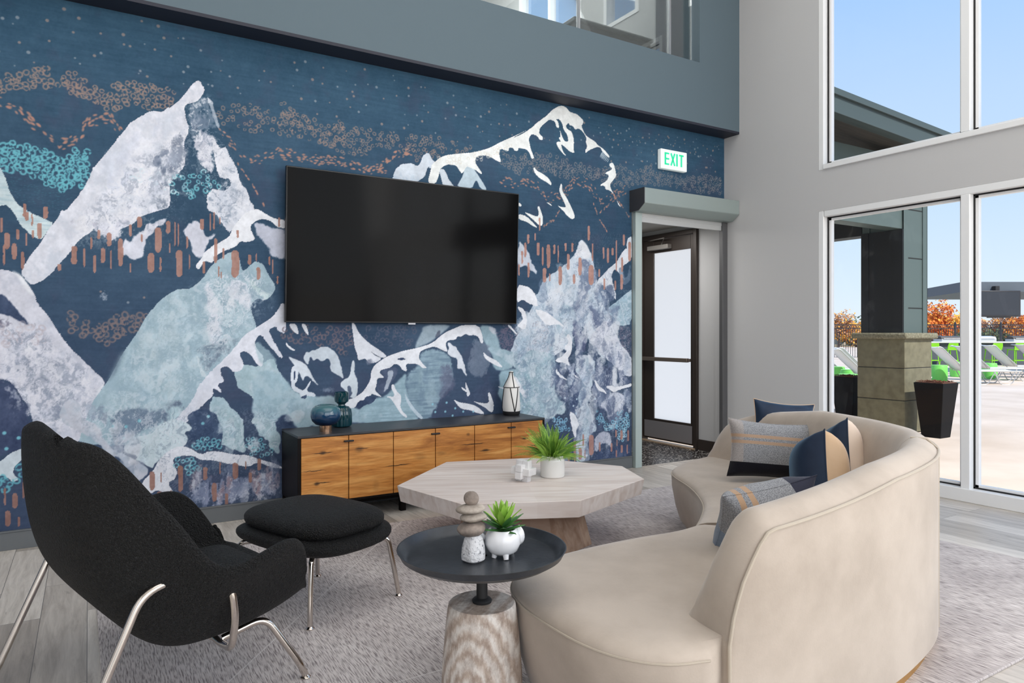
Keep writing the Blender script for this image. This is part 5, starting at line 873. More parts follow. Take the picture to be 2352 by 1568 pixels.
# ---------------------------------------------------------------- side table
st_ = thing('side_table', 'round black tray side table on a striped stone base', 'table', (1.1, -3.06, .011))
tcx, tcy, tz = 1.1, -3.06, .577
obj('tray', MB().lathe([(0, -.034), (.21, -.034), (.240, -.031), (.264, -.016), (.2735, .003), (.2765, .006), (.2725, .006), (.262, -.008), (.248, -.022), (.238, -.025), (0, -.025)], (tcx, tcy, tz), 96), mat('black_iron', (44, 47, 52), .36, metal=.25, col2=(56, 60, 66), scale=14, bump=.06, bscale=60), st_, smooth=True, sharp=.5)
obj('stem', MB().lathe([(0, .40), (.031, .40), (.033, .407), (.028, .413), (.0185, .416), (.0175, .552), (0, .552)], (tcx, tcy, 0), 32), M_BLACKG, st_, smooth=True)
def stone_mat():
    m = bpy.data.materials.new('banded_marble'); m.use_nodes = True; t = m.node_tree; b = t.nodes['Principled BSDF']; N = t.nodes.new; Lk = t.links.new
    tc = N('ShaderNodeTexCoord'); m0 = N('ShaderNodeMapping'); m0.inputs['Rotation'].default_value = (0, 0, .85); Lk(tc.outputs['Object'], m0.inputs[0]); mp = N('ShaderNodeMapping'); mp.inputs['Location'].default_value = (0, 0, -.03); mp.inputs['Scale'].default_value = (1.5, .25, .62); Lk(m0.outputs[0], mp.inputs[0])
    w_ = N('ShaderNodeTexWave'); w_.wave_type = 'RINGS'; w_.rings_direction = 'SPHERICAL'; w_.inputs['Scale'].default_value = 9; w_.inputs['Distortion'].default_value = 6.5; w_.inputs['Detail'].default_value = 8; w_.inputs['Detail Scale'].default_value = 2.2; w_.inputs['Detail Roughness'].default_value = .7; Lk(mp.outputs[0], w_.inputs['Vector'])
    r = N('ShaderNodeValToRGB'); e = r.color_ramp.elements; e[0].position = .0; e[0].color = (*lin((178, 161, 147)), 1); e[1].position = 1; e[1].color = (*lin((216, 209, 201)), 1); x = e.new(.45); x.color = (*lin((198, 185, 174)), 1); Lk(w_.outputs['Fac'], r.inputs[0])
    n = N('ShaderNodeTexNoise'); n.inputs['Scale'].default_value = 42; n.inputs['Detail'].default_value = 8; n.inputs['Roughness'].default_value = .75; mp2 = N('ShaderNodeMapping'); mp2.inputs['Scale'].default_value = (1, 1, .45); Lk(tc.outputs['Object'], mp2.inputs[0]); Lk(mp2.outputs[0], n.inputs['Vector'])
    r2 = N('ShaderNodeValToRGB'); r2.color_ramp.elements[0].position = .36; r2.color_ramp.elements[0].color = (.55, .5, .48, 1); r2.color_ramp.elements[1].position = .56; r2.color_ramp.elements[1].color = (1.02, 1.02, 1.02, 1); Lk(n.outputs['Fac'], r2.inputs[0])
    mu = N('ShaderNodeMixRGB'); mu.blend_type = 'MULTIPLY'; mu.inputs[0].default_value = .8; Lk(r.outputs[0], mu.inputs[1]); Lk(r2.outputs[0], mu.inputs[2]); Lk(mu.outputs[0], b.inputs['Base Color']); b.inputs['Roughness'].default_value = .5
    return m
obj('stone_base', MB().lathe([(0, .011), (.134, .011), (.136, .06), (.131, .18), (.122, .30), (.113, .38), (.110, .396), (.106, .400), (0, .400)], (tcx, tcy, 0), 64), stone_mat(), st_, smooth=True)
# balanced stones
zt_ = tz - .0248
sc_t = thing('stone_stack', 'stack of balanced grey pebbles on a pale stone, on the black tray', 'ornament', (1.05, -3.09, zt_))
bs = Vector((1.05, -3.09, zt_))
def dpx(dx, dy, dz=0): return (RX[0] * dx + FX[0] * dz, RX[1] * dx + FX[1] * dz, dy)
def at(dx, h): v_ = dpx(dx, h); return (bs.x + v_[0], bs.y + v_[1], bs.z + v_[2])
M_PEB = mat('pebble_grey', (176, 166, 155), .75, col2=(140, 130, 120), scale=26, bump=.2, bscale=90)
M_PEB2 = mat('pebble_brown', (150, 137, 127), .75, col2=(108, 98, 91), scale=22, bump=.25, bscale=70)
M_PUM = mat('pumice', (216, 216, 218), .9, col2=(120, 122, 128), scale=95, lo=.56, hi=.66, detail=3, bump=.6, bscale=110)
def pum(u, v):
    a = 2 * math.pi * u; k = [(0, 0), (.030, 0), (.0385, .006), (.0395, .018), (.037, .045), (.030, .072), (.022, .082), (0, .084)]; i = min(int(v * 7), 6); f_ = v * 7 - i
    r_ = k[i][0] + (k[i + 1][0] - k[i][0]) * f_; z_ = k[i][1] + (k[i + 1][1] - k[i][1]) * f_; r_ *= 1 + .05 * math.sin(3 * a + 1) + .03 * math.sin(5 * a)
    q = at(.003 - z_ * .0, z_); return (q[0] + r_ * math.cos(a), q[1] + r_ * math.sin(a) * .9, q[2])
obj('base_stone', MB().grid(pum, 40, 29, cu=True), M_PUM, sc_t, smooth=True)
for i, (dx, h, rx_, rz_, m_) in enumerate(((-.004, .102, .0485, .0235, M_PEB2), (.001, .140, .043, .0155, M_PEB), (-.007, .166, .047, .0155, M_PEB), (-.005, .199, .0255, .0225, M_PEB2))):
    obj('pebble', MB().ball(at(dx, h), (rx_, rx_ * .86, rz_), 32, 18, .045, i + 2), m_, sc_t, smooth=True)
# elephant planter with succulent
ep = thing('elephant_planter', 'small white elephant shaped planter with a green succulent on the black tray', 'plant', (1.155, -3.10, zt_))
pc = Vector((1.155, -3.10, zt_ + .009)); M_EL = mat('white_elephant_glaze', (236, 236, 238), .16, coat=.4)
obj('pot', MB().lathe([(0, 0), (.032, 0), (.049, .012), (.059, .036), (.057, .060), (.047, .078), (.042, .081), (.038, .078), (.037, .07), (0, .068)], pc, 64, lambda a, k: 1 + .006 * (k % 2)), M_EL, ep, smooth=True)
u_ = Vector(dpx(1, 0)); w__ = Vector(dpx(0, 0, 1))
for a_, b_ in ((-.03, .02), (.012, -.04), (.03, .03), (-.028, -.018)): obj('foot', MB().cyl(pc + u_ * a_ + w__ * b_ + Vector((0, 0, -.009)), pc + u_ * a_ * .8 + w__ * b_ * .8 + Vector((0, 0, .014)), .008, .012, 12), M_EL, ep, smooth=True)
obj('ear', MB().ball(pc + u_ * .055 + w__ * .03 + Vector((0, 0, .05)), (.014, .02, .032), 20, 12, .1, 3), M_EL, ep, smooth=True)
obj('trunk', MB().tube(crom([pc - u_ * .045 + w__ * .01 + Vector((0, 0, .045)), pc - u_ * .06 + w__ * .005 + Vector((0, 0, .05)), pc - u_ * .068 + Vector((0, 0, .062)), pc - u_ * .075 + Vector((0, 0, .066))], 4), .009, 10, .005), M_EL, ep, smooth=True)
obj('soil', MB().lathe([(0, .066), (.037, .068), (.037, .072), (0, .074)], pc, 24), mat('moss_soil', (92, 84, 50), .95, col2=(60, 52, 34), scale=120), ep)
lf_ = MB(); rnd = random.Random(8)
for i in range(34):
    a = i * 2.399; t = i / 34; el = .25 + 1.2 * t; Lh = .10 - .025 * abs(t - .5) * 2; wd = .0125 * (1 - .3 * t)
    d = Vector((math.cos(a) * math.cos(el), math.sin(a) * math.cos(el), math.sin(el))); sd = Vector((-math.sin(a), math.cos(a), 0)); p = pc + Vector((0, 0, .07 + .03 * t)); rows = []
    for k in range(8):
        q = k / 7; wv = wd * math.sin(math.pi * (q * .84 + .12)) * (1 if q < 1 else 0) + .0004; up = d.cross(sd) * -1
        c_ = p + d * Lh * q - Vector((0, 0, 1)) * (.03 * (1 - t)) * q * q * (1 if t > .3 else .6)
        rows.append([c_ - sd * wv + up * .004 * math.sin(3.14 * q), c_ - up * .001, c_ + sd * wv + up * .004 * math.sin(3.14 * q), c_ + up * .002])
    lf_.cur = 1 if t > .45 else 0; lf_.rings(rows)
obj('succulent_leaves', lf_, [mat('succulent_dark', (62, 110, 56), .4), mat('succulent_light', (142, 184, 74), .4)], ep, smooth=True)
# ---------------------------------------------------------------- curved sofa
SH = [(1.52, -3.72), (1.75, -3.745), (2.1, -3.735), (2.5, -3.685), (2.87, -3.585), (3.175, -3.40), (3.42, -3.13), (3.61, -2.8), (3.75, -2.45), (3.85, -2.1), (3.88, -1.75), (3.86, -1.6)]
K_ = [Vector((p.x, p.y, 0)) for p in crom([(x, y, 0) for x, y in SH], 16)]
S_ = [0.0]
for i in range(1, len(K_)): S_.append(S_[-1] + (K_[i] - K_[i - 1]).length)
LT = S_[-1]
def shell(s):
    s = max(0, min(LT, s)); i = min(int(np.searchsorted(S_, s, side='right')) - 1, len(K_) - 2); t = (s - S_[i]) / (S_[i + 1] - S_[i]); p = K_[i].lerp(K_[i + 1], t)
    d = (K_[min(i + 2, len(K_) - 1)] - K_[max(i - 1, 0)]).normalized(); return p, Vector((-d.y, d.x, 0))   # inward normal
HS = [0, .017, .055, .108, .136, .16, .37, .58, .85, 1.45, 1.9]; HZ = [.41, .495, .593, .675, .707, .716, .732, .75, .778, .797, .802]
HS2 = [0, .02, .06, .12, .2, .35, .6, 1.0, 1.9]; HZ2 = [.42, .50, .56, .605, .645, .69, .735, .785, .802]
def hgt(s): return min(float(np.interp(s, HS, HZ)), float(np.interp(LT - s, HS2, HZ2)))
def velvet(name, base, dark):
    m = mat(name, base, .75, col2=dark, scale=2.6, detail=7, lo=.38, hi=.68, sheen=.35, spec=.2, bump=.05, bscale=140); return m
M_VEL = velvet('cream_velvet', (190, 177, 164), (168, 155, 142))
M_PIPE = mat('velvet_piping', (180, 168, 152), .7, sheen=.3)
so = thing('curved_sofa', 'large curved cream velvet sofa facing the coffee table', 'sofa', (2.7, -2.9, .011))
SM = 1.53
def back_part(s0, s1, capn):
    n = max(24, int((s1 - s0) / .035)); ss = [s0 + (s1 - s0) * i / n for i in range(n + 1)]
    if s0 == 0: ss = [0, .006, .015, .03, .045, .065, .085, .105, .125, .145, .17, .2, .24, .3] + [s for s in ss if s > .33]
    if s1 == LT: ss = [s for s in ss if s < LT - .33] + [LT - q for q in (.3, .24, .19, .15, .11, .08, .05, .03, .012, 0)]
    secs = []
    for s in ss:
        p, nn = shell(s); h = hgt(s); hf = max(0.02, (h - .40) / .4); k = min(1, hf * 1.6); th = .21 * (.35 + .65 * min(1, hf * 1.8)) if False else .215
        rr = min(.05, .3 * (h - .38) + .006)
        prof = [(.0, .082), (0, .2), (0, h - .02), (.004, h), (.018, h + rr * .35), (.045, h + rr * .75), (.075, h + rr * .9), (.105, h + rr * .75), (.13, h + rr * .3), (.15, h - rr * .4), (.168, .40 + (h - .40) * .72), (.188, .40 + (h - .40) * .4), (.205, .40 + (h - .40) * .12), (.212, .39), (.212, .082)]
        # end rounding: the padded face pulls back from the tip
        e0 = min(s / .10, 1.0) if s0 == 0 else 1; e1 = min((LT - s) / .1, 1) if s1 == LT else 1; pull = 1
        secs.append([tuple(p + nn * (x * pull) + Vector((0, 0, z))) for x, z in prof])
    return MB().rings(secs)
obj('backrest', back_part(0, SM, 0), M_VEL, so, smooth=True, sharp=1.0)
obj('backrest', back_part(SM + .004, LT, 0), M_VEL, so, smooth=True, sharp=1.0)
pp = []
for s in [0, .006, .015, .03, .05, .08, .11, .14, .17, .2, .25] + list(np.arange(.3, LT - .3, .05)) + [LT - q for q in (.3, .2, .12, .06, .03, .012, 0)]:
    p, nn = shell(s); pp.append(p - nn * .001 + Vector((0, 0, hgt(s))))
p0, n0 = shell(0); pp = [p0 - n0 * .001 + Vector((0, 0, z)) for z in (.085, .2, .36)] + pp
obj('piping', MB().tube(pp, .0055, 8), M_PIPE, so, smooth=True)
p, nn = shell(SM + .002); obj('back_seam', MB().tube([p - nn * .001 + Vector((0, 0, .06)), p - nn * .001 + Vector((0, 0, .80)), p + nn * .04 + Vector((0, 0, .838)), p + nn * .1 + Vector((0, 0, .84))], .005, 8), M_PIPE, so, smooth=True)
near_front = [(1.44, -3.725), (1.33, -3.685), (1.25, -3.60), (1.205, -3.47), (1.195, -3.30), (1.205, -3.14), (1.25, -3.0), (1.34, -2.90), (1.5, -2.83), (1.75, -2.80), (2.0, -2.80), (2.2, -2.815)]
far_front = [(2.36, -2.79), (2.50, -2.69), (2.68, -2.54), (2.84, -2.35), (2.97, -2.15), (3.07, -1.95), (3.16, -1.82), (3.30, -1.72), (3.48, -1.645), (3.66, -1.60), (3.76, -1.585)]
def off_in(poly, d):
    out = []; n = len(poly)
    for i in range(n):
        a, b_, c_ = Vector(poly[i - 1]), Vector(poly[i]), Vector(poly[(i + 1) % n]); t = (c_ - a)
        if t.length < 1e-6: out.append(poly[i]); continue
        t.normalize(); out.append((b_.x - t.y * d, b_.y + t.x * d))
    return out
def seat_mesh(front, sa, sb, side=0):
    inner = []
    for i in range(27):
        s = sa + (sb - sa) * i / 26; p, nn = shell(s); q = p + nn * .03; inner.append(Vector((q.x, q.y)))
    fr = [Vector((p.x, p.y)) for p in crom([(x, y, 0) for x, y in front], 5)]; mid = sum(inner, Vector((0, 0))) / len(inner); nr = []
    for i in range(len(fr)):
        t = (fr[min(i + 1, len(fr) - 1)] - fr[max(i - 1, 0)]).normalized(); nr.append(Vector((-t.y, t.x)))
    k = len(fr) // 2
    if nr[k].dot(mid - fr[k]) < 0: nr = [-v_ for v_ in nr]
    def ring(d):
        f_ = [q + v_ * d for q, v_ in zip(fr, nr)]
        if side == 1: return inner + f_[::-1]
        return inner + f_[::-1]
    mb = MB(); mb.rings([[(q.x, q.y, z) for q in ring(d)] for d, z in ((.075, .08), (.05, .11), (.022, .2), (.0, .32), (-.002, .385), (.002, .400), (.018, .413), (.05, .422), (.09, .427))])
    return mb, [(q.x, q.y) for q in ring(-.002)], len(inner)
m1, poly1, ni = seat_mesh(near_front + [(2.352, -2.797)], .0, SM)
m2, poly2, ni = seat_mesh(far_front, SM + .004, LT)
obj('seat', m1, M_VEL, so, smooth=True, sharp=1.1); obj('seat', m2, M_VEL, so, smooth=True, sharp=1.1)
for poly in (poly1, poly2):
    sel = [(x, y, .392) for x, y in poly[ni:]]
    obj('seat_piping', MB().tube(sel, .0035, 6), M_PIPE, so, smooth=True)
M_GOLD = mat('gold_plinth', (205, 160, 90), .3, metal=.8)
pl = []
for s in np.linspace(0.03, LT - .03, 60): p, nn = shell(s); q = p + nn * .035; pl.append((q.x, q.y))
allf = [(p.x, p.y) for p in crom([(x, y, 0) for x, y in near_front + far_front], 3)]
pl = pl + [(x + (2.9 - x) * .05 + .02, y + (-3.1 - y) * .08 - .02) for x, y in allf[::-1]][2:-2]
obj('plinth', MB().prism(pl, .011, .084), M_GOLD, so)
# ---------------------------------------------------------------- cushions
def pillow(name, label, c, ux, uy, w_, h_, th, mats, group=None, split=False, crease=None):
    c = Vector(c); ux = Vector(ux).normalized(); uy = Vector(uy); uy = (uy - ux * uy.dot(ux)).normalized(); un = ux.cross(uy)
    mb = MB(); n = 25
    def pt(i, j, s):
        a = -1 + 2 * i / (n - 1); b_ = -1 + 2 * j / (n - 1); pin = 1 - .10 * (1 - abs(a) ** 2.0) * abs(b_) ** 3; pin2 = 1 - .10 * (1 - abs(b_) ** 2.0) * abs(a) ** 3
        t = max(0, (1 - a ** 4) * (1 - b_ ** 4)) ** .55; t *= .75 + .25 * math.cos(a * 1.2) * math.cos(b_ * 1.2)
        wr = .006 * math.sin(9 * a + 4 * b_) * (1 - t) + .004 * math.sin(7 * b_ - 3 * a + 1) * (1 - t)
        return c + ux * (a * pin2 * w_ / 2) + uy * (b_ * pin * h_ / 2) + un * s * (t * th / 2 + .002 + (wr if t > .02 else 0))
    for s, mi in ((1, 0), (-1, 1)):
        mb.cur = mi; vs = [pt(i, j, s) for i in range(n) for j in range(n)]; fs = []
        for i in range(n - 1):
            for j in range(n - 1):
                q = (i * n + j, (i + 1) * n + j, (i + 1) * n + j + 1, i * n + j + 1); fs.append(q if s > 0 else q[::-1])
        mb.add(vs, fs)
    mb.cur = 0
    rim = [(i, 0) for i in range(n)] + [(n - 1, j) for j in range(1, n)] + [(i, n - 1) for i in range(n - 2, -1, -1)] + [(0, j) for j in range(n - 2, 0, -1)]
    A = [pt(i, j, 1) for i, j in rim]; B = [pt(i, j, -1) for i, j in rim]; mb.rings([A, B], False, False)
    root = thing(name, label, 'cushion', tuple(c - Vector((0, 0, h_ / 2))), group=group)
    obj('cover', mb, mats, root, smooth=True, weld=True, sharp=1.2)
    e_ = [pt(i, j, 1) * .5 + pt(i, j, -1) * .5 for i, j in rim]; obj('seam', MB().tube(e_, .003, 6, closed=True), mats[1], root, smooth=True)
    return root, (c, ux, uy, un)
M_NAVY = mat('navy_velvet', (30, 48, 72), .6, col2=(22, 36, 58), scale=6, sheen=.7, spec=.3); M_NAVY.node_tree.nodes['Principled BSDF'].inputs['Sheen Tint'].default_value = (*lin((120, 160, 190)), 1)
M_TAN = mat('tan_velvet', (214, 182, 148), .7, col2=(200, 166, 130), scale=5, sheen=.5); M_BLUSH = mat('cream_back', (226, 206, 188), .7, sheen=.4)
def wool(name, c, ux, uy, bands, ground=(158, 159, 162), g2=(118, 120, 124), extra=None):
    """woven wool whose bands follow the cushion's own axis"""
    m = bpy.data.materials.new(name); m.use_nodes = True; t = m.node_tree; b = t.nodes['Principled BSDF']; N = t.nodes.new; Lk = t.links.new
    tc = N('ShaderNodeTexCoord'); n = N('ShaderNodeTexNoise'); n.inputs['Scale'].default_value = 260; n.inputs['Detail'].default_value = 2; Lk(tc.outputs['Object'], n.inputs['Vector'])
    n2 = N('ShaderNodeTexNoise'); n2.inputs['Scale'].default_value = 14; n2.inputs['Detail'].default_value = 4; Lk(tc.outputs['Object'], n2.inputs['Vector'])
    r = N('ShaderNodeValToRGB'); r.color_ramp.elements[0].position = .42; r.color_ramp.elements[0].color = (*lin(g2), 1); r.color_ramp.elements[1].position = .58; r.color_ramp.elements[1].color = (*lin(ground), 1); Lk(n.outputs['Fac'], r.inputs[0]); last = r.outputs[0]
    for axis, lo_, hi_, col, amt in bands:
        d = N('ShaderNodeVectorMath'); d.operation = 'DOT_PRODUCT'; d.inputs[1].default_value = tuple(axis); Lk(tc.outputs['Object'], d.inputs[0])
        g = N('ShaderNodeMath'); g.operation = 'COMPARE'; g.inputs[1].default_value = (lo_ + hi_) / 2; g.inputs[2].default_value = (hi_ - lo_) / 2; Lk(d.outputs['Value'], g.inputs[0])
        s_ = N('ShaderNodeMath'); s_.operation = 'MULTIPLY'; s_.inputs[1].default_value = amt; Lk(g.outputs[0], s_.inputs[0])
        x = N('ShaderNodeMixRGB'); x.inputs[2].default_value = (*lin(col), 1); Lk(s_.outputs[0], x.inputs[0]); Lk(last, x.inputs[1]); last = x.outputs[0]
    Lk(last, b.inputs['Base Color']); b.inputs['Roughness'].default_value = .95; b.inputs['Sheen Weight'].default_value = .2; b.inputs['Specular IOR Level'].default_value = .1
    bp = N('ShaderNodeBump'); bp.inputs['Strength'].default_value = .4; bp.inputs['Distance'].default_value = .003; Lk(n.outputs['Fac'], bp.inputs['Height']); Lk(bp.outputs[0], b.inputs['Normal'])
    return m
CU = 'cushions on the curved sofa'
fr_, rt_ = Vector((FX[0], FX[1], 0)), Vector((RX[0], RX[1], 0))
pillow('throw_cushion', 'navy velvet cushion standing behind the grey striped cushion', (3.865, -2.11, .645), rt_ + Vector((0, 0, -.10)), Vector((.10, .12, .95)), .40, .38, .13, [M_NAVY, M_TAN], CU)
ux = Vector((.86, -.50, -.085)).normalized(); uy = Vector((.14, .12, .98)); uy = (uy - ux * uy.dot(ux)).normalized(); c1 = Vector((3.36, -2.41, .605)); o1 = uy * .155
def W_(name, c, ux, uy, h, bands, **k): 
    # object coordinates of the cover start at the root (bottom of the cushion)
    base = Vector((0, 0, h / 2)); bb = [(tuple(a), a.dot(base) + lo_, a.dot(base) + hi_, col, amt) for a, lo_, hi_, col, amt in bands]; return wool(name, c, ux, uy, bb, **k)
H1 = .33
M_W1 = W_('striped_wool', c1, ux, uy, H1, [(ux, -.3, -.175, (170, 158, 150), .5), (uy, .060, .078, (176, 146, 120), .9), (uy, .025, .043, (176, 146, 120), .9), (uy, -.2, -.08, (20, 20, 28), 1)])
pillow('lumbar_cushion', 'grey wool lumbar cushion with two tan stripes and a black lower band', c1, ux, uy, .50, H1, .13, [M_W1, M_W1], CU)
pillow('two_tone_cushion', 'navy and tan velvet cushion set on its edge in the sofa bend', (3.06, -2.93, .605), Vector((.62, .66, -.30)), Vector((.3, .3, .9)), .34, .35, .26, [M_TAN, M_NAVY], CU)
pillow('two_tone_cushion', 'navy and cream cushion behind the tan one, against the sofa back', (3.31, -2.88, .63), Vector((.60, .66, -.30)), Vector((.3, .3, .9)), .35, .36, .20, [M_BLUSH, M_NAVY], CU)
ux = Vector((.80, -.25, .12)).normalized(); uy = Vector((.0, -.34, .6)); uy = (uy - ux * uy.dot(ux)).normalized(); c3 = Vector((2.31, -3.20, .545))
M_W2 = W_('plaid_wool', c3, ux, uy, .33, [(uy, -.2, -.02, (112, 130, 152), .75), (ux, -.155, -.13, (178, 146, 116), .95), (ux, -.105, -.08, (178, 146, 116), .95), (ux, .09, .3, (52, 54, 68), 1)])
pillow('plaid_cushion', 'grey wool plaid cushion with tan stripes and a charcoal corner, nearest', c3, ux, uy, .42, .33, .19, [M_W2, M_W2], CU)
# ---------------------------------------------------------------- armchair
def boucle():
    m = bpy.data.materials.new('black_boucle'); m.use_nodes = True; t = m.node_tree; b = t.nodes['Principled BSDF']; N = t.nodes.new; Lk = t.links.new
    tc = N('ShaderNodeTexCoord'); n0 = N('ShaderNodeTexNoise'); n0.inputs['Scale'].default_value = 60; n0.inputs['Detail'].default_value = 2; Lk(tc.outputs['Object'], n0.inputs['Vector'])
    ad = N('ShaderNodeMixRGB'); ad.inputs[0].default_value = .03; Lk(tc.outputs['Object'], ad.inputs[1]); Lk(n0.outputs['Color'], ad.inputs[2])
    v = N('ShaderNodeTexVoronoi'); v.inputs['Scale'].default_value = 150; Lk(ad.outputs[0], v.inputs['Vector'])
    r = N('ShaderNodeValToRGB'); r.color_ramp.elements[0].position = .0; r.color_ramp.elements[0].color = (*lin((20, 20, 22)), 1); r.color_ramp.elements[1].position = .6; r.color_ramp.elements[1].color = (*lin((3, 3, 4)), 1); Lk(v.outputs['Distance'], r.inputs[0]); Lk(r.outputs[0], b.inputs['Base Color'])
    b.inputs['Roughness'].default_value = .62; b.inputs['Sheen Weight'].default_value = .02; b.inputs['Specular IOR Level'].default_value = .35
    bp = N('ShaderNodeBump'); bp.inputs['Strength'].default_value = 1; bp.inputs['Distance'].default_value = .014; bp.invert = True; Lk(v.outputs['Distance'], bp.inputs['Height']); Lk(bp.outputs[0], b.inputs['Normal']); return m
M_BOU = boucle(); M_CHR = mat('polished_nickel', (214, 206, 198), .12, metal=1)
ch = thing('lounge_chair', 'black textured lounge chair with chrome tube legs', 'chair', (.248, -2.218, .011), math.atan2(.265, .964))
rows = [  # centre, crease, rim (forward, side, up) from the front lip to the head
    ((.37, .36), (.36, .31, .36), (.345, .36, .385)),
    ((.35, .355), (.335, .325, .345), (.31, .415, .47)),
    ((.30, .345), (.29, .335, .325), (.26, .46, .54)),
    ((.22, .325), (.22, .335, .30), (.195, .49, .565)),
    ((.11, .295), (.11, .325, .275), (.11, .505, .55)),
    ((.0, .28), (.0, .315, .265), (.0, .50, .52)),
    ((-.10, .285), (-.115, .31, .275), (-.07, .49, .56)),
    ((-.21, .37), (-.205, .325, .37), (-.13, .47, .65)),
    ((-.305, .48), (-.275, .335, .49), (-.20, .435, .745)),
    ((-.352, .61), (-.312, .325, .64), (-.255, .39, .83)),
    ((-.372, .76), (-.335, .295, .78), (-.31, .335, .90)),
    ((-.38, .885), (-.352, .245, .875), (-.338, .27, .91)),
    ((-.38, .955), (-.37, .16, .94), (-.362, .185, .925))]
def shellrow(r):
    (u, w_), cr_, rm = r; kk_ = .55 if w_ < .36 else .42
    P = [(u, 0, w_), (u * .85 + cr_[0] * .15, cr_[1] * .6, w_ * .8 + cr_[2] * .2), cr_, ((cr_[0] * .5 + rm[0] * .5), cr_[1] * kk_ + rm[1] * (1 - kk_), cr_[2] * .5 + rm[2] * .5), rm]
    h = [tuple(q) for q in crom(P, 4)]; return [(a, -b_, c_) for a, b_, c_ in h[::-1]] + h[1:]
R_ = [shellrow(r) for r in rows]; n_ = len(R_[0]); cols_ = [crom([R_[i][j] for i in range(len(R_))], 4) for j in range(n_)]
G = [[cols_[j][i] for j in range(n_)] for i in range(len(cols_[0]))]
for _ in range(3):   # relax the control net a little
    G2 = [[p.copy() for p in row] for row in G]
    for i in range(1, len(G) - 1):
        for j in range(n_):
            G2[i][j] = (G[i - 1][j] + G[i + 1][j]) * .25 + G[i][j] * .5
    for i in range(len(G)):
        for j in range(1, n_ - 1): G[i][j] = (G2[i][j - 1] + G2[i][j + 1]) * .25 + G2[i][j] * .5
        G[i][0], G[i][-1] = G2[i][0], G2[i][-1]
TH = .045; NG_ = len(G); OUT = []
for i in range(NG_):
    row = []
    for j in range(n_):
        du = G[min(i + 1, NG_ - 1)][j] - G[max(i - 1, 0)][j]; dv = G[i][min(j + 1, n_ - 1)] - G[i][max(j - 1, 0)]; nn = du.cross(dv).normalized()
        if nn.dot(G[i][j] - Vector((.12, 0, .75))) < 0: nn = -nn
        k = min(1, i / 14); nn.x = min(nn.x, 0) if i < NG_ - 10 else nn.x; nn.x *= k
        if nn.length < .2: nn = Vector((0, 0, -1))
        row.append(G[i][j] + nn.normalized() * TH)
    OUT.append(row)
for _ in range(2):
    O2 = [[p.copy() for p in r] for r in OUT]
    for i in range(1, NG_ - 1):
        for j in range(1, n_ - 1): OUT[i][j] = (O2[i - 1][j] + O2[i + 1][j] + O2[i][j - 1] + O2[i][j + 1]) * .25
sh_ = MB(); vs = [tuple(p) for r in G for p in r] + [tuple(p) for r in OUT for p in r]; off_ = NG_ * n_; fs = []
for i in range(NG_ - 1):
    for j in range(n_ - 1):
        q = (i * n_ + j, (i + 1) * n_ + j, (i + 1) * n_ + j + 1, i * n_ + j + 1); fs.append(q); fs.append(tuple(off_ + x for x in q[::-1]))
rim = [(0, j) for j in range(n_)] + [(i, n_ - 1) for i in range(1, NG_)] + [(NG_ - 1, j) for j in range(n_ - 2, -1, -1)] + [(i, 0) for i in range(NG_ - 2, 0, -1)]
R0, R1 = [], []
for i, j in rim:
    ii = min(max(i, 2), NG_ - 3); jj = min(max(j, 1), n_ - 2); e = (G[i][j] - G[ii][jj]).normalized(); A, B = G[i][j], OUT[i][j]
    R0.append(A * .85 + B * .15 + e * TH * .45); R1.append(A * .5 + B * .5 + e * TH * .75)
m_ = len(rim); base_ = len(vs); R2 = [A * .15 + B * .85 + (r1 - (A + B) * .5) * .6 for A, B, r1 in ((G[i][j], OUT[i][j], r) for (i, j), r in zip(rim, R1))]
vs += [tuple(p) for p in R0] + [tuple(p) for p in R1] + [tuple(p) for p in R2]
for k in range(m_):
    l = (k + 1) % m_; a0, a1 = rim[k][0] * n_ + rim[k][1], rim[l][0] * n_ + rim[l][1]
    ch_ = [(a0, a1), (base_ + k, base_ + l), (base_ + m_ + k, base_ + m_ + l), (base_ + 2 * m_ + k, base_ + 2 * m_ + l), (off_ + a0, off_ + a1)]
    for (p, q), (r, t) in zip(ch_[:-1], ch_[1:]): fs.append((p, q, t, r))
sh_.add(vs, fs)
o = obj('shell', sh_, M_BOU, ch, smooth=True, local=True, sharp=3.2, subsurf=1)
cu = MB().grid(lambda u, v: (lambda a, b_: ( .09 + .235 * a, .27 * b_, .36 + .055 * (max(0, (1 - abs(a) ** 3.5)) * max(0, (1 - abs(b_) ** 3.5))) ** .5 - .02 * (1 - a) ))(-1 + 2 * u, -1 + 2 * v), 24, 20)
o = obj('seat_cushion', cu, M_BOU, ch, smooth=True, local=True); k = o.modifiers.new('s', 'SOLIDIFY'); k.thickness = .03; k.offset = -1
bc = MB().grid(lambda u, v: (lambda a, b_: (-.235 - .10 * a + .05 * (max(0, (1 - abs(a) ** 3.5)) * max(0, (1 - abs(b_) ** 3.5))) ** .5, .18 * b_, .60 + .15 * a))(-1 + 2 * u, -1 + 2 * v), 20, 16)
o = obj('back_cushion', bc, M_BOU, ch, smooth=True, local=True); k = o.modifiers.new('s', 'SOLIDIFY'); k.thickness = .03; k.offset = -1
r_t = .0125
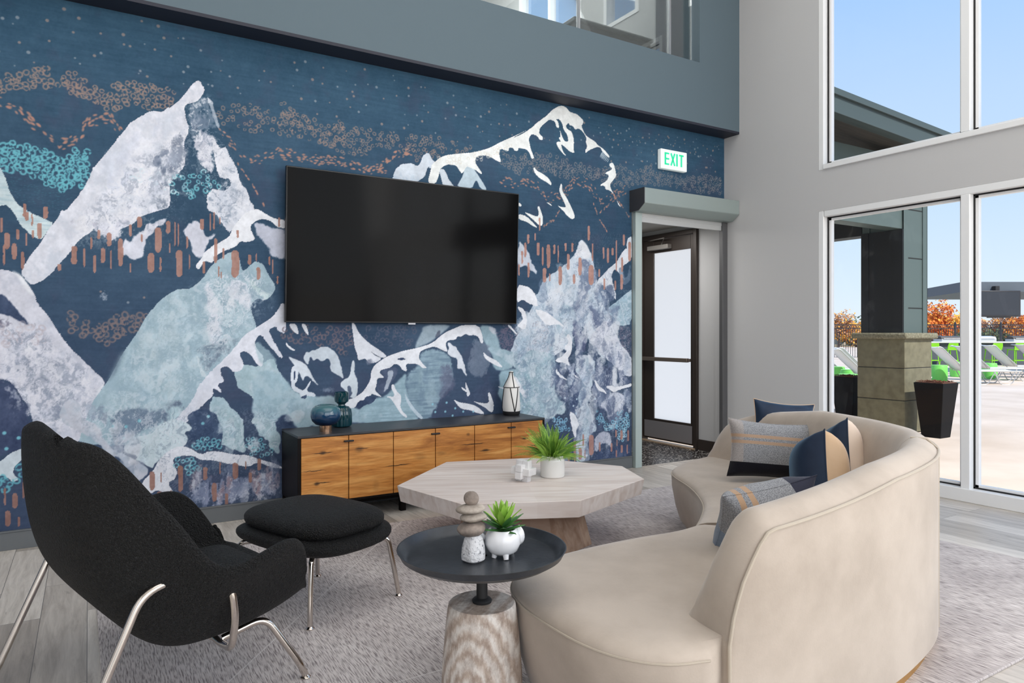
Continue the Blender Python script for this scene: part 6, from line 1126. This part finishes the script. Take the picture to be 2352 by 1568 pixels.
for s in (-1, 1):
    obj('leg_frame', MB().tube(fillet([(-.45, s * .44, .013), (-.43, s * .44, .05), (-.236, s * .44, .49), (-.10, s * .435, .515), (.0, s * .44, .50), (.022, s * .475, .44), (.034, s * .472, .35), (.052, s * .41, .22), (.075, s * .28, .19), (.08, s * .2, .19)], .055, 7), r_t, 14), M_CHR, ch, smooth=True, local=True)
    obj('leg_frame', MB().tube(fillet([(.35, s * .36, .012), (.33, s * .355, .06), (.225, s * .30, .245), (.085, s * .26, .200)], .05, 7), r_t, 14), M_CHR, ch, smooth=True, local=True)
    obj('glide', MB().lathe([(0, 0), (.019, 0), (.019, .004), (.009, .014), (.006, .03), (0, .03)], (.352, s * .36, 0), 20), M_CHR, ch, smooth=True, local=True)
obj('cross_bar', MB().tube([(.078, -.2, .19), (.078, .2, .19)], r_t, 12), M_CHR, ch, smooth=True, local=True)
# ottoman
ot = thing('ottoman', 'black textured ottoman with chrome legs in front of the lounge chair', 'ottoman', (.915, -1.745, .011), math.radians(22))
def pad(cx0, cz0, hx, hy, hz, rb=.0, n=28, e=3.3):
    def f(u, v):
        a = 2 * math.pi * u; b_ = math.pi * (v - .5); ca, sa = math.cos(a), math.sin(a); cb, sb = math.cos(b_), math.sin(b_); sg = lambda x, p: math.copysign(abs(x) ** p, x)
        p = 2 / e; return (cx0 + hx * sg(ca, p) * sg(cb, .6), hy * sg(sa, p) * sg(cb, .6), cz0 + hz * sg(sb, .85) + rb * (sg(ca, p) * cb) ** 2)
    return MB().grid(f, 48, 22, cu=True)
obj('base_cushion', pad(0, .325, .285, .35, .052, .02), M_BOU, ot, smooth=True, local=True)
obj('top_cushion', pad(.0, .40, .25, .325, .058, .0), M_BOU, ot, smooth=True, local=True)
e1, e2 = Vector((.947, .32, 0)), Vector((-.48, .87, 0))
R22 = Matrix.Rotation(-math.radians(22), 3, 'Z')
feet = [R22 @ (Vector(p) - Vector((.915, -1.745, 0))) for p in ((.81, -2.06, 0), (1.28, -1.90, 0), (1.02, -1.43, 0), (.55, -1.59, 0))]
for p in feet:
    t_ = Vector((p.x * .62, p.y * .72, .288)); k_ = Vector((p.x * .86, p.y * .88, .288))
    obj('leg', MB().tube(fillet([(p.x, p.y, .012), (p.x * .985, p.y * .985, .05), k_, t_], .04, 6), .0115, 14), M_CHR, ot, smooth=True, local=True)
    obj('glide', MB().lathe([(0, 0), (.018, 0), (.018, .004), (.008, .014), (.006, .03), (0, .03)], (p.x, p.y, 0), 20), M_CHR, ot, smooth=True, local=True)
# ---------------------------------------------------------------- outside: patio, pillar and canopy
def P_(px, d, z=0.0):
    """place on the ground seen along column px at distance d"""
    k = (px - 1176) / 1593 * d; return Vector((CAM.x + FX[0] * d + RX[0] * k, CAM.y + FX[1] * d + RX[1] * k, z))
M_PAV = mat('pale_concrete', (226, 208, 190), .9, col2=(208, 188, 168), scale=.9, detail=7, bump=.05, bscale=20)
RD, FD = Vector((RX[0], RX[1], 0)), Vector((FX[0], FX[1], 0))
struct('floor_patio', MB().box(5.85, 60, -32, 34, -.15, -.012), M_PAV)
struct('ground_field', MB().box(-120, 330, -90, 330, -.40, -.16), mat('straw_field', (205, 176, 128), .95, col2=(176, 142, 100), scale=.25, detail=8))
M_STN = mat('olive_stone', (120, 116, 94), .9, col2=(104, 100, 80), scale=9, bump=.15, bscale=40); M_CAP = mat('rough_cap_stone', (140, 136, 114), .95, col2=(104, 100, 82), scale=40, bump=1, bscale=55)
M_CLD = mat('green_grey_cladding', (82, 96, 94), .55, metal=.1); M_JNT = mat('dark_joint', (30, 32, 32), .8)
pi_ = thing('patio_pillar', 'square patio pillar with stone base and green grey clad shaft', 'pillar', (9.22, .22, 0))
px0, px1, py0, py1 = 8.903, 9.543, -.098, .542
b_ = MB()
for z0, z1 in ((0, .41), (.418, .825), (.833, 1.21)): b_.box(px0, px1, py0, py1, z0, z1)
obj('stone_base', b_, M_STN, pi_, bevel=.006); obj('mortar_core', MB().box(px0 + .006, px1 - .006, py0 + .006, py1 - .006, 0, 1.21), M_JNT, pi_)
obj('cap', MB().box(px0 - .06, px1 + .06, py0 - .06, py1 + .06, 1.205, 1.285), M_CAP, pi_, bevel=.025, seg=3)
a, c_, d_, e_ = px0 + .05, px1 - .04, py0 + .05, py1 - .05
obj('shaft', MB().box(a, c_, d_, e_, 1.285, 3.3), M_CLD, pi_)
tr = MB()
for x, y in ((a, d_), (c_, d_), (a, e_), (c_, e_)):
    sx = 1 if x == a else -1; sy = 1 if y == d_ else -1
    tr.box(x - sx * .012, x + sx * .10, y - sy * .012, y + sy * .0, 1.285, 3.3).box(x - sx * .012, x, y - sy * .012, y + sy * .10, 1.285, 3.3)
obj('corner_trim', tr, M_CLD, pi_, bevel=.002)
M_DKP = mat('charcoal_shade_panel', (34, 37, 40), .6); obj('shaded_side_panel', MB().box(a - .018, a - .0125, d_ - .012, e_ + .012, 1.285, 2.62).box(a - .026, a - .018, d_ - .012, d_ + .12, 1.285, 2.62).box(a - .026, a - .018, e_ - .09, e_ + .012, 1.285, 2.62), M_DKP, pi_)  # panel on the shaded face; that shade is put into its dark colour
jn = MB()
for z in (1.6, 2.25, 2.88): jn.box(a - .003, c_ + .003, d_ - .003, e_ + .003, z, z + .014)
obj('panel_joint', jn, M_JNT, pi_)
cp = thing('patio_canopy', 'dark canopy roof with a green grey fascia over the patio pillar', 'canopy', (7.8, 1.6, 2.6))
obj('beam', MB().box(5.86, a + .01, -.04, .16, 2.625, 3.55).box(a - .02, c_ + .02, -.045, e_, 3.28, 3.6), M_CLD, cp, bevel=.004)
obj('beam', MB().box(8.95, 9.2, .48, 6.0, 2.60, 3.3), mat('dark_cladding', (40, 42, 44), .6), cp)
rf = MB()
def slab(x0, x1, y0, y1, zt0, zt1, th): rf.rings([[(x0, y0, zt0 - th), (x0, y1, zt0 - th), (x0, y1, zt0), (x0, y0, zt0)], [(x1, y0, zt1 - th), (x1, y1, zt1 - th), (x1, y1, zt1), (x1, y0, zt1)]])
slab(5.86, 10.05, -.42, 6.0, 3.92, 3.68, .10); obj('roof', rf, mat('soffit_boards', (74, 70, 62), .7, col2=(56, 54, 50), scale=3, stretch=(1, 12, 1)), cp)
rf = MB(); slab(5.86, 10.1, -.50, -.42, 3.952, 3.708, .24); slab(5.86, 10.12, -.53, -.50, 3.962, 3.718, .07); slab(5.86, 10.1, -.42, -.30, 3.80, 3.556, .05); obj('fascia', rf, mat('fascia_dark', (62, 74, 74), .5), cp, bevel=.003)
# planters
M_PLN = mat('black_planter', (14, 14, 16), .7, spec=.2); M_MUL = mat('bark_mulch', (130, 82, 58), .95, col2=(80, 48, 34), scale=60, bump=1, bscale=60)
def planter(c, label):
    t = thing('tapered_planter', label, 'planter', (c[0], c[1], -.012), group='black planters by the pillar')
    q = lambda h: [(c[0] - h, c[1] - h), (c[0] + h, c[1] - h), (c[0] + h, c[1] + h), (c[0] - h, c[1] + h)]
    obj('tub', MB().prism(q(.18), 0 - .012, .665, q(.115)), M_PLN, t, bevel=.006)
    rnd = random.Random(4); mb = MB().prism(q(.165), .64, .672)
    for i in range(60):
        x, y, a = c[0] + rnd.uniform(-.15, .15), c[1] + rnd.uniform(-.15, .15), rnd.uniform(0, 3.14); mb.obox((x, y, .675 + rnd.uniform(0, .012)), (math.cos(a), math.sin(a), rnd.uniform(-.3, .3)), (-math.sin(a), math.cos(a), 0), (0, 0, 1), .025, .006, .003)
    obj('mulch', mb, M_MUL, t)
planter((9.02, -.42), 'black tapered planter with bark mulch in front of the pillar')
planter((9.22, .86), 'black tapered planter half hidden behind the left side of the pillar')
# ---------------------------------------------------------------- loungers
M_SLG = mat('white_sling', (226, 227, 228), .7); M_LF = mat('lounger_tube', (188, 188, 186), .35, metal=.5)
def lounger():
    t = thing('sun_lounger', '', 'sun lounger', (0, 0, 0), 0.0, 'white sun loungers on the patio')
    w_ = .31
    obj('seat', MB().grid(lambda u, v: (.72 + 1.28 * u, -w_ + 2 * w_ * v, .345 - .01 * math.sin(math.pi * v)), 12, 6), M_SLG, t, smooth=True, local=True, solid=.012)
    pr_ = [(0, .93), (.05, .95), (.12, .93), (.2, .85), (.45, .60), (.72, .35)]
    cv = crom([(x, 0, z) for x, z in pr_], 3)
    obj('backrest', MB().rings([[(p.x, -w_, p.z), (p.x, 0, p.z - .012), (p.x, w_, p.z)] for p in cv], False, False, closed=False), M_SLG, t, smooth=True, local=True, solid=.012)
    for s in (-1, 1):
        y = s * (w_ + .015)
        obj('side_rail', MB().tube([(.70, y, .335), (2.0, y, .335)], .016, 8).tube([p + Vector((0, y, -.005)) for p in cv], .014, 8), M_LF, t, smooth=True, local=True)
        obj('leg', MB().tube(fillet([(.78, y, .33), (.95, y, .0), (1.20, y, .0), (1.38, y, .33)], .08, 4), .012, 8), M_LF, t, smooth=True, local=True)
        obj('leg', MB().tube(fillet([(1.36, y, .33), (1.50, y, .0), (1.76, y, .0), (1.94, y, .33)], .08, 4), .012, 8), M_LF, t, smooth=True, local=True)
    for s in (-1, 1): obj('prop', MB().tube([(.48, s * .28, .58), (.66, s * .28, .34)], .01, 6), M_LF, t, local=True)
    return t
L0 = lounger(); rot = math.atan2(RX[1], RX[0]) - .10; first = True
for px, d, lb in ((2138, 17.9, 'first white lounger right of the pillar'), (2196, 19.1, 'white lounger just behind the window mullion'), (2262, 20.3, 'white lounger right of the window mullion, raised back in full view'),
                  (2336, 21.5, 'white lounger at the right picture edge'), (1906, 15.5, 'white lounger nearest the left jamb, half behind the pillar'), (1914, 17.0, 'white lounger behind, left of the pillar, back raised'), (1856, 18.6, 'white lounger cut off by the left window jamb'), (1790, 11.4, 'nearest white lounger, only its foot end shows at the left jamb')):
    o = L0 if first else copy_tree(L0); first = False; o.location = P_(px, d, -.012); o.rotation_euler = (0, 0, rot); o['label'] = lb
# drum tables
M_LIM = mat('lime_plastic', (120, 214, 92), .5)
D0 = thing('drum_table', '', 'side table', (0, 0, 0), 0, 'lime green drum tables between the loungers')
obj('shell', MB().lathe([(0, 0), (.17, 0), (.19, .02), (.20, .2), (.195, .40), (.18, .43), (0, .43)], (0, 0, 0), 28), M_LIM, D0, smooth=True, local=True)
obj('lid', MB().lathe([(0, .43), (.185, .43), (.185, .445), (0, .447)], (0, 0, 0), 28), mat('lime_lid', (150, 228, 120), .5), D0, smooth=True, local=True)
first = True
for px, d, lb in ((2157, 18.5, 'lime drum table right of the pillar'), (2199, 20.6, 'lime drum table beside the window mullion'), (2272, 19.7, 'lime drum table under the raised back of the lounger right of the mullion'), (1949, 14.4, 'lime drum table left of the pillar, nearer one'), (1951, 16.2, 'lime drum table left of the pillar, behind the nearer one'), (1922, 17.6, 'lime drum table at the left window jamb')):
    o = D0 if first else copy_tree(D0); first = False; o.location = P_(px, d, -.012); o['label'] = lb
# bar counter, grills, stools
bc_ = P_(2300, 28.6); R3 = math.atan2(RX[1], RX[0])
br_ = thing('bar_counter', 'long dark outdoor bar counter with a white top', 'counter', (bc_.x, bc_.y, -.012), R3)
obj('counter_front', MB().box(-3.1, 6, -.35, .35, 0, .90), mat('dark_slate_render', (78, 84, 92), .8), br_, local=True); obj('countertop', MB().box(-3.2, 6.1, -.5, .42, .90, .95), mat('white_counter', (222, 220, 216), .5), br_, local=True, bevel=.006)
M_STL = mat('grill_steel', (200, 200, 198), .35, metal=.4)
for i, (px, lb) in enumerate(((2178, 'steel grill lid on the counter left of the mullion'), (2256, 'steel grill lid on the counter right of the mullion'), (2342, 'steel grill lid on the counter at the right edge'))):
    q = P_(px, 28.6, .938); t = thing('grill', lb, 'grill', tuple(q), R3, 'grills on the bar counter')
    obj('firebox', MB().box(-.42, .42, -.25, .25, 0, .10), M_STL, t, local=True, bevel=.01); obj('lid', MB().rings([[(x, -.25, .10), (x, -.18, .2), (x, .1, .23), (x, .25, .10)] for x in (-.42, .42)]), mat('grill_lid_dark', (54, 50, 48), .4) if i != 1 else M_STL, t, local=True)
    obj('handle', MB().tube([(-.35, -.27, .13), (.35, -.27, .13)], .012, 8), M_STL, t, local=True)
M_GS = mat('lime_stool_plastic', (128, 204, 24), .45)
s0 = thing('bar_stool', '', 'stool', (0, 0, 0), 0, 'lime green stools at the bar')
obj('seat', MB().box(-.22, .22, -.2, .2, .62, .66), M_GS, s0, local=True, bevel=.015)
obj('backrest', MB().rings([[(-.22, -.17, .655), (.22, -.17, .655), (.22, -.20, .655), (-.22, -.20, .655)], [(-.23, -.20, .78), (.23, -.20, .78), (.23, -.23, .78), (-.23, -.23, .78)], [(-.20, -.23, .90), (.20, -.23, .90), (.20, -.255, .90), (-.20, -.255, .90)]]), M_GS, s0, local=True, bevel=.008)
for x in (-1, 1):
    for y in (-1, 1): obj('leg', MB().tube([(x * .18, y * .16, .63), (x * .24, y * .22, 0)], .02, 8, .015), M_GS, s0, local=True)
    obj('footrest', MB().box(x * .225 - .012, x * .225 + .012, -.2, .2, .2, .235), M_GS, s0, local=True)
obj('footrest', MB().box(-.22, .22, -.212, -.188, .2, .235), M_GS, s0, local=True)
first = True
for px, lb in ((2136, 'lime stool at the bar next to the pillar'), (2180, 'lime stool at the bar between pillar and mullion'), (2232, 'lime stool at the bar beside the mullion'), (2281, 'lime stool behind the raised lounger back'), (2332, 'lime stool at the bar by the right picture edge')):
    o = s0 if first else copy_tree(s0); first = False; q = P_(px, 27.6, -.012); o.location = q; o.rotation_euler = (0, 0, R3 + .12); o['label'] = lb
# outdoor roof with a hanging television
q = P_(2300, 22.0, 2.4)
pg = thing('pavilion_roof', 'flat dark pavilion roof over the poolside bar', 'roof', tuple(q), R3 + .0)
obj('roof_slab', MB().rings([[(-2.0, y, z) for y, z in ((-1.2, .12), (1.5, .02), (1.5, .30), (-1.2, .42))], [(5, y, z) for y, z in ((-1.2, .12), (1.5, .02), (1.5, .30), (-1.2, .42))]]), mat('pavilion_metal', (88, 96, 104), .5), pg, local=True)
obj('post', MB().box(.62, .86, -1.0, -.75, -2.41, .03).box(4.5, 4.75, -1.0, -.75, -2.41, .03), mat('pavilion_post', (40, 42, 48), .6), pg, local=True)
q = P_(2294, 20.6, 1.735)
ot_ = thing('outdoor_television', 'dark outdoor television hanging under the pavilion roof', 'television', tuple(q), R3 + .03)
obj('casing', MB().box(-.634, .634, -.05, .05, .03, .81), mat('outdoor_tv_case', (48, 46, 48), .4), ot_, local=True, bevel=.015); obj('screen', MB().box(-.59, .59, -.056, -.05, .08, .77), mat('outdoor_tv_screen', (52, 54, 60), .15), ot_, local=True)
obj('speaker_bar', MB().box(-.34, .34, -.04, .04, 0, .03), M_BLACKG, ot_, local=True); obj('bracket', MB().box(-.06, .06, .045, .23, .72, .95), M_BLACKG, ot_, local=True)
# fence
q = P_(2250, 37.0, -.16); fn_ = thing('iron_fence', 'black iron picket fence with ring frieze around the patio', 'fence', tuple(q), R3)
M_IRN = mat('black_iron', (26, 25, 26), .5); sp_ = 2.43; zt2 = 1.92
for i in range(-8, 5):
    x0 = -1.30 + i * sp_
    obj('post', MB().box(x0 - .045, x0 + .045, -.045, .045, 0, zt2 + .02).lathe([(0, 0), (.06, 0), (.06, .02), (.02, .07), (.035, .1), (0, .13)], (x0, 0, zt2 + .02), 12), M_IRN, fn_, local=True)
    pn = MB().box(x0, x0 + sp_, -.018, .018, zt2 - .05, zt2 - .01).box(x0, x0 + sp_, -.018, .018, zt2 - .24, zt2 - .20).box(x0, x0 + sp_, -.018, .018, .12, .16)
    for k in range(1, 20):
        x = x0 + k * sp_ / 20; pn.box(x - .010, x + .010, -.009, .009, .05, zt2 - .2)
        if k % 1 == 0: pn.tube([(x + .055 * math.cos(a), 0, zt2 - .125 + .07 * math.sin(a)) for a in np.linspace(0, 2 * math.pi, 9)[:-1]], .010, 4, closed=True)
    obj('fence_panel', pn, M_IRN, fn_, local=True)
# trees and houses far behind
def tree(c, r, h, cols, label, seed, n=1500, trunk=.12, z0=None):
    rnd = random.Random(seed); t = thing('autumn_tree', label, 'tree', (c.x, c.y, -.16), group='autumn trees beyond the fence')
    br = MB().tube([(c.x, c.y, -.16), (c.x + .1, c.y, h * .4), (c.x, c.y + .1, h * .75)], trunk, 7, trunk * .4)
    for k in range(9):
        a = rnd.uniform(0, 6.28); z = h * rnd.uniform(.3, .6); br.tube([(c.x, c.y, z), (c.x + math.cos(a) * r * .7, c.y + math.sin(a) * r * .7, z + h * .25)], trunk * .35, 5, .02)
    obj('trunk', br, mat('tree_bark', (92, 76, 66), .9), t)
    blobs = [(rnd.uniform(-.6, .6) * r, rnd.uniform(-.6, .6) * r, h * rnd.uniform(.4, .86), r * rnd.uniform(.28, .5)) for _ in range(14)]; mb = MB()
    for i in range(n):
        bx, by, bz, bR = rnd.choice(blobs); v = Vector((rnd.gauss(0, 1), rnd.gauss(0, 1), rnd.gauss(0, 1))).normalized() * bR * rnd.uniform(.55, 1.05); p = Vector((c.x + bx, c.y + by, bz)) + v
        s = rnd.uniform(.07, .16) * r / 2.5 + .03; a = Vector((rnd.gauss(0, 1), rnd.gauss(0, 1), rnd.gauss(0, 1))).normalized(); b_ = a.orthogonal().normalized(); mb.cur = rnd.randrange(len(cols)); mb.add([p + a * s, p + b_ * s * .7, p - a * s, p - b_ * s * .7], [(0, 1, 2, 3)])
    obj('foliage', mb, cols, t)
OR = [mat('leaf_orange', (226, 122, 48), .8), mat('leaf_rust', (190, 92, 44), .8), mat('leaf_amber', (240, 160, 60), .8)]; YE = [mat('leaf_gold', (236, 176, 50), .8), mat('leaf_yellow', (222, 190, 84), .8), OR[2]]
DU = [mat('leaf_dun', (176, 128, 92), .8), mat('leaf_brown', (150, 110, 84), .8), OR[2]]; GN = [mat('leaf_olive', (96, 104, 66), .8), mat('leaf_green', (72, 86, 56), .8)]
tree(P_(2140, 60), 2.1, 3.8, OR, 'bright orange tree right of the pillar', 1, 1900); tree(P_(2186, 67), 2.1, 3.0, YE, 'golden yellow tree left of the mullion', 2, 2400); tree(P_(2208, 74), 1.4, 3.0, DU, 'dun tree half behind the mullion', 3)
tree(P_(1926, 60), 1.6, 3.1, DU, 'brown thin tree left of the pillar', 4, 1100); tree(P_(1966, 72), 2.2, 2.3, YE, 'low yellow tree left of the pillar', 5, 1500); tree(P_(2285, 58), 1.7, 2.8, DU, 'orange brown tree under the outdoor television', 6, 1800); tree(P_(2349, 62), 1.5, 3.0, OR, 'orange tree at the right picture edge', 7)
tree(P_(2262, 50), 1.9, 1.2, GN, 'dark green bush behind the fence, right of the mullion', 8, 1800); tree(P_(2228, 84), 1.6, 3.2, DU, 'pale brown tree behind the mullion', 9, 900); tree(P_(2330, 90), 4, 2.9, DU, 'low brown tree line at the far right', 10, 1800, .1); tree(P_(1990, 80), 4, 2.3, GN, 'low olive trees behind the pillar', 12, 1500)
def house(px, d, w_, h, col, label):
    q = P_(px, d, -.16); t = thing('distant_house', label, 'house', tuple(q), R3, 'houses beyond the fence')
    obj('walls', MB().box(-w_ / 2, w_ / 2, -2, 2, 0, h), mat('house_' + label.split()[0], col, .8), t, local=True)
    obj('roof', MB().rings([[(x, -2.4, h - .05), (x, 0, h + 1.0), (x, 2.4, h - .05)] for x in (-w_ / 2 - .3, w_ / 2 + .3)]), mat('house_roof', (112, 104, 100), .8), t, local=True)
    for k in range(-1, 2): obj('window', MB().box(k * w_ / 3 - .35, k * w_ / 3 + .35, -2.03, -2, h * .4, h * .75), M_BLACKG, t, local=True)
house(2178, 95, 5.4, .9, (196, 214, 230), 'blue house behind the golden tree'); house(1968, 90, 5.5, 1.4, (170, 160, 144), 'beige house left of the pillar'); house(2236, 100, 2.5, .9, (220, 220, 218), 'white house by the mullion')
